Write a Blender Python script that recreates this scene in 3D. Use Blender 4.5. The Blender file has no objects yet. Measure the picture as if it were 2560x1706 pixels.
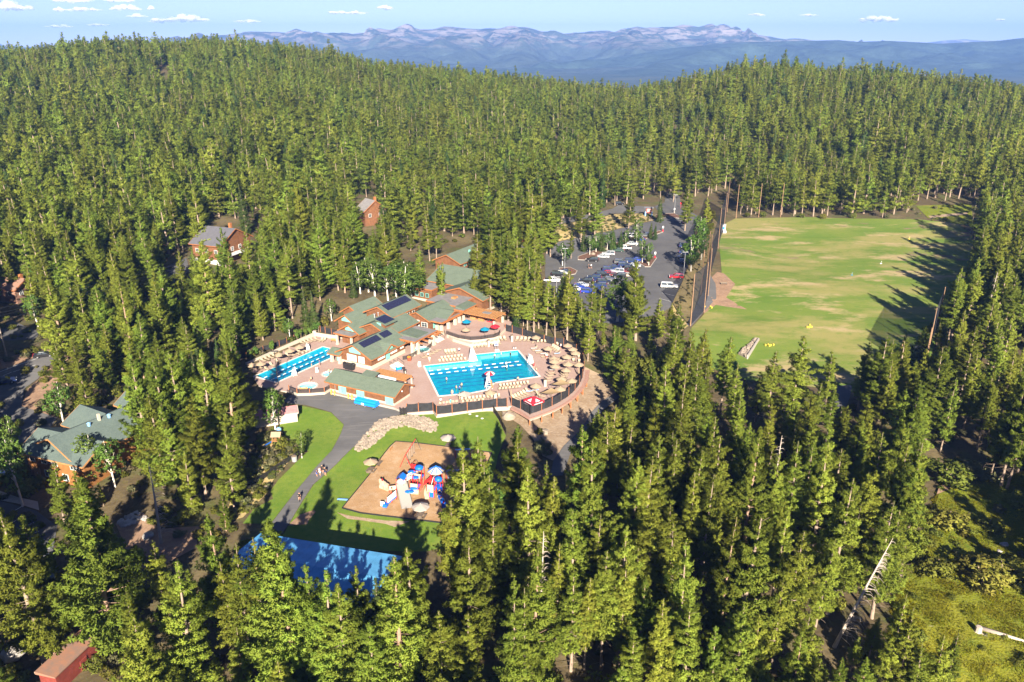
import bpy, bmesh, math, random
import numpy as np
from mathutils import Vector, Matrix, noise as mnoise
from mathutils.geometry import delaunay_2d_cdt
random.seed(7)
rng = np.random.default_rng(11)
S = bpy.context.scene
COL = S.collection
# ------------------------------------------------------------------ camera, light, sky, exposure
CAMH, FPX, CX, CY, YH = 75.0, 1960.0, 1280.0, 853.0, 112.0
PITCH = math.atan((CY - YH) / FPX)
CP, SP = math.cos(PITCH), math.sin(PITCH)
cam_d = bpy.data.cameras.new('camera')
cam_d.sensor_width = 36.0
cam_d.lens = 36.0 * FPX / 2560.0
cam_d.clip_start = 1.0
cam_d.clip_end = 60000.0
cam = bpy.data.objects.new('camera', cam_d)
cam.location = (0, 0, CAMH)
cam.rotation_euler = (math.radians(90) - PITCH, 0, 0)
COL.objects.link(cam)
S.camera = cam
SUN_EL, SUN_AZ = math.radians(25.5), math.radians(173.5)     # azimuth from +Y towards +X
world = bpy.data.worlds.new('World')
S.world = world
world.use_nodes = True
wn = world.node_tree
sky = wn.nodes.new('ShaderNodeTexSky')
sky.sky_type = 'NISHITA'
sky.sun_disc = False
sky.sun_elevation = SUN_EL
sky.sun_rotation = SUN_AZ
sky.altitude = 1900
sky.air_density = 0.62
sky.dust_density = 0.0
sky.ozone_density = 1.0
bgn = wn.nodes['Background']
bgn.inputs[1].default_value = 0.056
skm = wn.nodes.new('ShaderNodeMix'); skm.data_type = 'RGBA'; skm.blend_type = 'MULTIPLY'; skm.inputs[0].default_value = 1
skm.inputs[7].default_value = (.72, .625, .84, 1)
wn.links.new(sky.outputs[0], skm.inputs[6])
wn.links.new(skm.outputs[2], bgn.inputs[0])
sd = bpy.data.lights.new('sun', 'SUN')
sd.energy = 5.0
sd.angle = math.radians(0.53)
sd.color = (1.0, 0.89, 0.73)
sun = bpy.data.objects.new('sun', sd)
sdir = Vector((math.sin(SUN_AZ) * math.cos(SUN_EL), math.cos(SUN_AZ) * math.cos(SUN_EL), math.sin(SUN_EL)))
sun.rotation_euler = sdir.to_track_quat('Z', 'Y').to_euler()
sun.location = (60, -200, 200)
COL.objects.link(sun)
S.view_settings.view_transform = 'Standard'
S.view_settings.look = 'None'
S.view_settings.gamma = 1.0
S.view_settings.use_curve_mapping = False
S.view_settings.exposure = 1.9
cy = S.cycles
cy.max_bounces = 6
cy.diffuse_bounces = 4
cy.glossy_bounces = 2
cy.transmission_bounces = 4
cy.transparent_max_bounces = 12
cy.volume_bounces = 0
cy.use_denoising = True
cy.caustics_reflective = False
cy.caustics_refractive = False

# ------------------------------------------------------------------ photo point -> place in the world
OFF = {0: (0, 0, 1.0), 1: (580, 700, 4.9), 2: (1000, 740, 4.9), 3: (820, 1060, 4.9), 4: (1300, 480, 4.481), 5: (0, 860, 4.481),
       6: (540, 960, 4.481), 7: (840, 600, 4.9), 8: (1680, 440, 2.658), 9: (0, 1180, 2.941), 10: (800, 1180, 2.941),
       11: (1600, 1100, 2.451), 12: (0, 400, 2.851), 13: (800, 380, 3.361), 14: (1240, 900, 4.127), 15: (780, 840, 8.254),
       16: (960, 740, 8.254), 17: (1230, 820, 8.712), 18: (1080, 920, 6.536), 19: (930, 1120, 9.223), 20: (0, 0, 0.9191),
       21: (0, 0, 1.838), 22: (1280, 0, 1.838)}
def V(r, x, y):
    o = OFF[r]
    return o[0] + x / o[2], o[1] + y / o[2]
def ray(x, y):
    a, b = (x - CX) / FPX, -(y - CY) / FPX
    return a, CP + b * SP, -SP + b * CP
def G(x, y, z=0.0):
    d = ray(x, y)
    t = (z - CAMH) / d[2]
    return d[0] * t, d[1] * t
def proj(X, Y, Z):
    fw = Y * CP - (Z - CAMH) * SP
    up = Y * SP + (Z - CAMH) * CP
    return CX + FPX * X / fw, CY - FPX * up / fw

# ------------------------------------------------------------------ terrain height
ANCH = np.array([(-40, 165, -.4), (-25, 152, -.5), (-8, 154, -.5), (-55, 172, -.3), (-30, 200, -.3), (0, 185, -.4), (15, 192, -.6),
 (21, 172, -2.4), (9, 151, -2.6), (1, 151, -1.8), (-20, 145, -1.4), (-30, 130, -2), (-15, 125, -2), (-5, 130, -2.2), (-40, 120, -2),
 (-36, 142, -1.2), (-25, 105, -2.5), (25, 150, -3.8), (30, 172, -3), (35, 130, -5), (60, 120, -6), (90, 110, -6), (60, 150, -5),
 (60, 182, -3.5), (100, 190, -3.5), (150, 220, -3.5), (60, 230, -3), (120, 300, -3), (80, 340, -2.5), (180, 300, -3), (200, 380, -2),
 (47, 240, -.8), (35, 280, -.5), (58, 300, -.8), (60, 340, 0), (20, 240, -.5), (0, 240, 0), (-80, 140, -1), (-90, 160, 0),
 (-70, 180, .5), (-100, 200, 2), (-120, 290, 4), (-60, 240, 1.5), (-80, 100, -3), (-55, 80, -4), (0, 80, -4), (-20, 60, -5),
 (60, 60, -7), (-20, 280, 2), (10, 330, 3), (-200, 300, 6), (250, 250, -2), (-150, 180, 3)], float)
RIDGE = [(-600, 122, 860), (0, 122, 850), (250, 100, 850), (500, 96, 850), (720, 100, 820), (900, 128, 800), (1100, 148, 780), (1300, 168, 760),
         (1550, 192, 740), (1700, 172, 730), (1850, 142, 720), (2000, 146, 720), (2250, 163, 740), (2560, 190, 760), (3200, 190, 760)]
_ra = np.array([((r[0] - CX) / FPX) / 1.066 for r in RIDGE])
_rd = np.array([r[2] for r in RIDGE], float)
_rz = np.array([CAMH - r[2] * math.tan(PITCH - math.atan((CY - r[1]) / FPX)) - 20.0 for r in RIDGE]) - np.array([-1, -1, -1, -1, 2, 6, 8, 9, 9, 8, 4, 3, 2, 3, 3])
def hgt(X, Y):
    X = np.asarray(X, float); Y = np.asarray(Y, float)
    shp = np.broadcast(X, Y).shape
    X, Y = np.broadcast_to(X, shp).ravel(), np.broadcast_to(Y, shp).ravel()
    out = np.zeros(X.size)
    for i in range(0, X.size, 20000):
        x, y = X[i:i + 20000], Y[i:i + 20000]
        d2 = (x[:, None] - ANCH[None, :, 0]) ** 2 + (y[:, None] - ANCH[None, :, 1]) ** 2
        w = 1.0 / (d2 + 30.0) ** 2
        out[i:i + 20000] = (w * ANCH[None, :, 2]).sum(1) / w.sum(1)
    a = X / np.maximum(Y, 1.0)
    D = np.hypot(X, Y)
    Rd, Rz = np.interp(a, _ra, _rd), np.interp(a, _ra, _rz)
    s0 = np.interp(a, [-.7, -.3, 0, .12, .35, .7], [300, 300, 330, 400, 430, 330])
    t = np.clip((D - s0) / (Rd - s0), 0, 1)
    up = t ** 1.25
    up = up * 0.75 + 0.25 * (t * t * (3 - 2 * t))
    bump = 3.0 * np.sin(X * .013 + 1.3) * np.sin(Y * .011 + .4) * np.clip(t * 3, 0, 1) * np.clip((1 - t) * 4, 0, 1)
    q = np.clip((D - Rd) / 900.0, 0, 1)
    down = q * q * (3 - 2 * q)
    out = out * (1 - t) + Rz * up + bump - (Rz + 90) * down
    return out.reshape(shp) if shp else float(out[0])
def h1(x, y): return float(hgt(np.array([x]), np.array([y]))[0])
def GT(r, x, y, dz=0.0):
    x, y = V(r, x, y)
    z = 0.0
    for _ in range(14):
        gx, gy = G(x, y, min(z + dz, 70))
        z = 0.5 * z + 0.5 * h1(gx, gy)
    return Vector((gx, gy, z))
def P(r, x, y, z=0.0):
    x, y = V(r, x, y)
    gx, gy = G(x, y, z)
    return Vector((gx, gy, z))
def inpoly(px, py, poly):
    px, py = np.asarray(px, float), np.asarray(py, float)
    ins = np.zeros(px.shape, bool)
    n = len(poly)
    for i in range(n):
        x0, y0 = poly[i]; x1, y1 = poly[(i + 1) % n]
        if y0 == y1: continue
        c = ((y0 > py) != (y1 > py)) & (px < (x1 - x0) * (py - y0) / (y1 - y0) + x0)
        ins ^= c
    return ins

# ------------------------------------------------------------------ materials
def mat(name, col, rough=.75, var=None, col2=None, bump=None, metal=0.0, spec=.3, coat=0.0, coords='Object'):
    """var=(scale, amount 0..1[, detail]); col2 the second colour of the mottling; bump=(scale, strength)"""
    m = bpy.data.materials.new(name)
    m.use_nodes = True
    nt = m.node_tree
    b = nt.nodes['Principled BSDF']
    b.inputs['Base Color'].default_value = (*col, 1)
    b.inputs['Roughness'].default_value = rough
    b.inputs['Metallic'].default_value = metal
    b.inputs['Specular IOR Level'].default_value = spec
    b.inputs['Coat Weight'].default_value = coat
    tc = None
    if var or bump:
        tc = nt.nodes.new('ShaderNodeTexCoord')
    if var:
        nz = nt.nodes.new('ShaderNodeTexNoise')
        nz.inputs['Scale'].default_value = var[0]
        nz.inputs['Detail'].default_value = var[2] if len(var) > 2 else 4
        nz.inputs['Roughness'].default_value = .65
        nt.links.new(tc.outputs[coords], nz.inputs['Vector'])
        mr = nt.nodes.new('ShaderNodeMapRange')
        mr.inputs[1].default_value = .32; mr.inputs[2].default_value = .68
        nt.links.new(nz.outputs['Fac'], mr.inputs[0])
        mx = nt.nodes.new('ShaderNodeMix'); mx.data_type = 'RGBA'
        c2 = col2 or tuple(c * (1 - var[1]) for c in col)
        c1 = col if col2 else tuple(min(c * (1 + var[1] * .5), 1) for c in col)
        mx.inputs[6].default_value = (*c1, 1); mx.inputs[7].default_value = (*c2, 1)
        nt.links.new(mr.outputs[0], mx.inputs[0])
        nt.links.new(mx.outputs[2], b.inputs['Base Color'])
    if bump:
        nb = nt.nodes.new('ShaderNodeTexNoise')
        nb.inputs['Scale'].default_value = bump[0]; nb.inputs['Detail'].default_value = 3
        nt.links.new(tc.outputs[coords], nb.inputs['Vector'])
        bp = nt.nodes.new('ShaderNodeBump'); bp.inputs['Strength'].default_value = bump[1]; bp.inputs['Distance'].default_value = .1
        nt.links.new(nb.outputs['Fac'], bp.inputs['Height'])
        nt.links.new(bp.outputs[0], b.inputs['Normal'])
    return m
def layered(name, base, layers, rough=.9, stretch=(1, 1, 1), bump=None):
    """base colour, then (colour, noise scale, low, high, stretch) mixed over it in turn"""
    m = bpy.data.materials.new(name); m.use_nodes = True
    nt = m.node_tree; b = nt.nodes['Principled BSDF']
    b.inputs['Roughness'].default_value = rough; b.inputs['Specular IOR Level'].default_value = .15
    tc = nt.nodes.new('ShaderNodeTexCoord')
    prev = None
    for k, (c, sc, lo, hi, st) in enumerate(layers):
        mp = nt.nodes.new('ShaderNodeMapping'); mp.inputs['Scale'].default_value = st
        mp.inputs['Location'].default_value = (k * 7.3, k * 3.1, 0)
        nt.links.new(tc.outputs['Object'], mp.inputs[0])
        nz = nt.nodes.new('ShaderNodeTexNoise'); nz.inputs['Scale'].default_value = sc; nz.inputs['Detail'].default_value = 9
        nz.inputs['Roughness'].default_value = .68
        nt.links.new(mp.outputs[0], nz.inputs['Vector'])
        mr = nt.nodes.new('ShaderNodeMapRange'); mr.inputs[1].default_value = lo; mr.inputs[2].default_value = hi
        nt.links.new(nz.outputs['Fac'], mr.inputs[0])
        mx = nt.nodes.new('ShaderNodeMix'); mx.data_type = 'RGBA'
        mx.inputs[6].default_value = (*base, 1); mx.inputs[7].default_value = (*c, 1)
        if prev: nt.links.new(prev.outputs[2], mx.inputs[6])
        nt.links.new(mr.outputs[0], mx.inputs[0])
        prev = mx
    nt.links.new(prev.outputs[2], b.inputs['Base Color'])
    if bump:
        nb = nt.nodes.new('ShaderNodeTexNoise'); nb.inputs['Scale'].default_value = bump[0]; nb.inputs['Detail'].default_value = 4
        nt.links.new(tc.outputs['Object'], nb.inputs['Vector'])
        bp = nt.nodes.new('ShaderNodeBump'); bp.inputs['Strength'].default_value = bump[1]; bp.inputs['Distance'].default_value = bump[2] if len(bump) > 2 else .3
        nt.links.new(nb.outputs['Fac'], bp.inputs['Height']); nt.links.new(bp.outputs[0], b.inputs['Normal'])
    return m
def siding(name, col, period=.2, axis='Z'):
    m = mat(name, col, .7, (1.2, .3))
    nt = m.node_tree; b = nt.nodes['Principled BSDF']
    tc = nt.nodes.new('ShaderNodeTexCoord')
    w = nt.nodes.new('ShaderNodeTexWave'); w.wave_type = 'BANDS'; w.bands_direction = axis; w.wave_profile = 'SAW'
    w.inputs['Scale'].default_value = .31416 / period
    nt.links.new(tc.outputs['Object'], w.inputs[0])
    bp = nt.nodes.new('ShaderNodeBump'); bp.inputs['Strength'].default_value = .6; bp.inputs['Distance'].default_value = .04
    nt.links.new(w.outputs['Fac'], bp.inputs['Height']); nt.links.new(bp.outputs[0], b.inputs['Normal'])
    return m
def foliage(name, col, hv=.03, vv=.35, trans=.5):
    m = bpy.data.materials.new(name); m.use_nodes = True
    nt = m.node_tree; nt.nodes.clear()
    out = nt.nodes.new('ShaderNodeOutputMaterial')
    d = nt.nodes.new('ShaderNodeBsdfDiffuse'); t = nt.nodes.new('ShaderNodeBsdfTranslucent')
    mix = nt.nodes.new('ShaderNodeMixShader'); mix.inputs[0].default_value = trans
    at = nt.nodes.new('ShaderNodeAttribute'); at.attribute_name = 'tint'
    oi = nt.nodes.new('ShaderNodeObjectInfo')
    hsv = nt.nodes.new('ShaderNodeHueSaturation'); hsv.inputs['Color'].default_value = (*col, 1)
    def rngnode(src, lo, hi):
        r = nt.nodes.new('ShaderNodeMapRange'); r.inputs[3].default_value = lo; r.inputs[4].default_value = hi
        nt.links.new(src, r.inputs[0]); return r.outputs[0]
    def op(a, b_, o='ADD'):
        n = nt.nodes.new('ShaderNodeMath'); n.operation = o
        nt.links.new(a, n.inputs[0]); nt.links.new(b_, n.inputs[1]); return n.outputs[0]
    wr = nt.nodes.new('ShaderNodeTexWhiteNoise'); wr.noise_dimensions = '1D'
    nt.links.new(oi.outputs['Random'], wr.inputs['W'])
    nt.links.new(op(rngnode(oi.outputs['Random'], .5 - hv, .5 + hv), rngnode(at.outputs['Fac'], -.012, .012)), hsv.inputs['Hue'])
    nt.links.new(op(rngnode(wr.outputs['Value'], 1 - vv, 1 + vv * .8), rngnode(at.outputs['Fac'], .8, 1.2), 'MULTIPLY'), hsv.inputs['Value'])
    nt.links.new(hsv.outputs[0], d.inputs[0]); nt.links.new(hsv.outputs[0], t.inputs[0])
    ge = nt.nodes.new('ShaderNodeNewGeometry'); vm = nt.nodes.new('ShaderNodeVectorMath'); vm.operation = 'SCALE'    # leaf blades are two sided: keep the outward normal on both sides
    nt.links.new(ge.outputs['Normal'], vm.inputs[0]); nt.links.new(rngnode(ge.outputs['Backfacing'], 1, -1), vm.inputs['Scale'])
    nt.links.new(vm.outputs[0], d.inputs['Normal']); nt.links.new(vm.outputs[0], t.inputs['Normal'])
    nt.links.new(d.outputs[0], mix.inputs[1]); nt.links.new(t.outputs[0], mix.inputs[2])
    nt.links.new(mix.outputs[0], out.inputs[0])
    return m
def clearmat(name, col, alpha, rough=.9):
    m = bpy.data.materials.new(name); m.use_nodes = True
    nt = m.node_tree; nt.nodes.clear()
    out = nt.nodes.new('ShaderNodeOutputMaterial')
    d = nt.nodes.new('ShaderNodeBsdfDiffuse'); d.inputs[0].default_value = (*col, 1)
    t = nt.nodes.new('ShaderNodeBsdfTransparent'); mx = nt.nodes.new('ShaderNodeMixShader'); mx.inputs[0].default_value = alpha
    nt.links.new(t.outputs[0], mx.inputs[1]); nt.links.new(d.outputs[0], mx.inputs[2]); nt.links.new(mx.outputs[0], out.inputs[0])
    return m
def water(name, tint, bump_scale=1.6, strength=.35):
    m = bpy.data.materials.new(name); m.use_nodes = True
    nt = m.node_tree; nt.nodes.clear()
    out = nt.nodes.new('ShaderNodeOutputMaterial')
    t = nt.nodes.new('ShaderNodeBsdfTransparent'); t.inputs[0].default_value = (*tint, 1)
    g = nt.nodes.new('ShaderNodeBsdfGlossy'); g.inputs['Roughness'].default_value = .04
    lw = nt.nodes.new('ShaderNodeLayerWeight'); lw.inputs[0].default_value = .5
    fp = nt.nodes.new('ShaderNodeMath'); fp.operation = 'POWER'; fp.inputs[1].default_value = 5
    fr = nt.nodes.new('ShaderNodeMath'); fr.operation = 'MULTIPLY_ADD'; fr.inputs[1].default_value = .95; fr.inputs[2].default_value = .02    # Schlick, the same from both sides
    nt.links.new(lw.outputs['Facing'], fp.inputs[0]); nt.links.new(fp.outputs[0], fr.inputs[0])
    mx = nt.nodes.new('ShaderNodeMixShader')
    tc = nt.nodes.new('ShaderNodeTexCoord')
    nz = nt.nodes.new('ShaderNodeTexNoise'); nz.inputs['Scale'].default_value = bump_scale; nz.inputs['Detail'].default_value = 4
    nt.links.new(tc.outputs['Object'], nz.inputs[0])
    bp = nt.nodes.new('ShaderNodeBump'); bp.inputs['Strength'].default_value = strength; bp.inputs['Distance'].default_value = .05
    nt.links.new(nz.outputs['Fac'], bp.inputs['Height'])
    nt.links.new(bp.outputs[0], g.inputs['Normal']); nt.links.new(bp.outputs[0], lw.inputs['Normal'])
    nt.links.new(fr.outputs[0], mx.inputs[0]); nt.links.new(t.outputs[0], mx.inputs[1]); nt.links.new(g.outputs[0], mx.inputs[2])
    nt.links.new(mx.outputs[0], out.inputs[0])
    return m

MT = {}
def defmats():
    d = MT
    d['floor'] = layered('forest_floor_mat', (.085, .065, .035), [((.15, .12, .06), .06, .45, .65, (1, 1, 1)), ((.075, .09, .022), .11, .5, .66, (1, 1, 1)), ((.055, .04, .028), .8, .5, .75, (1, 1, 1))], bump=(.9, .6))
    d['sand'] = layered('dry_dirt_mat', (.30, .225, .155), [((.23, .16, .10), .3, .4, .65, (1, 1, 1)), ((.35, .28, .20), 1.2, .5, .7, (1, 1, 1))], bump=(2, .4))
    d['dirt'] = layered('brown_dirt_mat', (.27, .17, .11), [((.20, .13, .09), .3, .4, .65, (1, 1, 1)), ((.33, .23, .15), 1.1, .5, .7, (1, 1, 1))])
    d['drygrass'] = layered('dry_grass_mat', (.38, .29, .13), [((.28, .22, .08), .25, .4, .65, (1, 1, 1)), ((.42, .34, .18), 1.3, .48, .7, (1, 1, 1)), ((.16, .17, .05), .5, .6, .72, (1, 1, 1))], bump=(2, .5))
    d['lawn'] = layered('lawn_mat', (.10, .165, .018), [((.15, .195, .03), .12, .4, .65, (1, 1, 1)), ((.08, .15, .018), .9, .45, .7, (1, 1, 1))], bump=(6, .3))
    d['range'] = layered('range_turf_mat', (.10, .165, .022), [((.15, .19, .035), .02, .4, .6, (1, 1, 1)), ((.075, .135, .016), .09, .5, .7, (.3, 1, 1)), ((.23, .215, .07), .03, .48, .58, (.6, 1.3, 1)), ((.33, .26, .13), .055, .53, .61, (.55, 1.2, 1)), ((.20, .14, .09), .04, .60, .65, (.6, 1, 1)), ((.09, .17, .02), .3, .55, .75, (1, 1, 1))], bump=(4, .3))
    d['meadow'] = layered('meadow_mat', (.13, .16, .012), [((.19, .19, .016), .05, .42, .62, (1, 1, 1)), ((.08, .12, .012), .22, .5, .7, (1, 1, 1)), ((.17, .17, .03), 1.5, .5, .7, (1, 1, 1))], bump=(3, .6))
    d['asphalt'] = layered('asphalt_mat', (.12, .118, .118), [((.095, .094, .096), .15, .4, .65, (1, 1, 1)), ((.16, .152, .148), .5, .52, .75, (.25, 2, 1))])
    d['asphalt_dark'] = layered('dark_asphalt_mat', (.10, .10, .103), [((.08, .08, .085), .15, .4, .65, (1, 1, 1)), ((.11, .107, .104), .5, .52, .75, (.4, 1.6, 1))])
    d['concrete'] = mat('concrete_mat', (.34, .31, .27), .8, (1.5, .15))
    d['deck'] = layered('pool_deck_mat', (.34, .245, .213), [((.31, .21, .175), .25, .4, .65, (1, 1, 1)), ((.39, .285, .24), 1.6, .5, .72, (1, 1, 1)), ((.28, .17, .135), .16, .66, .74, (1, 2, 1))])
    d['coping'] = mat('coping_mat', (.62, .56, .5), .7, (2, .12))
    d['plaster'] = mat('plaster_mat', (.80, .86, .86), .7)
    d['lane'] = mat('lane_tile_mat', (.07, .17, .42), .5)
    d['water'] = water('pool_water_mat', (.33, .80, .86))
    d['deepplaster'] = mat('blue_plaster_mat', (.03, .42, .56), .7, (.7, .25))
    d['spa'] = water('spa_water_mat', (.42, .75, .78), 5, .5)
    d['stucco'] = mat('cream_wall_mat', (.42, .365, .295), .85, (3, .12), bump=(9, .2))
    d['siding'] = siding('brown_siding_mat', (.165, .072, .033))
    d['siding2'] = siding('orange_siding_mat', (.26, .115, .035))
    d['trim'] = mat('brown_trim_mat', (.30, .115, .04), .6, (2, .25))
    d['teal'] = mat('teal_board_mat', (.16, .42, .36), .6, (1, .12))
    d['roof'] = layered('green_shingle_mat', (.10, .13, .098), [((.08, .105, .078), .5, .4, .65, (1, 1, 1)), ((.125, .155, .118), 3.5, .45, .7, (1, 1, 1)), ((.118, .148, .112), 1.2, .5, .7, (.3, .3, 4))])
    d['roof_dark'] = layered('dark_shingle_mat', (.085, .115, .105), [((.07, .095, .09), .5, .4, .65, (1, 1, 1)), ((.11, .14, .125), 3.5, .45, .7, (1, 1, 1))])
    d['flatroof'] = mat('grey_flat_roof_mat', (.19, .18, .18), .9, (.8, .2))
    d['greyroof'] = mat('grey_roof_mat', (.095, .095, .11), .8, (.8, .15))
    d['solar'] = mat('solar_mat', (.018, .02, .045), .25, spec=.5)
    d['glass'] = mat('window_glass_mat', (.03, .04, .045), .08, spec=.8)
    d['shade'] = mat('window_shade_mat', (.55, .52, .45), .5)
    d['white'] = mat('white_paint_mat', (.58, .58, .57), .5)
    d['black'] = mat('black_metal_mat', (.02, .02, .022), .5)
    d['screen'] = mat('black_screen_mat', (.022, .023, .027), .85, (1.2, .3))
    d['rail'] = clearmat('rail_mesh_mat', (.03, .03, .03), .55)
    d['net'] = clearmat('net_mat', (.035, .038, .05), .62)
    d['post'] = mat('redwood_post_mat', (.30, .105, .04), .7, (3, .25))
    d['pole'] = mat('timber_pole_mat', (.27, .165, .095), .8, (1.5, .25))
    d['greypole'] = mat('weathered_pole_mat', (.32, .26, .2), .85, (1.5, .25))
    d['boardwalk'] = mat('boardwalk_mat', (.33, .19, .15), .8, (2, .2))
    d['tan'] = mat('tan_canvas_mat', (.285, .215, .145), .85, (2, .1))
    d['tan2'] = mat('ochre_canvas_mat', (.28, .20, .105), .85, (2, .1))
    d['grey_canvas'] = mat('grey_canvas_mat', (.30, .265, .235), .85, (2, .1))
    d['tealcanvas'] = mat('teal_canvas_mat', (.0, .16, .27), .8, (2, .1))
    d['redcanvas'] = mat('red_canvas_mat', (.62, .015, .03), .7, (2, .08))
    d['sling'] = mat('beige_sling_mat', (.42, .335, .23), .8)
    d['frame'] = mat('bronze_frame_mat', (.13, .10, .075), .5)
    d['towelb'] = mat('blue_towel_mat', (.10, .28, .55), .9, (3, .4), (.6, .7, .8))
    d['steel'] = mat('steel_mat', (.5, .5, .52), .3, metal=.9)
    d['galv'] = mat('galvanised_mat', (.42, .43, .45), .45, metal=.5)
    d['blue'] = mat('play_blue_mat', (.01, .12, .52), .4)
    d['bluel'] = mat('light_blue_mat', (.18, .36, .62), .4)
    d['red'] = mat('play_red_mat', (.55, .02, .02), .45)
    d['cream'] = mat('cream_plastic_mat', (.42, .36, .25), .5)
    d['greyp'] = mat('grey_plastic_mat', (.30, .285, .26), .5)
    d['chips'] = layered('wood_chip_mat', (.35, .225, .12), [((.29, .18, .09), .3, .4, .62, (1, 1, 1)), ((.40, .29, .19), .5, .5, .7, (1, 1, 1)), ((.30, .17, .08), 5, .5, .7, (1, 1, 1))], bump=(5, .4))
    d['tarp'] = mat('blue_roof_mat', (.09, .32, .58), .6, (.5, .2), spec=.4)
    d['bluebin'] = mat('blue_cover_mat', (.01, .2, .72), .45)
    d['yellow'] = mat('yellow_paint_mat', (.75, .52, .06), .55)
    d['redshed'] = siding('red_shed_mat', (.20, .04, .03))
    d['rustroof'] = mat('worn_roof_mat', (.17, .12, .10), .9, (1.1, .3), (.27, .13, .08))
    d['pinkroof'] = mat('pink_roof_mat', (.36, .16, .16), .8, (1, .2))
    d['mulch'] = mat('mulch_mat', (.13, .068, .045), .95, (2, .3))
    d['rock'] = mat('rock_mat', (.25, .205, .16), .9, (.9, .3), bump=(2, .5))
    d['granite'] = mat('grey_rock_mat', (.34, .32, .30), .9, (.9, .3), bump=(2, .5))
    d['bark'] = mat('bark_mat', (.27, .205, .155), .95, (1.2, .3), bump=(6, .5))
    d['bark_j'] = mat('orange_bark_mat', (.30, .20, .14), .95, (1.2, .3), bump=(6, .5))
    d['deadwood'] = mat('dead_wood_mat', (.40, .34, .28), .95, (1, .2))
    d['birch'] = mat('birch_bark_mat', (.62, .58, .5), .9, (2.5, .35))
    d['wood'] = mat('bench_wood_mat', (.36, .18, .07), .7, (2, .25))
    d['skin'] = mat('skin_mat', (.55, .30, .20), .6)
    d['hair'] = mat('hair_mat', (.06, .035, .02), .7)
    d['line'] = mat('road_line_mat', (.75, .75, .72), .7)
    d['tyre'] = mat('tyre_mat', (.02, .02, .02), .9)
    d['rim'] = mat('rim_mat', (.45, .45, .47), .35, metal=.8)
    d['lamp_red'] = mat('tail_lamp_mat', (.4, .02, .02), .3)
    d['lamp_white'] = mat('head_lamp_mat', (.8, .8, .8), .15, spec=.8)
    d['jeffrey'] = foliage('bushy_pine_mat', (.250, .312, .046), .018, .34)
    d['lodge'] = foliage('slender_pine_mat', (.262, .312, .046), .018, .36)
    d['fir'] = foliage('fir_mat', (.12, .185, .05), .02, .25)
    d['aspen'] = foliage('aspen_leaf_mat', (.16, .255, .05), .02, .2, .4)
    d['shrub'] = foliage('shrub_leaf_mat', (.20, .215, .04), .03, .3, .35)
    d['sage'] = foliage('sage_leaf_mat', (.19, .19, .09), .03, .3, .3)
    d['meadowgrass'] = foliage('meadow_blade_mat', (.28, .27, .02), .03, .3, .4)
    for nm, c in dict(car_black=(.012, .012, .014), car_navy=(.012, .025, .09), car_white=(.72, .72, .70), car_silver=(.36, .38, .40), car_grey=(.10, .105, .11),
                      car_red=(.33, .012, .018), car_maroon=(.12, .014, .016), car_blue=(.015, .04, .28), car_green=(.03, .06, .045), car_tan=(.36, .32, .25)).items():
        d[nm] = mat(nm + '_paint_mat', c, .3, spec=.5, coat=.5)
    for nm, c in dict(cl_white=(.75, .75, .75), cl_red=(.55, .03, .04), cl_navy=(.02, .03, .10), cl_pink=(.6, .25, .3), cl_black=(.02, .02, .02), cl_teal=(.1, .5, .42), cl_purple=(.12, .05, .25), cl_blue=(.05, .12, .4)).items():
        d[nm] = mat(nm[3:] + '_cloth_mat', c, .85)
defmats()

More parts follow.
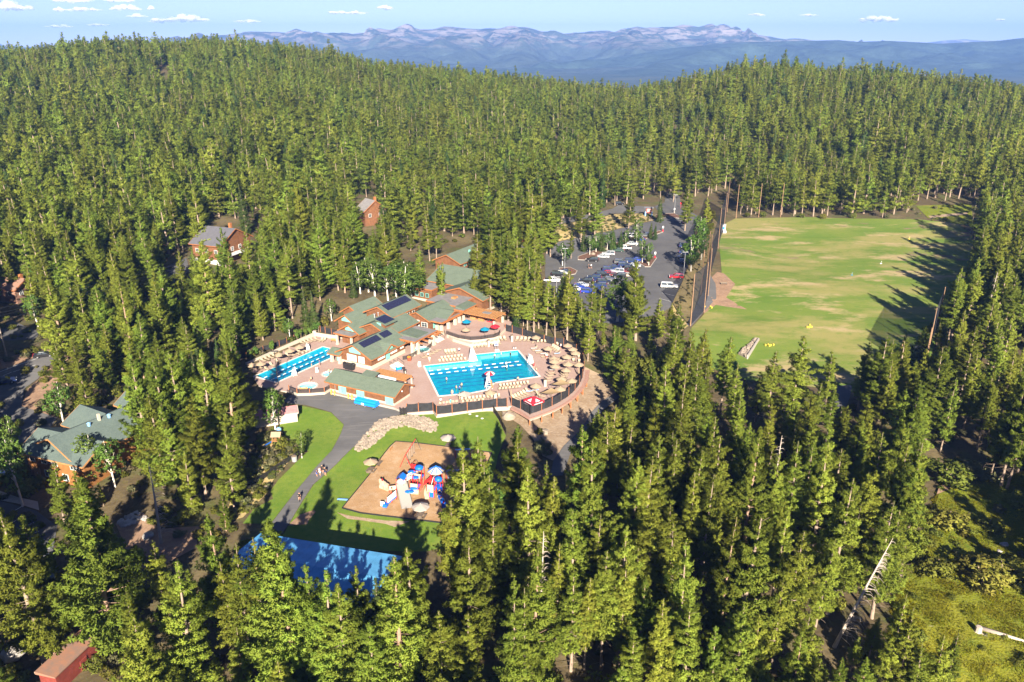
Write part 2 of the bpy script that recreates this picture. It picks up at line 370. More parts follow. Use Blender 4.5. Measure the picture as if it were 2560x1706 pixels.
# ------------------------------------------------------------------ mesh building
class MB:
    def __init__(s): s.v, s.f, s.m = [], [], []
    def add(s, vs, fs, mi=0):
        o = len(s.v)
        s.v.extend(tuple(v) for v in vs)
        s.f.extend(tuple(i + o for i in f) for f in fs)
        s.m.extend([mi] * len(fs))
        return s
    def hexa(s, a, mi=0):        # 8 points: bottom ring 0-3, top ring 4-7
        return s.add(a, [(3, 2, 1, 0), (4, 5, 6, 7), (0, 1, 5, 4), (1, 2, 6, 5), (2, 3, 7, 6), (3, 0, 4, 7)], mi)
    def box(s, x, y, z0, sx, sy, sz, ang=0.0, mi=0):
        c, n = math.cos(ang), math.sin(ang)
        r = [(x + a * sx / 2 * c - b * sy / 2 * n, y + a * sx / 2 * n + b * sy / 2 * c) for a, b in ((-1, -1), (1, -1), (1, 1), (-1, 1))]
        return s.hexa([(*p, z0) for p in r] + [(*p, z0 + sz) for p in r], mi)
    def beam(s, p, q, w, h, mi=0):
        p, q = Vector(p), Vector(q)
        d = (q - p).normalized()
        up = Vector((0, 0, 1)) if abs(d.z) < .95 else Vector((0, 1, 0))
        r = d.cross(up).normalized() * (w / 2)
        u = r.cross(d).normalized() * (h / 2)
        return s.hexa([p - r - u, p + r - u, q + r - u, q - r - u, p - r + u, p + r + u, q + r + u, q - r + u], mi)
    def prism(s, poly, z0, z1, mi=0, cap=True):
        n = len(poly)
        a = sum(poly[i][0] * poly[(i + 1) % n][1] - poly[(i + 1) % n][0] * poly[i][1] for i in range(n))
        if a < 0: poly = poly[::-1]
        vs = [(p[0], p[1], z0) for p in poly] + [(p[0], p[1], z1) for p in poly]
        fs = [(i, (i + 1) % n, (i + 1) % n + n, i + n) for i in range(n)]
        if cap: fs += [tuple(range(n, 2 * n)), tuple(range(n - 1, -1, -1))]
        return s.add(vs, fs, mi)
    def tube(s, p, q, r0, r1=None, n=6, mi=0, caps=True):
        r1 = r0 if r1 is None else r1
        p, q = Vector(p), Vector(q)
        d = (q - p).normalized()
        a = d.orthogonal().normalized(); b = d.cross(a)
        vs = []
        for c, r in ((p, r0), (q, r1)):
            for i in range(n):
                t = 2 * math.pi * i / n
                vs.append(c + (a * math.cos(t) + b * math.sin(t)) * r)
        fs = [(i, (i + 1) % n, (i + 1) % n + n, i + n) for i in range(n)]
        if caps: fs += [tuple(range(n - 1, -1, -1)), tuple(range(n, 2 * n))]
        return s.add(vs, fs, mi)
    def path(s, pts, r, n=6, mi=0):
        for a, b in zip(pts[:-1], pts[1:]): s.tube(a, b, r, r, n, mi)
        return s
    def lathe(s, prof, c=(0, 0, 0), n=10, mi=0, cap=True):
        vs, fs = [], []
        for r, z in prof:
            for i in range(n):
                t = 2 * math.pi * i / n
                vs.append((c[0] + r * math.cos(t), c[1] + r * math.sin(t), c[2] + z))
        for k in range(len(prof) - 1):
            for i in range(n):
                j = (i + 1) % n
                fs.append((k * n + i, k * n + j, (k + 1) * n + j, (k + 1) * n + i))
        if cap:
            fs += [tuple(range(n - 1, -1, -1)), tuple(range((len(prof) - 1) * n, len(prof) * n))]
        return s.add(vs, fs, mi)
    def blob(s, c, r, sub=1, jit=.2, flat=1.0, mi=0, seed=0):
        bm = bmesh.new(); bmesh.ops.create_icosphere(bm, subdivisions=sub, radius=1.0)
        rr = random.Random(seed)
        o = Vector((rr.random() * 50, rr.random() * 50, rr.random() * 50))
        r3 = r if hasattr(r, '__len__') else (r, r, r * flat)
        vs = []
        for v in bm.verts:
            k = 1 + jit * 2 * (mnoise.noise(v.co * 1.4 + o))
            vs.append((c[0] + v.co.x * r3[0] * k, c[1] + v.co.y * r3[1] * k, c[2] + v.co.z * r3[2] * k))
        fs = [tuple(v.index for v in f.verts) for f in bm.faces]
        bm.free()
        return s.add(vs, fs, mi)
    def build(s, name, mats, parent=None, smooth=False, local=False):
        me = bpy.data.meshes.new(name)
        off = Vector((0, 0, 0))
        if parent is not None and not local:
            p = parent
            while p is not None: off += p.location; p = p.parent
        me.from_pydata([(v[0] - off[0], v[1] - off[1], v[2] - off[2]) for v in s.v], [], s.f)
        for m in (mats if isinstance(mats, (list, tuple)) else [mats]):
            me.materials.append(MT[m] if isinstance(m, str) else m)
        if any(s.m): me.polygons.foreach_set('material_index', s.m)
        if smooth: me.polygons.foreach_set('use_smooth', [True] * len(me.polygons))
        me.update()
        o = bpy.data.objects.new(name, me)
        COL.objects.link(o)
        o.parent = parent
        return o
def tag(o, label=None, cat=None, group=None, kind=None):
    if label: o['label'] = label
    if cat: o['category'] = cat
    if group: o['group'] = group
    if kind: o['kind'] = kind
    return o
def thing(name, label, cat, loc=(0, 0, 0), group=None, rz=0.0):
    o = bpy.data.objects.new(name, None)
    o.location = loc; o.rotation_euler = (0, 0, rz)
    o.empty_display_size = .5
    COL.objects.link(o)
    return tag(o, label, cat, group)
KIDS = {}
def dup(root, loc, rz=0.0, label=None, group=None, scale=None, mats=None):
    """copy of a thing with its parts and sub-parts; mats = {part name: {slot: material}}"""
    r = root.copy(); COL.objects.link(r)
    r.location = loc; r.rotation_euler = (0, 0, rz)
    if scale: r.scale = (scale, scale, scale) if not hasattr(scale, '__len__') else scale
    if label: r['label'] = label
    if group: r['group'] = group
    if root.name not in KIDS: KIDS[root.name] = [(c, list(c.children)) for c in root.children]
    def remat(c, src):
        st = src.name.split('.')[0]
        if mats and st in mats:
            for k, m in mats[st].items():
                c.material_slots[k].link = 'OBJECT'; c.material_slots[k].material = MT[m]
    if mats and root.type == 'MESH': remat(r, root)
    for ch, gs in KIDS[root.name]:
        c = ch.copy(); COL.objects.link(c); c.parent = r
        remat(c, ch)
        for g in gs:
            d = g.copy(); COL.objects.link(d); d.parent = c
            remat(d, g)
    return r
def struct(o, kind='structure'):
    o['kind'] = kind
    return o
def resample(poly, step):
    out = []
    n = len(poly)
    for i in range(n):
        a, b = Vector(poly[i][:2]), Vector(poly[(i + 1) % n][:2])
        k = max(1, int((b - a).length / step))
        out += [a + (b - a) * (j / k) for j in range(k)]
    return out
def sheet(name, poly, mt, off=.06, step=3.0, z=None, holes=(), parent=None):
    """flat or draped surface inside a ground polygon"""
    b = resample(poly, step)
    vs = list(b); ed = [(i, (i + 1) % len(b)) for i in range(len(b))]
    for h in holes:
        o = len(vs); hb = [Vector(p[:2]) for p in h]
        vs += hb; ed += [(o + i, o + (i + 1) % len(hb)) for i in range(len(hb))]
    xs = [p.x for p in b]; ys = [p.y for p in b]
    gx = np.arange(min(xs) + step / 2, max(xs), step); gy = np.arange(min(ys) + step / 2, max(ys), step)
    if z is None and len(gx) and len(gy):
        XX, YY = np.meshgrid(gx, gy)
        ok = inpoly(XX, YY, [(p.x, p.y) for p in b])
        vs += [Vector((x, y)) for x, y in zip(XX[ok], YY[ok])]
    r = delaunay_2d_cdt(vs, ed, [], 1, 1e-4)
    V2 = np.array([(p.x, p.y) for p in r[0]])
    F = [f for f in r[2]]
    if holes:
        keep = []
        for f in F:
            c = V2[list(f)].mean(0)
            if not any(inpoly(c[:1], c[1:2], [tuple(p[:2]) for p in h])[0] for h in holes): keep.append(f)
        F = keep
    Z = hgt(V2[:, 0], V2[:, 1]) + off if z is None else np.full(len(V2), z)
    mb = MB(); mb.v = [(x, y, zz) for (x, y), zz in zip(V2, Z)]; mb.f = [tuple(f) for f in F]; mb.m = [0] * len(F)
    for i, f in enumerate(mb.f):
        a, b_, c = (mb.v[k] for k in f[:3])
        if (b_[0] - a[0]) * (c[1] - a[1]) - (b_[1] - a[1]) * (c[0] - a[0]) < 0: mb.f[i] = f[::-1]
    return mb.build(name, mt, parent)
def gpoly(r, pts, z=None):
    return [tuple((GT(r, *p) if z is None else P(r, *p, z))[:2]) for p in pts]
def mpoly(pts, z=None):      # [(r,x,y)...]
    return [tuple((GT(*p) if z is None else P(*p, z))[:2]) for p in pts]
# ------------------------------------------------------------------ the setting
def axv(deg): a = math.radians(deg); return Vector((math.cos(a), math.sin(a)))
E1, E2 = axv(60), axv(-30)
C0 = Vector((-34.6, 178.2))
def LW(u, v, z=None):
    p = C0 + E1 * u + E2 * v
    return Vector((p.x, p.y)) if z is None else Vector((p.x, p.y, z))
B_ANG = math.radians(60)
DECK = mpoly([(1, 175, 1060), (1, 330, 1300), (1, 560, 1345), (1, 720, 1378), (1, 800, 1408), (1, 1140, 1388), (1, 1208, 1345), (1, 1215, 1385), (1, 1990, 1566),
              (2, 90, 1435), (2, 410, 1410), (2, 445, 1455), (2, 640, 1435), (2, 825, 1410), (2, 1015, 1385), (2, 1190, 1365), (2, 1310, 1360), (2, 1370, 1348),
              (2, 1475, 1405), (2, 1595, 1490), (2, 1735, 1440), (2, 1870, 1388), (2, 1980, 1330), (2, 2080, 1262), (2, 2160, 1185), (2, 2225, 1100), (2, 2262, 1010),
              (2, 2270, 910), (2, 2240, 790), (2, 2160, 680), (2, 2020, 610), (2, 1900, 600), (2, 1760, 570), (2, 1500, 480), (2, 1290, 430)], 0.0)
DECK += [tuple(LW(*p)) for p in ((44, 14), (47.5, 12), (47.5, 0), (49, -9), (38, -24), (29, -33), (16, -25))]
DECK += mpoly([(1, 1440, 695), (1, 1290, 722), (1, 1020, 678)], 0.0)
LAPD = axv(58.6); LAPN = Vector((LAPD.y, -LAPD.x))
lapA = Vector((-62.1, 174.4))
LAP = [tuple(lapA), tuple(lapA + LAPN * 7.2), tuple(lapA + LAPN * 7.2 + LAPD * 22.9), tuple(lapA + LAPD * 22.9)]
POOL = mpoly([(2, 300, 860), (2, 940, 790), (2, 925, 722), (2, 1440, 670), (2, 1700, 985), (2, 1150, 1062), (2, 1060, 1150), (2, 860, 1188), (2, 480, 1225)], 0.0)
def circ(c, r, n=20): return [(c[0] + r * math.cos(2 * math.pi * i / n), c[1] + r * math.sin(2 * math.pi * i / n)) for i in range(n)]
SPA1 = circ(P(1, 930, 1298, 0), 1.95); SPA2 = circ(P(1, 1195, 1150, 0), 1.6)
SPA3 = circ(P(7, 1050, 1340, 0), 2.0)
WADE = [tuple(LW(*p)) for p in ((-2.2, 11.0), (3.2, 11.0), (3.2, 14.2), (-2.2, 14.2))]
WADE = mpoly([(15, 1560, 900), (15, 1660, 860), (15, 1730, 980), (15, 1640, 1010)], 0.0)

def make_terrain():
    rows = [16.0]
    while rows[-1] < 3200: rows.append(rows[-1] + (2.5 if rows[-1] < 420 else max(4.0, rows[-1] * .014)))
    rows = np.array(rows); cols = np.linspace(-.95, .95, 270)
    X = rows[:, None] * cols[None, :] + np.sign(cols)[None, :] * 30 * np.abs(cols)[None, :]; Y = np.repeat(rows[:, None], len(cols), 1)
    Z = hgt(X, Y)
    nR, nC = X.shape
    idx = np.arange(nR * nC).reshape(nR, nC)
    q = np.stack([idx[:-1, :-1], idx[:-1, 1:], idx[1:, 1:], idx[1:, :-1]], -1).reshape(-1, 4)
    ins = inpoly(X, Y, DECK).ravel()
    q = q[~ins[q].all(1)]
    me = bpy.data.meshes.new('ground')
    me.from_pydata(np.stack([X.ravel(), Y.ravel(), Z.ravel()], 1).tolist(), [], q.tolist())
    me.polygons.foreach_set('use_smooth', [True] * len(me.polygons))
    me.materials.append(MT['floor'])
    o = bpy.data.objects.new('ground', me); COL.objects.link(o)
    struct(o)
make_terrain()

# ---- distant mountains
def far_range(name, dist, depth, prof, colr, rock, seed, rough_amp, zb=-95.0, rock_lo=.5):
    xs = [p[0] for p in prof]; zs = [CAMH - dist * math.tan(PITCH - math.atan((CY - p[1]) / FPX)) for p in prof]
    na, nr = 420, 50
    A = np.linspace(-800, 3400, na)
    top = np.interp(A, xs, zs)
    V_, F_ = [], []
    for j in range(nr):
        t = j / (nr - 1)
        if t <= .72:
            s = t / .72
            d = dist - depth * (1 - s)
            k = s ** 1.7
        else:
            s = (t - .72) / .28
            d = dist + depth * .7 * s; k = 1 - .8 * s * s
        for i in range(na):
            a = (A[i] - CX) / FPX / 1.05
            x, y = a * d, d
            p = Vector((x / 900.0, y / 900.0, seed))
            rg = 1 - abs(mnoise.noise(p)) * 2
            rg2 = 1 - abs(mnoise.noise(p * 2.3 + Vector((5, 3, 1)))) * 2
            rg3 = mnoise.noise(p * 5.1)
            nz = (rg * .55 + rg2 * .32 + rg3 * .2 - .45) * rough_amp
            w = math.sin(math.pi * min(max(k, 0), 1)) ** .8 if k < 1 else 0
            z = zb + (top[i] - zb) * k + nz * (w * 1.0 + .05 * k)
            V_.append((x, y, z))
    for j in range(nr - 1):
        for i in range(na - 1):
            a = j * na + i
            F_.append((a, a + 1, a + na + 1, a + na))
    me = bpy.data.meshes.new(name); me.from_pydata(V_, [], F_)
    me.polygons.foreach_set('use_smooth', [True] * len(me.polygons))
    m = layered(name + '_mat', colr, [(tuple(c * 1.5 for c in colr), .0045, .45, .65, (1, 1, 1)), (tuple(c * .6 for c in colr), .012, .5, .7, (1, 1, 1)), (rock, .005, rock_lo, rock_lo + .09, (1, 1.3, 5))], bump=(.004, 1.0, 60))
    nt = m.node_tree          # bare rock only on the heights
    mx = [n for n in nt.nodes if n.bl_idname == 'ShaderNodeMix'][-1]; src = mx.inputs[0].links[0].from_socket
    tcn = [n for n in nt.nodes if n.bl_idname == 'ShaderNodeTexCoord'][0]
    sp = nt.nodes.new('ShaderNodeSeparateXYZ'); nt.links.new(tcn.outputs['Object'], sp.inputs[0])
    zr = nt.nodes.new('ShaderNodeMapRange'); zr.inputs[1].default_value = 20; zr.inputs[2].default_value = 190; nt.links.new(sp.outputs['Z'], zr.inputs[0])
    ml = nt.nodes.new('ShaderNodeMath'); ml.operation = 'MULTIPLY'; nt.links.new(src, ml.inputs[0]); nt.links.new(zr.outputs[0], ml.inputs[1]); nt.links.new(ml.outputs[0], mx.inputs[0])
    me.materials.append(m)
    o = bpy.data.objects.new(name, me); COL.objects.link(o); struct(o)
far_range('mountain_range', 9000, 3800, [(-800, 128), (300, 126), (480, 98), (560, 90), (620, 83), (658, 80), (720, 83), (756, 81), (820, 84), (898, 86), (925, 80), (952, 69), (980, 73), (1028, 67), (1055, 74), (1085, 74), (1121, 66), (1160, 69), (1205, 75), (1245, 70), (1280, 66), (1313, 65), (1345, 74), (1383, 83), (1421, 83), (1450, 79), (1481, 76), (1503, 82), (1552, 76), (1617, 69), (1690, 70), (1753, 72), (1791, 71), (1857, 81), (1916, 98), (1987, 106), (2100, 118), (3400, 130)], (.045, .062, .048), (.26, .225, .20), 3.3, 300, rock_lo=.47)
far_range('wooded_ridge', 6600, 1900, [(-800, 170), (1300, 170), (1500, 150), (1700, 118), (1860, 104), (2000, 103), (2080, 101), (2130, 106), (2200, 103), (2320, 110), (2400, 106), (2480, 102), (2560, 92), (2700, 82), (3400, 75)], (.035, .055, .042), (.06, .08, .05), 8.1, 110, rock_lo=.6)
far_range('distant_peak', 13500, 1200, [(-800, 150), (2200, 125), (2290, 108), (2350, 101), (2390, 98), (2430, 102), (2480, 104), (2540, 112), (2700, 125), (3400, 140)], (.10, .10, .10), (.4, .36, .33), 5.7, 90)
def valley():
    o = MB().add([(-9000, 3000, -96), (9000, 3000, -96), (13000, 15000, -96), (-13000, 15000, -96)], [(0, 1, 2, 3)]).build('valley_floor', layered('valley_mat', (.045, .065, .045), [((.09, .10, .06), .003, .45, .65, (1, 1, 1)), ((.03, .045, .035), .012, .5, .7, (1, 1, 1))]))
    struct(o)
valley()
# ---- haze
def haze():
    m = bpy.data.materials.new('haze_mat'); m.use_nodes = True
    nt = m.node_tree; nt.nodes.clear()
    out = nt.nodes.new('ShaderNodeOutputMaterial'); v = nt.nodes.new('ShaderNodeVolumePrincipled')
    v.inputs['Color'].default_value = (.20, .40, .95, 1); v.inputs['Density'].default_value = 8.5e-5
    v.inputs['Anisotropy'].default_value = 0.0
    nt.links.new(v.outputs[0], out.inputs['Volume'])
    o = MB().hexa([(-16500, -150, -110), (16500, -150, -110), (16500, 15500, -110), (-16500, 15500, -110), (-16500, -150, 420), (16500, -150, 420), (16500, 15500, 420), (-16500, 15500, 420)]).build('haze', m)
    o['kind'] = 'stuff'
haze()
# ---- clouds
def clouds():
    m = bpy.data.materials.new('cloud_mat'); m.use_nodes = True
    nt = m.node_tree; nt.nodes.clear()
    out = nt.nodes.new('ShaderNodeOutputMaterial')
    d = nt.nodes.new('ShaderNodeBsdfDiffuse'); d.inputs[0].default_value = (.9, .9, .92, 1)
    tl = nt.nodes.new('ShaderNodeBsdfTranslucent'); tl.inputs[0].default_value = (.9, .9, .92, 1)
    m1 = nt.nodes.new('ShaderNodeMixShader'); m1.inputs[0].default_value = .35
    t = nt.nodes.new('ShaderNodeBsdfTransparent')
    lw = nt.nodes.new('ShaderNodeLayerWeight'); lw.inputs[0].default_value = .5
    mr = nt.nodes.new('ShaderNodeMapRange'); mr.inputs[1].default_value = .95; mr.inputs[2].default_value = .3; mr.inputs[3].default_value = 0; mr.inputs[4].default_value = .42
    nt.links.new(lw.outputs['Facing'], mr.inputs[0])
    m2 = nt.nodes.new('ShaderNodeMixShader')
    nt.links.new(mr.outputs[0], m2.inputs[0])
    nt.links.new(d.outputs[0], m1.inputs[1]); nt.links.new(tl.outputs[0], m1.inputs[2])
    nt.links.new(t.outputs[0], m2.inputs[1]); nt.links.new(m1.outputs[0], m2.inputs[2]); nt.links.new(m2.outputs[0], out.inputs[0])
    spots = [(30, 20, 88, 20, 'white puffy cloud at the far left of the sky'), (175, 3, 100, 10, 'long white cloud cut by the top edge of the picture'), (300, 3, 70, 10, 'short white cloud cut by the top edge beside a longer one'),
             (148, 26, 24, 10, 'tiny faint cloud left of the flat white streak'), (210, 26, 72, 12, 'flat white cloud above the left hill crest'), (312, 23, 66, 12, 'white cloud just under the top edge clouds'),
             (378, 23, 16, 8, 'smallest wisp of cloud right of the upper left group'), (343, 42, 40, 9, 'small white cloud below the upper left group'), (150, 68, 60, 9, 'low flat cloud nearest the left tree line'),
             (244, 64, 44, 8, 'low thin cloud beside the lowest flat one'), (465, 50, 100, 18, 'broadest white cloud of the left group with a domed top'), (400, 54, 60, 10, 'thin cloud touching the broad domed one'),
             (618, 55, 64, 9, 'faint streak of cloud left of the mountain peaks'), (870, 33, 100, 8, 'long thin cloud streak over the middle peaks'), (963, 22, 36, 11, 'small cloud above the end of the long streak'),
             (1892, 38, 36, 6, 'faint small streak high over the plateau'), (2022, 39, 36, 6, 'faint small streak left of the right hand cloud'), (2200, 51, 92, 17, 'ragged white cloud over the right ridge'), (2500, 51, 18, 6, 'tiny cloud nearest the right edge of the sky')]
    Dc = 17000.0
    for k, (x, y, w, h, lab) in enumerate(spots):
        r = random.Random(k + 40)
        px = Dc / FPX
        dr = Vector(ray(x, y)); c = Vector((0, 0, CAMH)) + dr * (Dc / dr.y)
        mb = MB()
        n = max(5, int(w / 7))
        for i in range(n):
            u = (i + .5) / n * 2 - 1 + r.uniform(-.1, .1)
            hh = 1.25 * h * (1 - abs(u) ** 1.6 * .7) * r.uniform(.45, 1.0)
            rx = w / n * r.uniform(1.0, 1.9)
            mb.blob((c.x + u * w * .44 * px, c.y + r.uniform(-1, 1) * w * px * .2, c.z + (r.uniform(-.12, .12) * h + hh * .2) * px), (rx * px, rx * px, hh * .5 * px), 2, .3, seed=k * 30 + i)
        o = mb.build('cloud', m, smooth=True)
        tag(o, lab, 'cloud', 'small clouds in the sky')
clouds()

# ---- ground sheets
def S_(name, poly, mt, off=.06, **k): return struct(sheet(name, poly, mt, off, **k))
RANGE = mpoly([(0, 1722, 835), (8, 130, 1010), (8, 290, 820), (8, 330, 640), (8, 310, 440), (8, 350, 320), (8, 420, 285), (8, 900, 275), (8, 1300, 285), (8, 1640, 290), (8, 1900, 320), (8, 2000, 400),
               (8, 1990, 680), (8, 1830, 900), (8, 1720, 1200), (8, 1500, 1440), (8, 1200, 1440), (8, 900, 1400), (8, 500, 1360), (8, 200, 1260)])
S_('driving_range_turf', RANGE, 'range', .08, step=6)
S_('grass_clearing', mpoly([(8, 1620, 200), (8, 1990, 190), (8, 2000, 330), (8, 1880, 320), (8, 1700, 280)]), 'meadow', .09, step=6)
S_('dirt_track', mpoly([(8, 1700, 268), (8, 1860, 252), (8, 1960, 245), (8, 1965, 258), (8, 1870, 268), (8, 1720, 282)]), 'sand', .13, step=6)
S_('range_tee', mpoly([(8, 95, 990), (8, 120, 940), (8, 215, 755), (8, 240, 640), (8, 290, 720), (8, 295, 815), (8, 210, 905), (8, 125, 1005)]), 'asphalt', .12)
S_('bare_range_edge', mpoly([(8, 300, 640), (8, 345, 650), (8, 420, 720), (8, 360, 810), (8, 500, 890), (8, 290, 860), (8, 210, 920), (8, 240, 700)]), 'dirt', .10)
S_('dry_bank', mpoly([(8, 0, 870), (4, 1690, 1300), (4, 1820, 1010), (4, 1900, 800), (4, 2060, 560), (4, 2170, 300), (4, 2240, 380), (4, 2160, 560), (4, 2060, 900), (4, 1990, 1180), (4, 1890, 1500), (4, 1800, 1568)]), 'drygrass', .05)
LOT = mpoly([(4, 300, 1180), (4, 280, 900), (4, 290, 600), (4, 640, 520), (4, 1100, 420), (4, 1420, 345), (4, 1640, 290), (4, 1700, 200), (4, 1780, 215), (4, 1990, 270), (4, 1970, 400), (4, 1900, 760), (4, 1820, 1000), (4, 1690, 1300), (4, 1450, 1420), (4, 900, 1500), (4, 500, 1400)])
S_('parking_lot', LOT, 'asphalt_dark', .10)
S_('entrance_road', mpoly([(4, 1640, 290), (4, 1500, 170), (4, 1620, 120), (4, 1640, 0), (4, 1780, 0), (4, 1810, 170), (4, 1990, 270), (4, 1780, 240)]), 'asphalt_dark', .13)
S_('upper_road', mpoly([(4, -500, 480), (4, 250, 400), (4, 540, 350), (4, 1030, 245), (4, 1360, 240), (4, 1500, 170), (4, 1100, 150), (4, 1040, 190), (4, 500, 280), (4, 150, 340), (4, -500, 400)]), 'asphalt', .10)
S_('grassy_bank', mpoly([(4, 290, 590), (4, 20, 520), (4, 250, 410), (4, 540, 360), (4, 1030, 255), (4, 1360, 245), (4, 1660, 280), (4, 1420, 335), (4, 1100, 412), (4, 640, 512)]), 'drygrass', .09)
S_('orange_dirt', mpoly([(4, 20, 540), (4, 110, 515), (4, 300, 540), (4, 420, 580), (4, 330, 620), (4, 20, 600)]), 'chips', .14)
APRON = mpoly([(6, 760, 205), (6, 835, 130), (6, 920, 128), (6, 1220, 100), (6, 1285, 62), (6, 2015, 290), (6, 2140, 330), (6, 1830, 410), (6, 1640, 620), (6, 1350, 900), (6, 1090, 1130), (6, 960, 1330), (6, 820, 1568), (9, 2070, 460), (9, 1990, 400), (6, 620, 1568), (6, 900, 1200), (6, 1110, 950), (6, 1300, 750), (6, 1400, 560), (6, 1435, 460), (6, 1290, 320), (6, 1000, 240), (6, 830, 225)])
S_('asphalt_apron', APRON, 'asphalt', .09, step=2)
S_('left_lawn', mpoly([(6, 945, 245), (6, 1290, 325), (6, 1430, 460), (6, 1395, 560), (6, 1295, 750), (6, 1105, 950), (6, 895, 1200), (6, 610, 1568), (6, 300, 1568), (6, 430, 1400), (6, 640, 1290), (6, 610, 1200), (6, 700, 1080), (6, 880, 900), (6, 1000, 780), (6, 1040, 760), (6, 740, 560), (6, 700, 480)]), 'lawn', .06, step=2)
LAWN = mpoly([(6, 2140, 335), (2, 80, 1445), (2, 400, 1415), (2, 445, 1460), (2, 640, 1440), (2, 1100, 1385), (2, 1200, 1510), (3, 2180, 150), (3, 2080, 400), (3, 2000, 800), (3, 1500, 1500), (3, 1200, 1568), (3, 600, 1560), (9, 2353, 525), (9, 2080, 475), (6, 825, 1568), (6, 965, 1330), (6, 1095, 1130), (6, 1355, 900), (6, 1640, 620), (6, 1830, 412)])
S_('play_lawn', LAWN, 'lawn', .06, step=2)
PLAY = mpoly([(3, 175, 1040), (3, 500, 640), (3, 660, 410), (3, 760, 285), (3, 830, 222), (3, 1060, 240), (3, 1500, 295), (3, 2010, 360), (3, 1950, 490), (3, 1700, 1240), (3, 1400, 1222), (3, 900, 1160), (3, 400, 1100)])
S_('wood_chip_surface', PLAY, 'chips', .16, step=2)
def edging():
    mb = MB(); b = resample(PLAY, 1.2)
    zz = hgt(np.array([p.x for p in b]), np.array([p.y for p in b]))
    for i in range(len(b)):
        j = (i + 1) % len(b)
        mb.beam((b[i].x, b[i].y, zz[i] + .1), (b[j].x, b[j].y, zz[j] + .1), .14, .34)
    tag(mb.build('playground_edging', 'black'), 'black border edging round the wood chip playground', 'edging')
edging()
S_('worn_lawn_patch', mpoly([(3, 110, 1090), (3, 260, 1130), (3, 700, 1190), (3, 1000, 1200), (3, 820, 1270), (3, 700, 1230), (3, 420, 1190), (3, 240, 1170)]), 'sand', .10, step=2)
S_('dirt_patch', mpoly([(6, 830, 1568), (6, 940, 1470), (6, 1090, 1420), (6, 1120, 1440), (6, 1040, 1530), (9, 2260, 390), (9, 2120, 400)]), 'dirt', .10, step=2)
S_('trail', mpoly([(14, 1340, 310), (14, 1200, 370), (14, 1080, 450), (14, 980, 560), (14, 870, 740), (14, 700, 900), (14, 590, 1060), (14, 560, 1210), (14, 690, 1210), (14, 760, 1000), (14, 860, 860), (14, 1000, 640), (14, 1120, 520), (14, 1350, 350)]), 'asphalt', .34, step=2)
S_('dirt_slope', mpoly([(14, 920, 80), (14, 1060, 150), (14, 1210, 250), (14, 1330, 300), (14, 1200, 365), (14, 1080, 445), (14, 980, 555), (14, 870, 735), (14, 700, 895), (14, 590, 1050), (14, 480, 1000), (14, 380, 820), (14, 250, 680), (14, 80, 560), (14, 30, 500), (14, 180, 470), (14, 350, 560), (14, 600, 460), (14, 800, 350), (14, 890, 250), (14, 905, 150)]), 'sand', .2, step=2)
S_('yard_ground', mpoly([(6, 470, 560), (6, 680, 500), (6, 960, 760), (6, 820, 870), (6, 640, 1080), (6, 560, 1240), (6, 300, 1500), (6, 60, 1568), (6, 150, 1350), (6, 330, 1000), (6, 450, 760)]), 'drygrass', .05, step=2)
S_('road', mpoly([(5, -60, 320), (5, 0, 298), (5, 480, 128), (5, 640, 60), (5, 700, 120), (5, 560, 240), (5, 420, 400), (5, 280, 500), (5, 240, 700), (5, 640, 832), (5, 500, 1040), (5, 190, 1180), (5, 90, 1260), (5, -100, 1340)]), 'asphalt', .10)
S_('roadside_dirt', mpoly([(5, 242, 705), (5, 300, 520), (5, 430, 410), (5, 560, 270), (5, 680, 380), (5, 560, 560), (5, 440, 740), (5, 640, 835), (5, 420, 760)]), 'dirt', .14)
S_('road_verge', mpoly([(5, -60, 310), (5, -60, 200), (5, 200, 120), (5, 520, 40), (5, 640, 55), (5, 480, 125), (5, 0, 295)]), 'dirt', .07)
S_('side_road', mpoly([(12, -20, 1290), (12, 0, 1190), (12, 90, 1150), (12, 280, 1230), (12, 260, 1280), (12, 100, 1290)]), 'asphalt_dark', .10)
S_('forest_road', mpoly([(12, 1180, 860), (12, 1190, 760), (12, 1330, 700), (12, 1350, 790), (12, 1240, 900)]), 'asphalt_dark', .10)
S_('lower_parking', mpoly([(9, -60, 220), (9, 0, 218), (9, 270, 290), (9, 420, 400), (9, 380, 640), (9, 300, 720), (9, 200, 600), (9, 80, 400), (9, -60, 300)]), 'asphalt_dark', .10, step=2)
S_('sidewalk', mpoly([(9, -60, 150), (9, 0, 145), (9, 120, 190), (9, 280, 225), (9, 290, 290), (9, 130, 240), (9, 0, 215), (9, -60, 215)]), 'concrete', .20, step=2)
S_('footpath', mpoly([(5, -40, 1500), (5, 0, 1480), (5, 150, 1420), (5, 260, 1390), (5, 270, 1430), (5, 120, 1500), (5, 0, 1568)]), 'concrete', .12, step=2)
MEADOW = mpoly([(11, 1960, 250), (11, 2100, 240), (11, 2500, 200), (11, 2500, 1600), (11, 1500, 1600), (11, 1560, 1100), (11, 1640, 800), (11, 1760, 560), (11, 1830, 340)])
S_('meadow', MEADOW, 'meadow', .3, step=2)
S_('meadow_trail', mpoly([(11, 1815, 345), (11, 1830, 300), (11, 1930, 220), (11, 1960, 150), (11, 1990, 190), (11, 1960, 260), (11, 1880, 320)]), 'dirt', .4, step=2)
S_('driveway', mpoly([(8, 1070, 1400), (8, 1200, 1390), (8, 1180, 1480), (8, 1140, 1568), (8, 1050, 1568)]), 'asphalt_dark', .1)
S_('stream_clearing', mpoly([(9, 850, 380), (9, 1050, 300), (9, 1180, 420), (9, 1480, 400), (9, 1440, 560), (9, 1180, 700), (9, 960, 720), (9, 900, 500)]), 'dirt', .07, step=2)
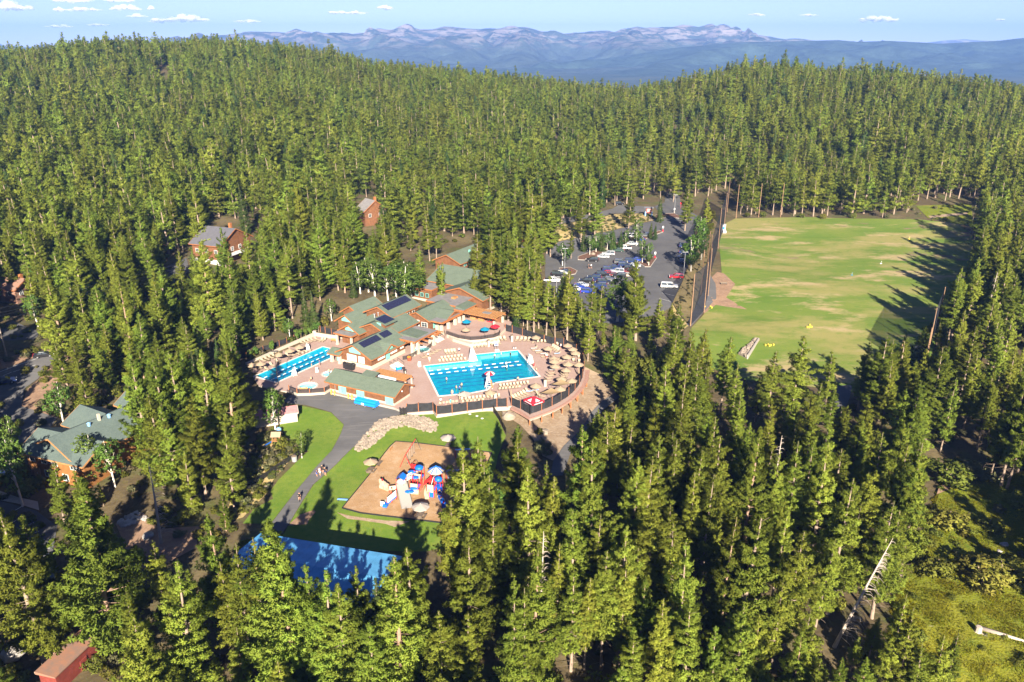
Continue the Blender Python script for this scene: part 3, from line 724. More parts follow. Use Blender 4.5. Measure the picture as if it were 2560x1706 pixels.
# painted road and parking lines
def stripes():
    mb = MB()
    def ln(a, b, w=.14, d=.16):
        a, b = GT(*a), GT(*b); a.z += d; b.z += d
        v = (b - a); n = Vector((-v.y, v.x, 0)).normalized() * w / 2
        mb.add([a - n, b - n, b + n, a + n], [(0, 1, 2, 3)])
    ln((5, -40, 335), (5, 250, 228)); ln((5, 250, 228), (5, 480, 148))
    ln((5, -40, 395), (5, 130, 325)); ln((5, 150, 320), (5, 400, 245))
    for k in range(6): ln((9, 60 + k * 30, 320 + k * 58), (9, 170 + k * 40, 255 + k * 62), .12)
    for k in range(9): ln((4, 1560 + k * 36, 1200 - k * 62), (4, 1700 + k * 30, 1235 - k * 66), .1)
    o = mb.build('road_markings', 'line'); struct(o)
stripes()
# kerbs of the planted islands and islands themselves
def island(poly, lab):
    P_ = mpoly(poly)
    t = sheet('planted_island', P_, 'mulch', .24, step=2)
    struct(t)
    mb = MB(); b = resample(P_, 1.5); zz = hgt(np.array([p.x for p in b]), np.array([p.y for p in b]))
    for i in range(len(b)):
        j = (i + 1) % len(b); mb.beam((b[i].x, b[i].y, zz[i] + .14), (b[j].x, b[j].y, zz[j] + .14), .2, .28)
    mb.build('kerb', 'concrete', t)
island([(4, 650, 765), (4, 740, 770), (4, 1250, 590), (4, 1600, 455), (4, 1570, 440), (4, 1200, 530), (4, 760, 690), (4, 650, 730)], '')
island([(4, 1400, 845), (4, 1460, 845), (4, 1530, 745), (4, 1470, 730), (4, 1330, 800)], '')
island([(4, 440, 860), (4, 560, 850), (4, 640, 890), (4, 620, 925), (4, 560, 935), (4, 460, 900)], '')
island([(4, 330, 1290), (4, 330, 1210), (4, 420, 1230), (4, 450, 1290)], '')
island([(4, 1470, 320), (4, 1640, 285), (4, 1780, 300), (4, 1790, 275), (4, 1720, 245), (4, 1560, 250), (4, 1420, 300)], '')

# ---- pool deck with basins
def deck_build():
    d = struct(sheet('pool_deck', DECK, 'deck', z=0.0, holes=[LAP, POOL, SPA1, SPA2, SPA3, WADE]))
    mb = MB(); n = len(DECK)
    for i in range(n):
        a, b = DECK[i], DECK[(i + 1) % n]
        mb.add([(a[0], a[1], -.9 if i > 3 else -1.4), (b[0], b[1], -.9), (b[0], b[1], -.01), (a[0], a[1], -.01)], [(0, 1, 2, 3)])
    mb.build('deck_edge', 'concrete', d)
    def basin(name, poly, depth, wat, wz=-.16, lanes=()):
        mb = MB(); n = len(poly)
        a = sum(poly[i][0] * poly[(i + 1) % n][1] - poly[(i + 1) % n][0] * poly[i][1] for i in range(n))
        if a < 0: poly = poly[::-1]
        c = Vector((sum(p[0] for p in poly) / n, sum(p[1] for p in poly) / n))
        mb.add([(p[0], p[1], -depth) for p in poly], [tuple(range(n))])
        for i in range(n):
            p, q = poly[i], poly[(i + 1) % n]
            mb.add([(p[0], p[1], -depth), (p[0], p[1], .05), (q[0], q[1], .05), (q[0], q[1], -depth)], [(0, 1, 2, 3)])
        b = struct(mb.build(name + '_basin', 'plaster' if wat == 'spa' else 'deepplaster'))
        ck = MB()
        for i in range(n):
            p, q = Vector(poly[i]), Vector(poly[(i + 1) % n]); e = (q - p).normalized(); o = Vector((e.y, -e.x)) * .42
            ck.hexa([(*(p - e * .0), .003), (*(q), .003), (*(q + o + e * .2), .003), (*(p + o - e * .2), .003), (*p, .055), (*q, .055), (*(q + o + e * .2), .055), (*(p + o - e * .2), .055)])
        ck.build('coping', 'coping', b)
        if lanes:
            lm = MB()
            for (p, q) in lanes:
                p, q = Vector(p), Vector(q); e = (q - p).normalized(); o = Vector((-e.y, e.x)) * .2
                lm.add([(*(p - o), -depth + .02), (*(q - o), -depth + .02), (*(q + o), -depth + .02), (*(p + o), -depth + .02)], [(0, 1, 2, 3)])
            lm.build('lane_marking', 'lane', b)
        w = MB().add([(p[0], p[1], wz) for p in poly], [tuple(range(n))]).build(name + '_water', wat)
        struct(w)
    pl = lambda a, b: (tuple(P(2, *a, -1.3)[:2]), tuple(P(2, *b, -1.3)[:2]))
    basin('leisure_pool', POOL, 1.3, 'water', lanes=[pl((350, 940), (1460, 820)), pl((370, 985), (1500, 860)), pl((420, 1020), (1480, 905)), pl((450, 1062), (1510, 945)), pl((480, 1100), (1520, 985)), pl((520, 1140), (1060, 1080))])
    lz = []
    for k in (1.2, 3.6, 6.0): lz.append((tuple(lapA + LAPN * k + LAPD * 1.2), tuple(lapA + LAPN * k + LAPD * 21.7)))
    lg = mpoly([(2, 300, 860), (2, 940, 790), (2, 925, 722), (2, 1440, 670), (2, 1462, 690), (2, 985, 745), (2, 1000, 815), (2, 318, 885)], -.5)
    MB().prism(lg, -1.29, -.45).build('shallow_ledge', 'plaster', bpy.data.objects['leisure_pool_basin'])
    basin('lap_pool', LAP, 1.3, 'water', lanes=lz)
    basin('hot_tub', SPA1, .9, 'spa'); basin('round_spa', SPA2, .7, 'spa'); basin('curved_spa', SPA3, .8, 'spa'); basin('wading_pool', WADE, .5, 'spa')
deck_build()
def rope(name, p, q, lab, n, seg=.75, gap=.7, col='white'):
    p, q = Vector((*p, -.12)), Vector((*q, -.12)); e = (q - p).normalized(); L = (q - p).length
    t = thing(name, lab, 'lane rope', p, 'floating lane ropes')
    MB().tube(p, q, .05, .05, 6).build('float_line', 'blue', t)
    s = L / n
    for k in range(n):
        a = p + e * (s * k + s * .2); MB().tube(a, a + e * s * .5, .10, .10, 8).build('float', 'white', t)
pw = lambda x, y: P(2, x, y, -.12)[:2]
rope('lane_rope', pw(335, 922), pw(1480, 800), 'white and blue lane rope across the L shaped pool, farther from the guard umbrella', 12)
rope('lane_rope', pw(350, 962), pw(1510, 840), 'white and blue lane rope across the L shaped pool, nearer the guard umbrella', 12)
for k, lab in ((2.4, 'white and blue lane rope of the long lap pool on its far side'), (4.8, 'white and blue lane rope of the long lap pool on its near side')):
    rope('lane_rope', tuple(lapA + LAPN * k + LAPD * .2), tuple(lapA + LAPN * k + LAPD * 22.7), lab, 12)
# ------------------------------------------------------------------ buildings
class Frame:
    def __init__(s, o, ang, z=0.0):
        s.o = Vector((o[0], o[1])); s.ang = math.radians(ang); s.z = z
        s.a = axv(ang); s.b = Vector((-s.a.y, s.a.x))
    def __call__(s, u, v, z):
        p = s.o + s.a * u + s.b * v
        return Vector((p.x, p.y, z + s.z))
FB = Frame(C0, 60)          # FB(u, -v): E2 is the negative of b
def F2(u, v, z): return FB(u, -v, z)
def walls(t, fr, u0, u1, v0, v1, z0, eave, ridge, axis, wm, base=.9, bm='stucco', name='wall'):
    mb = MB()
    if axis == 'u':
        vm = (v0 + v1) / 2
        sec = [(v0, z0), (v1, z0), (v1, eave), (vm, ridge), (v0, eave)]
        A = [fr(u0, *p) for p in sec]; B = [fr(u1, *p) for p in sec]
    else:
        um = (u0 + u1) / 2
        sec = [(u0, z0), (u1, z0), (u1, eave), (um, ridge), (u0, eave)]
        A = [fr(p[0], v0, p[1]) for p in sec]; B = [fr(p[0], v1, p[1]) for p in sec]
    n = 5
    mb.add(A + B, [tuple(range(n - 1, -1, -1)), tuple(range(n, 2 * n))] + [(i, (i + 1) % n, (i + 1) % n + n, i + n) for i in range(n)])
    w = mb.build(name, wm, t)
    if base:
        e = .06
        b = MB().hexa([fr(u0 - e, v0 - e, z0), fr(u1 + e, v0 - e, z0), fr(u1 + e, v1 + e, z0), fr(u0 - e, v1 + e, z0),
                       fr(u0 - e, v0 - e, z0 + base), fr(u1 + e, v0 - e, z0 + base), fr(u1 + e, v1 + e, z0 + base), fr(u0 - e, v1 + e, z0 + base)])
        b.build('base_wall', bm, t)
    return w
def gable(t, fr, u0, u1, v0, v1, eave, ridge, axis='u', over=.8, rm='roof', tm='trim', th=.16, name='roof', o2=None):
    """two roof slopes with overhangs, barge boards and fascia"""
    if axis == 'u': g = lambda a, c, z: fr(a, c, z)
    else:
        g = lambda a, c, z: fr(c, a, z); u0, u1, v0, v1 = v0, v1, u0, u1
    m = (v0 + v1) / 2; sl = (ridge - eave) / ((v1 - v0) / 2)
    a0, a1 = u0 - (over if o2 is None else o2[0]), u1 + (over if o2 is None else o2[1])
    mb, tr = MB(), MB()
    for sgn, ve in ((-1, v0 - over), (1, v1 + over)):
        ze = eave - sl * over
        mb.hexa([g(a0, m, ridge + .02), g(a1, m, ridge + .02), g(a1, ve, ze + .02), g(a0, ve, ze + .02), g(a0, m, ridge + .02 + th), g(a1, m, ridge + .02 + th), g(a1, ve, ze + .02 + th), g(a0, ve, ze + .02 + th)])
        tr.beam(g(a0 + .02, ve + sgn * .05, ze + .0), g(a1 - .02, ve + sgn * .05, ze + .0), .08, .26)
        for a, sg in ((a0, -1), (a1, 1)):
            tr.beam(g(a + sg * .05, m - sgn * -.02, ridge + .0), g(a + sg * .05, ve, ze + .0), .08, .30)
    mb.build(name, rm, t); tr.build('fascia', tm, t)
def flat(t, fr, u0, u1, v0, v1, z, rm='flatroof', th=.3, tm='trim', name='flat_roof'):
    q = [(u0, v0), (u1, v0), (u1, v1), (u0, v1)]
    MB().hexa([fr(*p, z) for p in q] + [fr(*p, z + th) for p in q]).build(name, rm, t)
    tr = MB()
    for i in range(4):
        a, b = q[i], q[(i + 1) % 4]
        tr.beam(fr(*a, z + th * .4), fr(*b, z + th * .4), .1, th * 1.35)
    tr.build('fascia', tm, t)
def win(t, c, right, nrm, w, h, nx=2, ny=1, pane='shade', frame='white', name='window', fw=.09):
    c = Vector(c); r = Vector((right.x, right.y, 0)).normalized(); n = Vector((nrm.x, nrm.y, 0)).normalized(); up = Vector((0, 0, 1))
    def bar(mb, x0, x1, z0, z1, d0, d1):
        mb.hexa([c + r * x + up * z + n * d for z in (z0, z1) for x, d in ((x0, d0), (x1, d0), (x1, d1), (x0, d1))])
    mb = MB()
    bar(mb, -w / 2, w / 2, -h / 2, -h / 2 + fw, -.05, .10); bar(mb, -w / 2, w / 2, h / 2 - fw, h / 2, -.05, .10)
    bar(mb, -w / 2, -w / 2 + fw, -h / 2 + fw, h / 2 - fw, -.05, .10); bar(mb, w / 2 - fw, w / 2, -h / 2 + fw, h / 2 - fw, -.05, .10)
    for i in range(1, nx):
        x = -w / 2 + w * i / nx; bar(mb, x - .025, x + .025, -h / 2 + fw, h / 2 - fw, -.05, .08)
    for j in range(1, ny):
        z = -h / 2 + h * j / ny; bar(mb, -w / 2 + fw, w / 2 - fw, z - .025, z + .025, -.05, .085)
    f = mb.build(name, frame, t)
    p = MB(); bar(p, -w / 2 + fw * .6, w / 2 - fw * .6, -h / 2 + fw * .6, h / 2 - fw * .6, -.04, .04); p.build('pane', pane, f)
    return f
def door(t, c, right, nrm, w, h, m='teal', handle=True, split=True):
    c = Vector(c); r = Vector((right.x, right.y, 0)).normalized(); n = Vector((nrm.x, nrm.y, 0)).normalized(); up = Vector((0, 0, 1))
    def bar(mb, x0, x1, z0, z1, d0, d1):
        mb.hexa([c + r * x + up * z + n * d for z in (z0, z1) for x, d in ((x0, d0), (x1, d0), (x1, d1), (x0, d1))])
    mb = MB()
    if split:
        bar(mb, -w / 2, -.02, 0, h, -.03, .09); bar(mb, .02, w / 2, 0, h, -.03, .09)
    else: bar(mb, -w / 2, w / 2, 0, h, -.03, .09)
    d = mb.build('door', m, t)
    hb = MB(); bar(hb, .08, .14, h * .42, h * .56, .09, .15); hb.build('handle', 'steel', d)
    return d
def column(t, p, h, w=.75, m='stucco', z0=0.0):
    mb = MB(); mb.box(p[0], p[1], z0, w, w, h, B_ANG); mb.box(p[0], p[1], z0, w + .14, w + .14, .35, B_ANG)
    return mb.build('column', m, t)
def solar(t, fr, ridge_v, z_r, sl, u0, u1, d0, d1, n, rows=1, off=.26):
    """panels lying on the slope that falls from ridge_v towards the fr-b negative side (slope sl)"""
    a = thing('solar_array', None, None, (0, 0, 0)); a.parent = t; a.location = (0, 0, 0)
    a.location = -Vector(t.location) * 0
    for k in range(n):
        for j in range(rows):
            ua, ub = u0 + (u1 - u0) * k / n + .02, u0 + (u1 - u0) * (k + 1) / n - .02
            da, db = d0 + (d1 - d0) * j / rows + .02, d0 + (d1 - d0) * (j + 1) / rows - .02
            q = [(ua, da), (ub, da), (ub, db), (ua, db)]
            MB().hexa([fr(u, ridge_v - d, z_r - sl * d + off) for u, d in q] + [fr(u, ridge_v - d, z_r - sl * d + off + .06) for u, d in q]).build('solar_panel', 'solar', a)
def lamp_disc(t, c, nrm, r=.28):
    n = Vector((nrm.x, nrm.y, 0)).normalized(); c = Vector(c)
    MB().tube(c, c + n * .14, r, r * .8, 10).build('wall_lamp', 'white', t)
NU, NV = -E1, E2       # outward normals of the two faces that look towards the lens side
rU, rV = E2, E1
def main_building():
    t = thing('pool_building', 'largest green roofed brown lodge beside both pools, with three dark solar arrays', 'building', LW(6, -5, 0))
    fr = FB
    # front gable wing (v is -b in this frame)
    walls(t, fr, 0, 13.5, 0, 10, 0, 3.3, 5.75, 'u', 'siding', 1.0)
    gable(t, fr, 0, 13.5, 0, 10, 3.3, 5.75, 'u', .85)
    sl = (5.75 - 3.3) / 5.0
    solar(t, fr, 5.0, 5.75, sl, 1.0, 8.0, .35, 2.15, 7); solar(t, fr, 5.0, 5.75, sl, 8.9, 12.4, .35, 2.15, 4)
    for mw, vv, w, nx in ((0, 3.0, 1.9, 2), (0, 6.1, 3.0, 4)): win(t, fr(-.02, vv, 2.05), rU, NU, w, 1.7, nx, 1, frame='white')
    MB().add([fr(-.12, 3.2, 3.45), fr(-.12, 6.8, 3.45), fr(-.12, 6.8, 4.35), fr(-.12, 5, 5.3), fr(-.12, 3.2, 4.35), fr(-.01, 3.2, 3.45), fr(-.01, 6.8, 3.45), fr(-.01, 6.8, 4.35), fr(-.01, 5, 5.3), fr(-.01, 3.2, 4.35)],
             [(0, 1, 2, 3, 4), (0, 5, 6, 1), (1, 6, 7, 2), (2, 7, 8, 3), (3, 8, 9, 4), (4, 9, 5, 0)]).build('gable_boards', 'teal', t)
    for k in range(2): win(t, fr(3.2 + k * 1.35, -.02, 2.2), rV, NV, 1.25, 1.3, 2)
    win(t, fr(8.2, -.02, 2.3), rV, NV, 1.1, 1.5, 1); win(t, fr(9.6, -.02, 2.3), rV, NV, 1.1, 1.5, 1); win(t, fr(12.2, -.02, 2.4), rV, NV, 1.3, 1.5, 1)
    door(t, fr(6.4, -.08, .6), rV, NV, 1.5, 2.3, 'teal')
    lamp_disc(t, fr(1.2, 0, 2.9), NV)
    # cross gable over the door
    walls(t, fr, 4.9, 8.9, -.5, 4.2, 2.9, 3.4, 4.6, 'v', 'siding', 0, name='dormer_wall')
    gable(t, fr, 4.9, 8.9, -.5, 4.6, 3.4, 4.6, 'v', .55, o2=(.5, 0), name='dormer_roof')
    MB().add([fr(5.8, -.56, 3.3), fr(8.0, -.56, 3.3), fr(8.0, -.56, 3.7), fr(6.9, -.56, 4.3), fr(5.8, -.56, 3.7)], [(0, 1, 2, 3, 4)]).build('gable_boards', 'teal', t)
    MB().tube(fr(3.0, 4.4, 5.7), fr(5.6, .4, 3.75), .06, .06, 5).build('roof_pipe', 'black', t)
    # small porch at the left corner
    walls(t, fr, .4, 3.4, 10, 11.8, 0, 2.4, 2.9, 'v', 'siding', 0, name='porch_wall')
    gable(t, fr, -.9, 2.2, 9.2, 12.6, 2.55, 3.25, 'v', .5, o2=(.2, .4), name='porch_roof')
    for p in (fr(-.6, 9.6, 0), fr(-.6, 12.2, 0)): column(t, p, 2.5, .6)
    door(t, fr(.38, 11.0, .1), rU, NU, 1.0, 2.1, 'teal')
    # grey flat porch with timber edge
    flat(t, fr, 12.6, 22.8, -4.0, 3.2, 3.7)
    MB().hexa([fr(15.0, -3.0, 4.0), fr(20.0, -3.0, 4.0), fr(20.0, 2.6, 4.0), fr(15.0, 2.6, 4.0), fr(15.0, -3.0, 4.12), fr(20.0, -3.0, 4.12), fr(20.0, 2.6, 4.5), fr(15.0, 2.6, 4.5)]).build('roof', 'roof', t)
    for k in range(9):
        MB().beam(fr(12.2, -3.6 + k * .75, 3.55), fr(12.9, -3.6 + k * .75, 3.55), .16, .25).build('rafter', 'trim', t)
    for k in range(4): MB().beam(fr(14.5 + k * 2.3, -5.0, 3.15), fr(14.5 + k * 2.3, .5, 3.15), .22, .3).build('beam', 'trim', t)
    for k in range(3): MB().beam(fr(22.5 + k * .9, -4.6, 3.1), fr(22.5 + k * .9, -.5, 3.1), .2, .28).build('beam', 'trim', t)
    for p in ((12.7, -3.2), (14.6, -3.4), (21.8, -3.2), (22.6, -1.7)): column(t, fr(*p, 0), 3.7)
    walls(t, fr, 13.5, 24, 3.2, 9.5, 0, 3.4, 3.9, 'u', 'siding', 0)
    win(t, fr(15.5, 3.18, 1.8), rV, NV, 2.2, 1.6, 2, pane='glass', frame='teal'); win(t, fr(18.6, 3.18, 1.8), rV, NV, 2.2, 1.6, 2, pane='glass', frame='teal')
    # middle roof behind the porch
    walls(t, fr, 13.4, 25.2, 5.0, 15.5, 0, 4.1, 6.3, 'u', 'siding', 0)
    gable(t, fr, 13.4, 25.2, 5.0, 15.5, 4.1, 6.3, 'u', .7)
    # cupola with the smallest array
    walls(t, fr, 14.4, 18.4, 7.0, 10.5, 5.0, 6.25, 6.6, 'u', 'siding', 0, name='cupola_wall')
    MB().hexa([fr(14.0, 6.2, 6.1), fr(18.8, 6.2, 6.1), fr(18.8, 10.6, 7.1), fr(14.0, 10.6, 7.1), fr(14.0, 6.2, 6.3), fr(18.8, 6.2, 6.3), fr(18.8, 10.6, 7.3), fr(14.0, 10.6, 7.3)]).build('cupola_roof', 'roof', t)
    solar(t, fr, 10.4, 7.25, 1.0 / 4.4, 14.3, 18.5, .3, 3.6, 4, 1, .06)
    MB().box(*fr(14.36, 8.9, 0)[:2], 5.5, .12, 1.4, .9, B_ANG).build('gable_boards', 'teal', t)
    # rear left gables with teal ends
    for u0, u1, v0, v1, ev, rd in ((11.2, 24, 13.2, 19.2, 3.9, 5.6), (16.5, 28.5, 19.0, 25.2, 3.9, 5.8), (22.5, 32, 22.5, 28.5, 4.2, 6.0)):
        walls(t, fr, u0, u1, v0, v1, 0, ev, rd, 'u', 'siding', 0)
        gable(t, fr, u0, u1, v0, v1, ev, rd, 'u', .8)
        vm = (v0 + v1) / 2
        if u0 < 20: MB().add([fr(u0 - .06, vm - 1.7, ev - .15), fr(u0 - .06, vm + 1.7, ev - .15), fr(u0 - .06, vm + 1.7, ev + .45), fr(u0 - .06, vm, rd - .35), fr(u0 - .06, vm - 1.7, ev + .45)], [(0, 1, 2, 3, 4)]).build('gable_boards', 'teal', t)
    flat(t, fr, 8.5, 11.4, 13.5, 19.8, 3.2); 
    for v in (14.2, 19.2): column(t, fr(9.2, v, 0), 3.2, .5)
    win(t, fr(8.0, 10.05, 2.0), rV, -NV, 1.2, 1.2)
    for k in range(2): MB().lathe([(.16, 5.2), (.16, 6.3), (.3, 6.35), (.3, 6.55)], (*fr(19.3 + k * 1.6, 14.4, 0)[:2], 0), 8).build('roof_vent', 'galv', t)
    # tall hall with the long array
    walls(t, fr, 20.8, 32.6, 9.6, 18.5, 0, 6.2, 8.2, 'u', 'siding', 0, name='hall_wall')
    gable(t, fr, 20.8, 32.6, 9.6, 18.5, 6.2, 8.2, 'u', .7, name='hall_roof')
    solar(t, fr, 14.05, 8.2, 2.0 / 4.45, 21.6, 32.2, .3, 2.6, 10, 1)
    for k in range(4): win(t, fr(23.6 + k * 2.2, 9.55, 5.1), rV, NV, 1.0, 1.15, 1, 2, pane='glass', frame='stucco')
    MB().box(*fr(33.4, 12.2, 0)[:2], 5.2, 1.5, 4.5, .5, B_ANG).build('roof_vent', 'galv', t)
main_building()
def snack_hall():
    t = thing('snack_hall', 'green hipped hall with grey flat portico on white columns above the terrace', 'building', LW(34, -6, 0))
    fr = FB
    walls(t, fr, 28.6, 40.5, 3.0, 10.8, 0, 3.9, 5.6, 'u', 'siding', 0)
    gable(t, fr, 28.6, 40.5, 3.0, 10.8, 3.9, 5.6, 'u', .75)
    walls(t, fr, 32, 38.5, -.6, 6.9, 3.3, 3.9, 5.1, 'v', 'siding', 0, name='dormer_wall'); gable(t, fr, 32, 38.5, -.6, 6.9, 3.9, 5.1, 'v', .5, o2=(.4, 0), name='dormer_roof')
    flat(t, fr, 28.4, 38.6, -1.3, 3.2, 3.6)
    for k in range(16): MB().beam(fr(28.9 + k * .63, -1.65, 3.5), fr(28.9 + k * .63, -1.1, 3.5), .14, .22).build('rafter', 'trim', t)
    for u, v in ((29.0, .6), (29.3, -.6), (32.4, -.8), (36.0, -.6), (38.2, -.6)): column(t, fr(u, v, .9), 2.7)
    win(t, fr(28.55, 7.6, 2.2), rU, NU, 2.6, 2.2, 2, 2); win(t, fr(28.55, 4.6, 2.0), rU, NU, 2.0, 1.9, 2, 3, pane='glass')
    door(t, fr(31.2, 2.95, .9), rV, NV, 1.6, 2.2, 'teal'); win(t, fr(35.4, 2.95, 2.2), rV, NV, 1.8, 1.3, 2, pane='glass')
    flat(t, fr, 25.6, 29.4, 9.0, 11.8, 4.2)
    MB().tube(fr(36, 4.5, 5.1), fr(33.2, 1.0, 4.1), .05, .05, 5).build('roof_pipe', 'black', t)
    flat(t, fr, 40.6, 50.5, 2.0, 12.8, 4.4); walls(t, fr, 40.8, 50.3, 2.3, 12.5, 0, 4.3, 4.35, 'u', 'siding', 0)
    MB().box(*fr(46.5, 6.5, 0)[:2], 4.75, 1.8, 1.2, .5, B_ANG).build('roof_vent', 'wood', t)
    flat(t, fr, 39.2, 46.5, -1.4, 1.9, 3.9)
    MB().hexa([fr(40, -1.2, 4.25), fr(46.4, -1.2, 4.25), fr(46.4, 1.9, 4.25), fr(40, 1.9, 4.25), fr(40, -1.2, 4.4), fr(46.4, -1.2, 4.4), fr(46.4, 1.9, 4.8), fr(40, 1.9, 4.8)]).build('roof', 'roof', t)
snack_hall()
def rear_lodge():
    t = thing('rear_lodge', 'long green roofed building behind the pool lodge, half hidden by pines', 'building', LW(65, -15, 0))
    fr = FB
    def blk(u0, u1, v0, v1, ev, rd, ax, ov=.8):
        walls(t, fr, u0, u1, v0, v1, 0, ev, rd, ax, 'siding', .9); gable(t, fr, u0, u1, v0, v1, ev, rd, ax, ov)
    blk(75, 92.5, 23.5, 33.5, 6.6, 8.8, 'u')
    blk(58, 74.5, 4, 24, 5.0, 8.0, 'v')
    blk(49.8, 60, -1, 14, 4.6, 7.2, 'u')
    flat(t, fr, 62, 70, 1, 8, 6.2); flat(t, fr, 51, 58.6, 18, 26, 4.0); walls(t, fr, 51.3, 58.3, 18.3, 25.7, 0, 3.9, 3.95, 'u', 'siding', .9)
    for k in range(5): win(t, fr(78 + k * 2.8, 23.4, 5.3), rV, NV, 1.4, 1.0, 2, pane='glass', frame='teal')
    for k in range(3): win(t, fr(51.2, 20 + k * 2, 2.2), rU, NU, 1.2, 1.3, 2, pane='glass', frame='teal')
    MB().box(*fr(84.5, 25.8, 0)[:2], 7.9, .5, .5, .9, B_ANG).build('roof_vent', 'teal', t)
rear_lodge()
def snack_bar():
    t = thing('snack_bar', 'brown slatted snack bar shelter at the back of the terrace', 'kiosk', LW(42, 6, 0))
    fr = FB
    z0 = .9
    for u, v in ((39.8, -1.0), (39.8, -11.2), (44.5, -1.0), (44.5, -11.2)): column(t, fr(u, v, z0), 2.6, .55)
    MB().hexa([fr(43.8, -11, z0), fr(44.1, -11, z0), fr(44.1, -1, z0), fr(43.8, -1, z0), fr(43.8, -11, 3.3), fr(44.1, -11, 3.3), fr(44.1, -1, 3.3), fr(43.8, -1, 3.3)]).build('wall', 'siding', t)
    for k in range(15): MB().beam(fr(38.9, -.4 - k * .8, 3.65), fr(45.2, -.4 - k * .8, 3.65), .5, .16).build('roof_slat', 'wood', t)
    for u in (39.6, 44.3): MB().beam(fr(u, .2, 3.42), fr(u, -12.4, 3.42), .22, .28).build('beam', 'trim', t)
    MB().box(*fr(42.2, -7.4, 0)[:2], 3.75, 1.6, 2.4, .1, B_ANG).build('skylight', 'flatroof', t)
    for v in (-2.6, -5.2): MB().box(*fr(42.6, v, 0)[:2], z0, 1.0, 1.8, 1.1, B_ANG).build('counter', 'wood', t)
    MB().box(*fr(43.6, -4.0, 0)[:2], 1.9, .1, 1.2, 1.2, B_ANG).build('menu_board', 'white', t)
    # drinks fridge
    p = fr(43.0, -8.0, z0)
    f = thing('drinks_fridge', 'red framed drinks fridge with glass doors under the snack bar roof', 'fridge', p)
    mb = MB(); mb.box(p.x, p.y, z0, .8, 1.9, 2.0, B_ANG); mb.build('cabinet', 'redcanvas', f)
    for k in (-.45, .45):
        q = fr(42.58, -8.0 + k, z0 + .2); MB().box(q.x, q.y, z0 + .25, .06, .75, 1.4, B_ANG).build('glass_door', 'glass', f)
snack_bar()
def terrace():
    poly = [tuple(LW(*p)) for p in ((28.2, 3.0), (27.2, 7.5), (27.6, 11.2), (29.5, 13.4), (32.5, 15.6), (34.5, 16.0), (36.4, 15.2), (46.5, 13.5), (46.5, 1.0), (38, .2), (31, .2))]
    t = struct(MB().prism(poly, .004, .9).build('terrace', 'stucco'))
    top = sheet('terrace_paving', poly, 'deck', z=.91); top.parent = t
    r = thing('terrace_railing', 'black metal railing round the curved raised terrace', 'railing', (*poly[1], .9))
    run = poly[0:7]
    pts = resample(run + run[::-1], 1.6)[:int(len(resample(run + run[::-1], 1.6)) / 2)]
    for p in pts: MB().box(p.x, p.y, .92, .07, .07, 1.05).build('post', 'black', r)
    for a, b in zip(pts[:-1], pts[1:]):
        MB().beam((a.x, a.y, 1.97), (b.x, b.y, 1.97), .07, .07).build('rail', 'black', r)
        MB().add([(a.x, a.y, 1.0), (b.x, b.y, 1.0), (b.x, b.y, 1.93), (a.x, a.y, 1.93)], [(0, 1, 2, 3)]).build('mesh_panel', 'rail', r)
    # low planter wall in front
    w = mpoly([(7, 1380, 1205), (7, 1430, 1245), (7, 1640, 1310), (7, 1690, 1315), (7, 1980, 1270), (7, 1980, 1240), (7, 1690, 1290), (7, 1560, 1262)], 0)
    tag(MB().prism(w, .004, .75).build('planter_wall', 'stucco'), 'low cream wall curving below the black terrace railing', 'wall')
terrace()
def stairs():
    for o, lab, n, w, a0 in (((15, 1820, 660), 'cream steps down from the lodge door to the pool deck', 5, 3.0, 150), ((7, 1290, 1240), 'cream steps beside the flat porch up to the terrace', 5, 3.0, 150)):
        p = P(*o, 0); t = thing('stairs', lab, 'stairs', p)
        fr = Frame((p.x, p.y), a0)
        for k in range(n): MB().hexa([fr(k * .4, -w / 2, .004), fr(n * .4, -w / 2, .004), fr(n * .4, w / 2, .004), fr(k * .4, w / 2, .004), fr(k * .4, -w / 2, .17 * (k + 1)), fr(n * .4, -w / 2, .17 * (k + 1)), fr(n * .4, w / 2, .17 * (k + 1)), fr(k * .4, w / 2, .17 * (k + 1))]).build('step', 'coping', t)
        for s in (-w / 2, 0, w / 2):
            mb = MB(); mb.tube(fr(0, s, .15), fr(0, s, 1.05), .03); mb.tube(fr(n * .4, s, .9), fr(n * .4, s, 1.9), .03); mb.tube(fr(0, s, 1.05), fr(n * .4, s, 1.9), .03); mb.build('handrail', 'black', t)
stairs()
def porch_rail():
    r = thing('porch_railing', 'curved black mesh railing round the spa under the flat porch', 'railing', P(7, 1050, 1400, 0))
    pts = [P(7, *q, 0) for q in ((820, 1475), (860, 1470), (945, 1435), (1000, 1400), (1060, 1385), (1120, 1355), (1160, 1320), (1185, 1280))]
    for p in pts: MB().box(p.x, p.y, .004, .07, .07, 1.1).build('post', 'black', r)
    for a, b in zip(pts[:-1], pts[1:]):
        MB().beam((a.x, a.y, 1.1), (b.x, b.y, 1.1), .07, .07).build('rail', 'black', r)
        MB().add([(a.x, a.y, .1), (b.x, b.y, .1), (b.x, b.y, 1.05), (a.x, a.y, 1.05)], [(0, 1, 2, 3)]).build('mesh_panel', 'rail', r)
porch_rail()
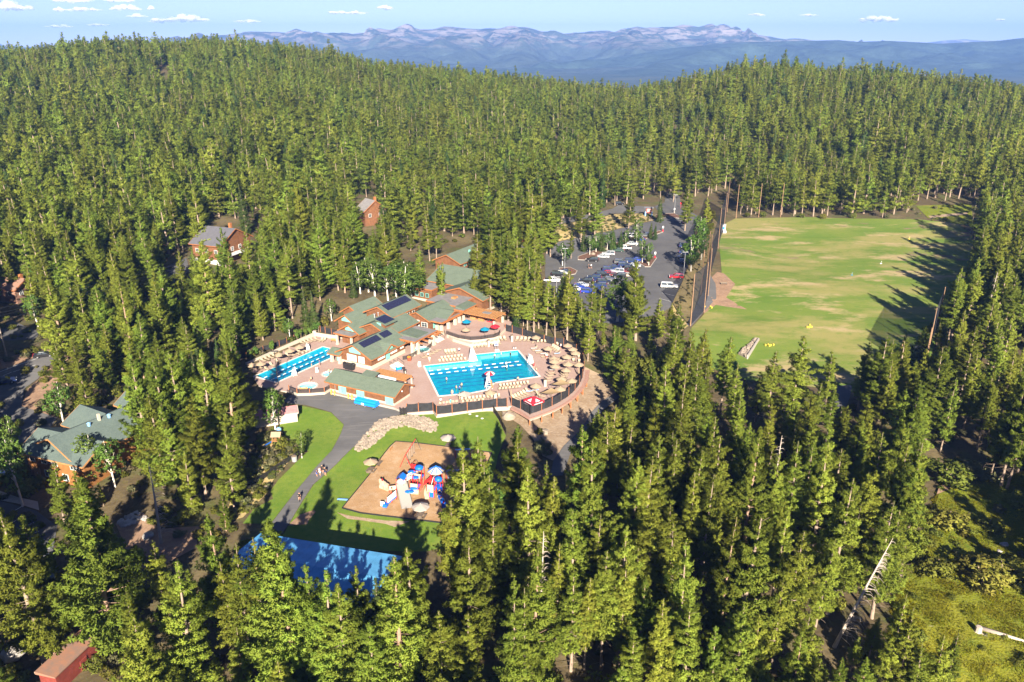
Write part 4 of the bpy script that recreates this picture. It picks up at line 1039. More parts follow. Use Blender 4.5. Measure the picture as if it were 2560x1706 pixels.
def long_house():
    o = P(1, 1210, 1380, -.5); q = P(1, 1992, 1566, -.5)
    ang = math.degrees(math.atan2(q.y - o.y, q.x - o.x)); L = (q - o).length
    fr = Frame((o.x, o.y), ang, 0); W = 6.0
    t = thing('pool_house', 'long low pool house with three teal doors facing the asphalt apron', 'building', fr(L / 2, W / 2, -.5))
    walls(t, fr, 0, L, 0, W, -.6, 2.75, 4.15, 'u', 'siding', 1.1)
    gable(t, fr, 0, L, 0, W, 2.75, 4.15, 'u', .85)
    walls(t, fr, 7.6, 10.4, 2.9, 4.2, 3.4, 4.3, 4.45, 'u', 'siding', 0, name='dormer_wall')
    MB().hexa([fr(7.2, 2.3, 4.25), fr(10.8, 2.3, 4.25), fr(10.8, 4.6, 4.75), fr(7.2, 4.6, 4.75), fr(7.2, 2.3, 4.42), fr(10.8, 2.3, 4.42), fr(10.8, 4.6, 4.92), fr(7.2, 4.6, 4.92)]).build('dormer_roof', 'roof', t)
    rg, nm = fr.a, -fr.b
    for x in (3.6, 8.7, 16.6): door(t, fr(x, -.06, -.5), rg, nm, 2.1, 2.35, 'teal')
    for x in (.9, 5.4, 11.3, 17.8): lamp_disc(t, fr(x, -.05, 1.95), nm, .22)
    lamp_disc(t, fr(L + .05, 3, 2.3), fr.a, .2)
    for x in (.3, 1.9): MB().tube(fr(x + 1.2, -.12, -.4), fr(x + 1.2, -.12, 2.4), .05, .05, 6).build('downpipe', 'galv', t)
    # yellow bollards
    for k, (x, lab) in enumerate(((1.0, 'first yellow bollard at the left corner of the pool house'), (2.0, 'second yellow bollard from the left corner of the pool house'), (5.9, 'yellow bollard between the first and second teal doors, farther left'), (6.9, 'yellow bollard just left of the middle teal door'))):
        p = fr(x, -1.0, 0); z = h1(p.x, p.y)
        tag(MB().lathe([(.13, z), (.13, z + 1.15), (.09, z + 1.24), (.02, z + 1.27)], (p.x, p.y, 0), 8).build('bollard', 'yellow'), lab, 'bollard', 'yellow bollards by the pool house')
    # rolled pool covers
    p = fr(12.0, -2.1, 0); z = h1(p.x, p.y)
    c = thing('pool_cover_cart', 'blue rolled pool covers on a cart by the teal doors', 'cover cart', (p.x, p.y, z))
    f2 = Frame((p.x, p.y), ang + 2)
    for j, (b, zz) in enumerate(((-.55, .75), (.15, .75), (.85, .75), (-.2, 1.3), (.5, 1.3))):
        MB().tube(f2(-2.9, b, z + zz), f2(2.6, b, z + zz), .34, .34, 10).build('cover_roll', 'bluebin', c)
    for x in (-2.4, 0, 2.2): MB().beam(f2(x, -1.0, z + .35), f2(x, 1.3, z + .35), .1, .12).build('frame', 'galv', c)
    for x in (-2.4, 2.2):
        for b in (-.9, 1.2): MB().tube(f2(x, b - .06, z + .2), f2(x, b + .06, z + .2), .18, .18, 10).build('wheel', 'tyre', c)
    MB().box(*f2(-.6, -.92, 0)[:2], z + .6, .7, .03, .5, f2.ang).build('label', 'white', c)
    # wooden trellis behind it
    tr = thing('trellis', 'brown timber trellis behind the pool house ridge', 'trellis', fr(11.5, 9, 0))
    for k in range(22): MB().beam(fr(7.0 + k * .42, 6.9, 2.9), fr(7.0 + k * .42, 10.2, 3.0), .16, .22).build('slat', 'wood', tr)
    for b in (7.3, 9.8): MB().beam(fr(6.6, b, 2.72), fr(16.4, b, 2.72), .2, .25).build('beam', 'trim', tr)
    for x in (7, 11.5, 16):
        for b in (7.3, 9.8): MB().box(*fr(x, b, 0)[:2], .004, .3, .3, 2.6, fr.ang).build('post', 'stucco', tr)
    MB().hexa([fr(7.8, 6.5, .004), fr(13.8, 6.5, .004), fr(13.8, 6.8, .004), fr(7.8, 6.8, .004), fr(7.8, 6.5, 3.2), fr(13.8, 6.5, 3.2), fr(13.8, 6.8, 3.2), fr(7.8, 6.8, 3.2)]).build('screen', 'white', tr)
long_house()
def tub_wall():
    pts = [P(1, *p, 0) for p in ((700, 1360), (800, 1402), (955, 1398), (1135, 1385), (1205, 1342))]
    t = thing('tub_wall', 'cream retaining wall under the hot tub deck', 'wall', pts[2])
    f = thing('tub_railing', 'brown posted railing on the cream hot tub wall', 'railing', pts[1])
    for a, b in zip(pts[:-1], pts[1:]):
        MB().beam((a.x, a.y, -.45), (b.x, b.y, -.45), .35, 1.3).build('wall_segment', 'stucco', t)
        MB().beam((a.x, a.y, 1.2), (b.x, b.y, 1.2), .08, .08).build('rail', 'black', f)
        MB().add([(a.x, a.y, .3), (b.x, b.y, .3), (b.x, b.y, 1.15), (a.x, a.y, 1.15)], [(0, 1, 2, 3)]).build('mesh_panel', 'rail', f)
    for p in pts: MB().box(p.x, p.y, .21, .16, .16, 1.3).build('post', 'post', f)
    lw_ = [P(1, *p, 0) for p in ((175, 1062), (350, 985), (560, 888), (780, 788), (1015, 684), (1150, 706), (1290, 726), (1445, 695))]
    t = thing('lap_pool_wall', 'long cream wall along the far side of the lap pool deck', 'wall', lw_[2])
    for a, b in zip(lw_[:-1], lw_[1:]):
        MB().beam((a.x, a.y, .5), (b.x, b.y, .5), .35, .99).build('wall_segment', 'stucco', t)
    for p in (lw_[4], lw_[6]): MB().box(p.x, p.y, .004, .9, .9, 1.4).build('pillar', 'stucco', t)
tub_wall()
def shed():
    o = GT(6, 745, 452); q = GT(6, 918, 425)
    fr = Frame((o.x, o.y), math.degrees(math.atan2(q.y - o.y, q.x - o.x)), o.z); L = (q - o).length
    t = thing('garden_shed', 'cream shed with faded pink roof on the left lawn', 'shed', fr(0, 1.5, 0))
    walls(t, fr, -5.5, L, 0, 3.2, -.1, 2.3, 3.1, 'u', 'stucco', 0); gable(t, fr, -5.5, L, 0, 3.2, 2.3, 3.1, 'u', .25, 'pinkroof', 'stucco')
    win(t, fr(-1.8, -.02, 1.7), fr.a, -fr.b, .7, .6, 1, pane='glass')
shed()
def left_house():
    o = GT(5, 352, 1470); fr = Frame((o.x, o.y), -20, o.z)
    t = thing('timber_building', 'two storey orange timber building with dark green roof beside the left car park', 'building', fr(6, 6, 0))
    walls(t, fr, 0, 14.0, 0, 8.5, -.5, 5.6, 7.6, 'u', 'siding2', 0); gable(t, fr, 0, 14.0, 0, 8.5, 5.6, 7.6, 'u', 1.1, 'roof_dark', 'wood')
    f2 = Frame(fr(6.2, 3, 0)[:2], 60, o.z)
    walls(t, f2, 2, 25, -5.6, 5.6, -.5, 5.7, 8.3, 'u', 'siding2', 0); gable(t, f2, -1.5, 25, -5.6, 5.6, 5.7, 8.3, 'u', 1.0, 'roof_dark', 'wood')
    for u0, u1, v0, v1 in ((6.5, 14, 3, 9.5), (17.5, 24.5, 3, 8.8)):
        walls(t, f2, u0, u1, v0, v1, -.5, 5.5, 7.6, 'v', 'siding2', 0); gable(t, f2, u0, u1, v0 - 2, v1, 5.5, 7.6, 'v', .8, 'roof_dark', 'wood', name='wing_roof')
    walls(t, f2, 13, 20, -9.5, -3, -.5, 5.3, 7.2, 'v', 'siding2', 0); gable(t, f2, 13, 20, -9.5, -2, 5.3, 7.2, 'v', .8, 'roof_dark', 'wood', name='wing_roof')
    for k in range(5): MB().lathe([(.3, 8.0), (.3, 8.55), (.42, 8.6), (.1, 8.8)], (*f2(5 + k * 4.2, -.9, 0)[:2], o.z), 8).build('roof_vent', 'bluel', t)
    for u in (7.3, 19.6): MB().box(*f2(u, -.6, 0)[:2], o.z + 8.0, .45, .45, 1.5, f2.ang).build('chimney', 'stucco', t)
    for x in (1.4, 4.3, 6.9): win(t, fr(x, -.02, 4.1), fr.a, -fr.b, 1.3, 1.6, 2, pane='glass')
    win(t, fr(5.6, -.02, 4.2), fr.a, -fr.b, .8, 1.3, 1, pane='glass'); win(t, fr(11.8, -.02, 4.1), fr.a, -fr.b, 2.2, 1.5, 3, pane='glass')
    door(t, fr(1.9, -.06, -.1), fr.a, -fr.b, 1.6, 2.2, 'wood'); win(t, fr(4.6, -.02, 1.3), fr.a, -fr.b, 1.4, 1.4, 2, pane='glass'); win(t, fr(9, -.02, 1.3), fr.a, -fr.b, 1.4, 1.4, 2, pane='glass')
left_house()
def house(px, ang, L, W, h, rise, lab, wm='siding', rm='greyroof', axis='u', extra=None, name='house'):
    o = GT(*px); fr = Frame((o.x, o.y), ang, o.z)
    t = thing(name, lab, 'house', fr(L / 2, W / 2, 0))
    walls(t, fr, 0, L, 0, W, -1.5, h, h + rise, axis, wm, 0); gable(t, fr, 0, L, 0, W, h, h + rise, axis, .8, rm, 'trim')
    n = max(1, int(L / 4))
    for k in range(n): win(t, fr(L * (k + .5) / n, -.02, h * .62), fr.a, -fr.b, 1.3, 1.3, 2, pane='glass')
    m = max(1, int(W / 4))
    for k in range(m): win(t, fr(L + .02, W * (k + .5) / m, h * .62), fr.b, fr.a, 1.3, 1.5, 2, pane='glass')
    p = fr(L * .75, W * .62, 0); MB().box(p.x, p.y, o.z + h + rise * .6, .9, .9, rise * .6 + .6, fr.ang).build('chimney', 'trim', t)
    if extra: extra(t, fr)
    return t
def big_house_extra(t, fr):
    win(t, fr(11.9, 6.5, 6.2), fr.b, fr.a, 1.8, 2.6, 2, 2, pane='glass')
    f = thing('deck', None, None); f.parent = t
    MB().hexa([fr(12.1, 1, 2.6), fr(15, 1, 2.6), fr(15, 12, 2.6), fr(12.1, 12, 2.6), fr(12.1, 1, 2.8), fr(15, 1, 2.8), fr(15, 12, 2.8), fr(12.1, 12, 2.8)]).build('balcony', 'white', t)
    for k in range(4): MB().box(*fr(14.7, 1.4 + k * 3.4, 0)[:2], fr.z + 2.8, .1, .1, 1.0, fr.ang).build('balcony_post', 'white', t)
    MB().hexa([fr(-.05, -.08, -1), fr(12.05, -.08, -1), fr(12.05, -.02, -1), fr(-.05, -.02, -1), fr(-.05, -.08, 1.2), fr(12.05, -.08, 1.2), fr(12.05, -.02, 1.2), fr(-.05, -.02, 1.2)]).build('base_wall', 'white', t)
house((12, 1385, 720), -21, 12.1, 16.0, 6.6, 4.2, 'big grey roofed red cabin with white balcony in the forest', extra=big_house_extra)
house((13, 318, 600), -50, 6.5, 10.0, 6.5, 3.6, 'narrow dark red cabin with pale grey roof behind the pool lodge', rm='flatroof')
house((13, 1530, 905), -20, 9, 7, 3.6, 2.2, 'small grey roofed cabin hidden behind pines right of the rear lodge')
house((13, 1670, 480), -15, 9, 7, 3.4, 1.8, 'low dark roofed cabin above the orange dirt bank')
house((13, 1890, 395), -15, 14, 9, 4.5, 2.6, 'pale grey house among trunks above the upper road', wm='stucco', rm='flatroof')
house((13, 1215, 505), -20, 6, 5, 3.0, 1.6, 'tiny orange cabin glimpsed in the trees above the lodge', wm='siding2', rm='flatroof')
house((12, -30, 1010), -14, 8, 8, 4.6, 2.0, 'dark brown house at the left edge behind the utility wires', wm='rustroof', rm='rustroof')
house((12, 1092, 600), -10, 6, 6, 4.5, 1.5, 'small orange cabin left of the big grey roofed cabin', wm='siding2')
house((21, 732, 352), -30, 12, 9, 5.0, 4.0, 'lone brown cabin near the crest of the left hill', rm='rustroof', wm='trim')
house((22, 690, 790), -10, 9, 7, 4.0, 2.0, 'grey roofed house at the forest edge above the parking lot')
house((22, 1890, 785), -15, 8, 6, 3.0, 1.5, 'teal roofed cabin in the right forest', rm='teal')
def red_shed():
    o = GT(9, 315, 1600); q = GT(9, 440, 1620)
    fr = Frame((o.x, o.y), -14, o.z)
    t = thing('red_shed', 'red shed with a worn rusty flat roof in the near left corner', 'shed', fr(1.2, 3, 0))
    walls(t, fr, 0, 2.6, 0, 9.5, -.6, 2.7, 2.75, 'v', 'redshed', 0)
    g = [(-.25, -.3), (2.85, -.3), (2.85, 9.8), (-.25, 9.8)]
    MB().hexa([fr(*p, 2.72) for p in g] + [fr(p[0], p[1], 2.9 if p[0] > 1 else 3.15) for p in g]).build('roof', 'rustroof', t)
    tr = MB(); tr.beam(fr(-.27, -.3, 3.0), fr(-.27, 9.8, 3.0), .06, .2); tr.build('fascia', 'stucco', t)
    win(t, fr(2.62, 7.6, 1.6), fr.b, fr.a, .5, .6, 1, pane='white'); door(t, fr(2.64, 4.5, -.4), fr.b, fr.a, 1.2, 2.0, 'redshed', split=False)
red_shed()
def blue_roof():
    zr = 3.6
    a = P(9, 2085, 478, zr); b = P(10, 612, 622, zr)
    d = (b - a); ang = math.degrees(math.atan2(d.y, d.x)); L = d.length
    fr = Frame((a.x, a.y), ang, 0)
    z0 = h1(*fr(L / 2, -6, 0)[:2])
    t = thing('covered_court', 'broad shiny blue roof on posts between the playground and the nearest pines', 'pavilion', fr(L / 2, -6, z0))
    n = 13
    for k in range(n):
        u0, u1 = -4 + (L + 4) * k / n, -4 + (L + 4) * (k + 1) / n - .03
        for va, vb, za, zb in ((0, -6.5, zr, zr + .9), (-6.5, -13, zr + .9, zr)):
            MB().hexa([fr(u0, va, za - .1), fr(u1, va, za - .1), fr(u1, vb, zb - .1), fr(u0, vb, zb - .1), fr(u0, va, za), fr(u1, va, za), fr(u1, vb, zb), fr(u0, vb, zb)]).build('roof_sheet', 'tarp', t)
    for u in (-3.5, 2, 7, L - .4):
        for v in (-.5, -12.5): p = fr(u, v, 0); MB().box(p.x, p.y, h1(p.x, p.y) - .2, .25, .25, zr - h1(p.x, p.y), fr.ang).build('post', 'steel', t)
blue_roof()
def lot_kiosk():
    p = GT(4, 180, 660)
    fr = Frame((p.x, p.y), -10, p.z)
    t = thing('white_trailer', 'white box trailer parked at the far left corner of the parking lot', 'trailer', fr(0, 0, 0))
    MB().hexa([fr(x, y, z) for z in (.7, 3.2) for x, y in ((-3, -1.2), (3, -1.2), (3, 1.2), (-3, 1.2))]).build('body', 'cream', t)
    MB().hexa([fr(x, y, z) for z in (3.2, 3.3) for x, y in ((-3.05, -1.25), (3.05, -1.25), (3.05, 1.25), (-3.05, 1.25))]).build('roof', 'white', t)
    for x in (-.6, .6): MB().tube(fr(x, -1.25, .4), fr(x, 1.25, .4), .4, .4, 10).build('wheel', 'tyre', t)
    MB().hexa([fr(x, y, z) for z in (.5, .7) for x, y in ((-4.2, -.1), (-3, -.1), (-3, .1), (-4.2, .1))]).build('tow_bar', 'black', t)
lot_kiosk()
# ------------------------------------------------------------------ labels that single things out
ORD = ['', 'closest', 'second closest', 'third closest', 'fourth closest', 'fifth closest', 'sixth closest', 'seventh closest', 'eighth closest', 'ninth closest', 'tenth closest', 'eleventh closest', 'twelfth closest']
def ordw(n):
    if n < len(ORD): return ORD[n]
    return f'{n}th closest'
def name_by_marks(items, marks, noun):
    """items [(x,y,desc)], marks {words:(x,y)}: the label with the smallest true rank of its kind and side"""
    out = [None] * len(items); best = [1e9] * len(items)
    for w, (mx, my) in marks.items():
        buckets = {}
        for i, (x, y, d) in enumerate(items):
            dx, dy = x - mx, y - my
            side = ('right' if dx > 0 else 'left') if abs(dx) > abs(dy) * .8 else ('beyond' if dy > 0 else 'in front')
            buckets.setdefault((d, side), []).append((dx * dx + dy * dy, i))
        for (d, side), l in buckets.items():
            l.sort()
            for r, (dd, i) in enumerate(l):
                sc = r + math.sqrt(dd) * .01
                if sc < best[i]:
                    best[i] = sc
                    sd = {'right': 'right of', 'left': 'left of', 'beyond': 'beyond', 'in front': 'in front of'}[side]
                    out[i] = ' '.join(f'{d}, {ordw(r + 1)} {noun} {sd} {w}'.split())
    return out
# ------------------------------------------------------------------ pool deck furniture
def proto_hide(t): t['proto'] = 1; return t
def umbrella_proto(label, canopy, r=1.32, n=8, square=False):
    t = thing('patio_umbrella', label, 'umbrella', (0, 0, 0), 'patio umbrellas')
    mb = MB()
    k = 4 if square else n
    prof = [(r, 2.15), (r * .98, 2.27), (r * .5, 2.58), (.04, 2.84)]
    mb.lathe(prof, n=k, cap=False); mb.build('canopy', canopy, t)
    MB().lathe([(.09, 2.82), (.06, 2.95), (.01, 3.0)], n=6).build('finial', canopy, t)
    MB().tube((0, 0, 0), (0, 0, 2.83), .03, .03, 6).build('pole', 'frame', t)
    MB().lathe([(.3, 0), (.3, .08), (.08, .16)], n=10).build('base', 'black', t)
    return t
MARKS = {}
def mk(w, p): MARKS[w] = (p[0], p[1])
mk('the red canopy tent', P(2, 1640, 1300, 0)); mk('the guard umbrella', P(2, 1110, 1120, 0)); mk('the guard chair on the right pool edge', P(2, 1590, 830, 0))
mk('the white wedge at the pool corner', P(2, 880, 770, 0)); mk('the white pillar near the tent', P(2, 1775, 1110, 0)); mk('the drinks fridge', P(7, 1790, 1080, .9))
mk('the solar roofed lodge', LW(6, -5)); mk('the hot tub', P(1, 930, 1298, 0)); mk('the far end of the lap pool', P(1, 1200, 840, 0)); mk('the near end of the lap pool', P(1, 420, 1220, 0))
mk('the white pillar on the back fence', P(2, 1368, 520, 0)); mk('the deck corner post', P(2, 1590, 1450, 0)); mk('the scoreboard on the far pool edge', P(2, 1185, 660, 0))
def umbrellas():
    tan = [(2, 1665, 505), (2, 2055, 600), (2, 2115, 645), (2, 2150, 695), (2, 1815, 640), (2, 2045, 740), (2, 1885, 758), (2, 1890, 800), (2, 1900, 855), (2, 2060, 835), (2, 2190, 835), (2, 2035, 900), (2, 1980, 1010), (2, 2105, 1030), (2, 1665, 1100), (2, 1965, 1135), (2, 1105, 1178),
           (1, 240, 1035), (1, 350, 1020), (1, 705, 862), (1, 825, 818), (1, 575, 910)]
    pr = umbrella_proto('', 'tan')
    pts = [P(r, x, y, 2.4) for r, x, y in tan]
    labs = name_by_marks([(p.x, p.y, 'tan patio umbrella') for p in pts], MARKS, 'one')
    for i, (p, l) in enumerate(zip(pts, labs)):
        if i == 0: pr.location = (p.x, p.y, 0); pr['label'] = l
        else: dup(pr, (p.x, p.y, 0), random.uniform(0, 1), l, scale=random.uniform(.96, 1.06))
    for (r, x, y), c, lab, z in (((2, 815, 310), 'tealcanvas', 'teal patio umbrella beside the snack bar counter', .9), ((2, 1040, 402), 'tealcanvas', 'teal patio umbrella at the railing next to the red one', .9),
                                 ((2, 1165, 368), 'redcanvas', 'plain red patio umbrella at the end of the terrace', .9), ((2, 808, 410), 'tan', 'pale tan umbrella standing low in the middle of the terrace', .2)):
        p = P(r, x, y, z + 2.4); u = umbrella_proto(lab, c); u.location = (p.x, p.y, z); u['group'] = 'umbrellas on the terrace'
    for (r, x, y), lab in (((2, 790, 1195), 'large square tan umbrella at the front edge of the L shaped pool'),):
        p = P(r, x, y, 2.4); u = umbrella_proto(lab, 'grey_canvas', 1.75, square=True); u.location = (p.x, p.y, 0); u.rotation_euler.z = .3
    for (r, x, y), lab in (((2, 1975, 1070), 'flat ochre shade sail among the umbrellas near the pillar'), ((2, 1850, 1175), 'flat ochre shade sail just behind the red canopy tent')):
        p = P(r, x, y, 2.5); t = thing('shade_sail', lab, 'shade sail', (p.x, p.y, 0), 'ochre shade sails')
        c = [(-2.3, -.2, 2.35), (-.2, -1.6, 2.6), (2.3, .1, 2.4), (.2, 1.6, 2.75)]
        mb = MB(); n = 6; vs = []
        for i in range(n + 1):
            for j in range(n + 1):
                a, b = i / n, j / n
                q = [c[0][k] * (1 - a) * (1 - b) + c[1][k] * a * (1 - b) + c[2][k] * a * b + c[3][k] * (1 - a) * b for k in range(3)]
                sg = 4 * a * (1 - a) + 4 * b * (1 - b)
                vs.append((q[0] * (1 - .05 * sg), q[1] * (1 - .05 * sg), q[2] - .06 * sg))
        mb.add(vs, [(i * (n + 1) + j, i * (n + 1) + j + 1, (i + 1) * (n + 1) + j + 1, (i + 1) * (n + 1) + j) for i in range(n) for j in range(n)])
        mb.build('canopy', 'tan2', t, local=True)
        for q in c: MB().tube((q[0], q[1], 0), q, .05, .05, 6).build('pole', 'frame', t, local=True)
    for (r, x, y), lab in (((2, 2190, 1000), 'folded tan umbrella by the fence at the right end of the deck'), ((2, 730, 1320), 'folded tan umbrella at the front fence'), ((2, 1360, 1275), 'folded ochre umbrella standing at the fence left of the tent'), ((2, 1845, 740), 'folded tan umbrella beside the curved lounger row')):
        p = P(r, x, y, 0); t = thing('folded_umbrella', lab, 'umbrella', p, 'folded patio umbrellas')
        MB().lathe([(.06, 1.0), (.17, 1.15), (.15, 2.0), (.05, 2.75), (.01, 2.85)], n=8).build('canopy', 'tan', t, local=True)
        MB().tube((0, 0, 0), (0, 0, 1.1), .03, .03, 6).build('pole', 'frame', t, local=True); MB().lathe([(.3, 0), (.3, .08), (.08, .16)], n=10).build('base', 'black', t, local=True)
umbrellas()
def lounger_proto():
    t = thing('sun_lounger', '', 'lounger', (0, 0, 0), 'beige sun loungers')
    f = MB()
    for s in (-.32, .32):
        f.beam((-.95, s, .32), (.35, s, .32), .05, .05); f.beam((.35, s, .32), (1.0, s, .85), .05, .05)
    f.build('frame', 'frame', t)
    for x in (-.8, .4):
        for s in (-.3, .3): MB().box(x, s, 0, .05, .05, .31).build('leg', 'frame', t)
    MB().hexa([(-.97, -.3, .33), (.35, -.3, .33), (.35, .3, .33), (-.97, .3, .33), (-.97, -.3, .38), (.35, -.3, .38), (.35, .3, .38), (-.97, .3, .38)]).build('seat', 'sling', t)
    MB().hexa([(.36, -.3, .345), (1.0, -.3, .87), (1.0, .3, .87), (.36, .3, .345), (.33, -.3, .39), (.97, -.3, .915), (.97, .3, .915), (.33, .3, .39)]).build('backrest', 'sling', t)
    return t
def chair_proto():
    t = thing('deck_chair', '', 'chair', (0, 0, 0), 'beige deck chairs')
    for x in (-.22, .22):
        for y in (-.22, .22): MB().box(x, y, 0, .04, .04, .42).build('leg', 'frame', t)
    MB().box(0, 0, .42, .52, .5, .05).build('seat', 'sling', t)
    MB().hexa([(-.26, .22, .47), (.26, .22, .47), (.26, .27, .47), (-.26, .27, .47), (-.26, .34, .95), (.26, .34, .95), (.26, .39, .95), (-.26, .39, .95)]).build('backrest', 'sling', t)
    for s in (-.27, .27): MB().beam((s, -.22, .66), (s, .3, .66), .05, .04).build('armrest', 'frame', t)
    return t
def loungers():
    L = []
    def row(r, a, b, n, head):
        for k in range(n):
            f = k / max(1, n - 1); p = P(r, a[0] + (b[0] - a[0]) * f, a[1] + (b[1] - a[1]) * f, .35)
            L.append((p.x, p.y, math.radians(head + random.uniform(-5, 5)), 0))
    row(2, (568, 695), (675, 685), 4, 108); row(2, (905, 622), (1040, 605), 4, 108); row(2, (1115, 585), (1215, 575), 3, 108); row(2, (1240, 530), (1285, 528), 2, 108)
    row(2, (1430, 535), (1580, 540), 4, 75); row(2, (1635, 560), (1650, 555), 1, 75)
    row(2, (290, 752), (460, 665), 5, 200)
    row(2, (1845, 945), (1805, 1040), 4, 195); row(2, (2015, 935), (2010, 985), 3, 195); row(2, (1410, 1255), (1540, 1195), 5, 130)
    row(2, (1640, 640), (1770, 740), 3, 20); row(2, (1860, 625), (1930, 670), 4, 60); row(2, (1700, 1190), (1730, 1225), 2, 160); row(2, (1920, 780), (1985, 800), 3, 20)
    row(2, (1580, 1165), (1580, 1165), 1, 150); row(2, (1660, 1155), (1660, 1155), 1, 200); row(2, (1925, 705), (1925, 705), 1, 10); row(2, (1870, 900), (1870, 900), 1, 10); row(2, (1665, 665), (1715, 665), 2, 0)
    row(1, (860, 770), (1040, 728), 5, 150); row(1, (1090, 738), (1125, 738), 2, 75); row(1, (380, 985), (520, 930), 4, 150); row(1, (225, 1060), (330, 1075), 3, 130); row(1, (430, 1090), (560, 1000), 3, 140); row(1, (690, 930), (870, 860), 5, 140)
    pr = lounger_proto()
    labs = name_by_marks([(x, y, 'beige sun lounger') for x, y, a, c in L], MARKS, 'lounger')
    for i, ((x, y, a, c), l) in enumerate(zip(L, labs)):
        if i == 0: pr.location = (x, y, 0.004); pr.rotation_euler.z = a; pr['label'] = l
        else: dup(pr, (x, y, 0.004), a, l)
    # towels on some of them
    for (r, x, y), m, lab in (((2, 1640, 640), 'white', 'white towel on the lounger at the curve of the back fence'), ((2, 1690, 670), 'white', 'white towel lying nearest the right back pool corner'), ((2, 1925, 703), 'towelb', 'blue and white towel on a lounger amid the umbrellas'), ((2, 1580, 1165), 'towelb', 'striped pale blue towel on a lounger left of the shade sail'), ((2, 1660, 1153), 'towelb', 'striped blue towel right of the pale blue one'), ((2, 1870, 900), 'white', 'white towel with a bather beside the umbrellas'), ((2, 2070, 632), 'bluebin', 'bright blue towel hung under the back row of umbrellas'), ((2, 1755, 705), 'white', 'white towel on the inner curve of loungers')):
        p = P(r, x, y, .5); mb = MB(); n = 5; vs = []
        for i in range(n + 1):
            for j in range(3): vs.append((p.x + (i / n - .5) * 1.5, p.y + (j / 2 - .5) * .66, .44 + (.4 * max(0, i / n - .6)) + random.uniform(0, .03)))
        mb.add(vs, [(i * 3 + j, (i + 1) * 3 + j, (i + 1) * 3 + j + 1, i * 3 + j + 1) for i in range(n) for j in range(2)])
        tag(mb.build('towel', m), lab, 'towel', 'towels on loungers')
    C = []
    def crow(a, b, n, ang, r=2):
        for k in range(n):
            f = k / max(1, n - 1); p = P(r, a[0] + (b[0] - a[0]) * f, a[1] + (b[1] - a[1]) * f, .5); C.append((p.x, p.y, math.radians(ang + random.uniform(-12, 12))))
    crow((515, 765), (760, 738), 7, 20); crow((487, 800), (800, 778), 8, 20); crow((1235, 1105), (1570, 1068), 9, 20); crow((1215, 1135), (1460, 1110), 7, 200)
    crow((760, 1268), (1215, 1225), 11, 15); crow((770, 1292), (1010, 1268), 6, 195); crow((490, 1312), (690, 1290), 6, 190); crow((1690, 560), (1780, 560), 3, 0); crow((1930, 590), (1930, 590), 1, 0); crow((2125, 745), (2190, 745), 2, 0); crow((2125, 790), (2195, 800), 2, 0)
    crow((420, 1075), (300, 1065), 3, 150, 1); crow((830, 910), (960, 860), 4, 150, 1)
    pr = chair_proto()
    labs = name_by_marks([(x, y, 'beige deck chair') for x, y, a in C], MARKS, '')
    for i, ((x, y, a), l) in enumerate(zip(C, labs)):
        if i == 0: pr.location = (x, y, 0.004); pr.rotation_euler.z = a; pr['label'] = l
        else: dup(pr, (x, y, 0.004), a, l)
loungers()
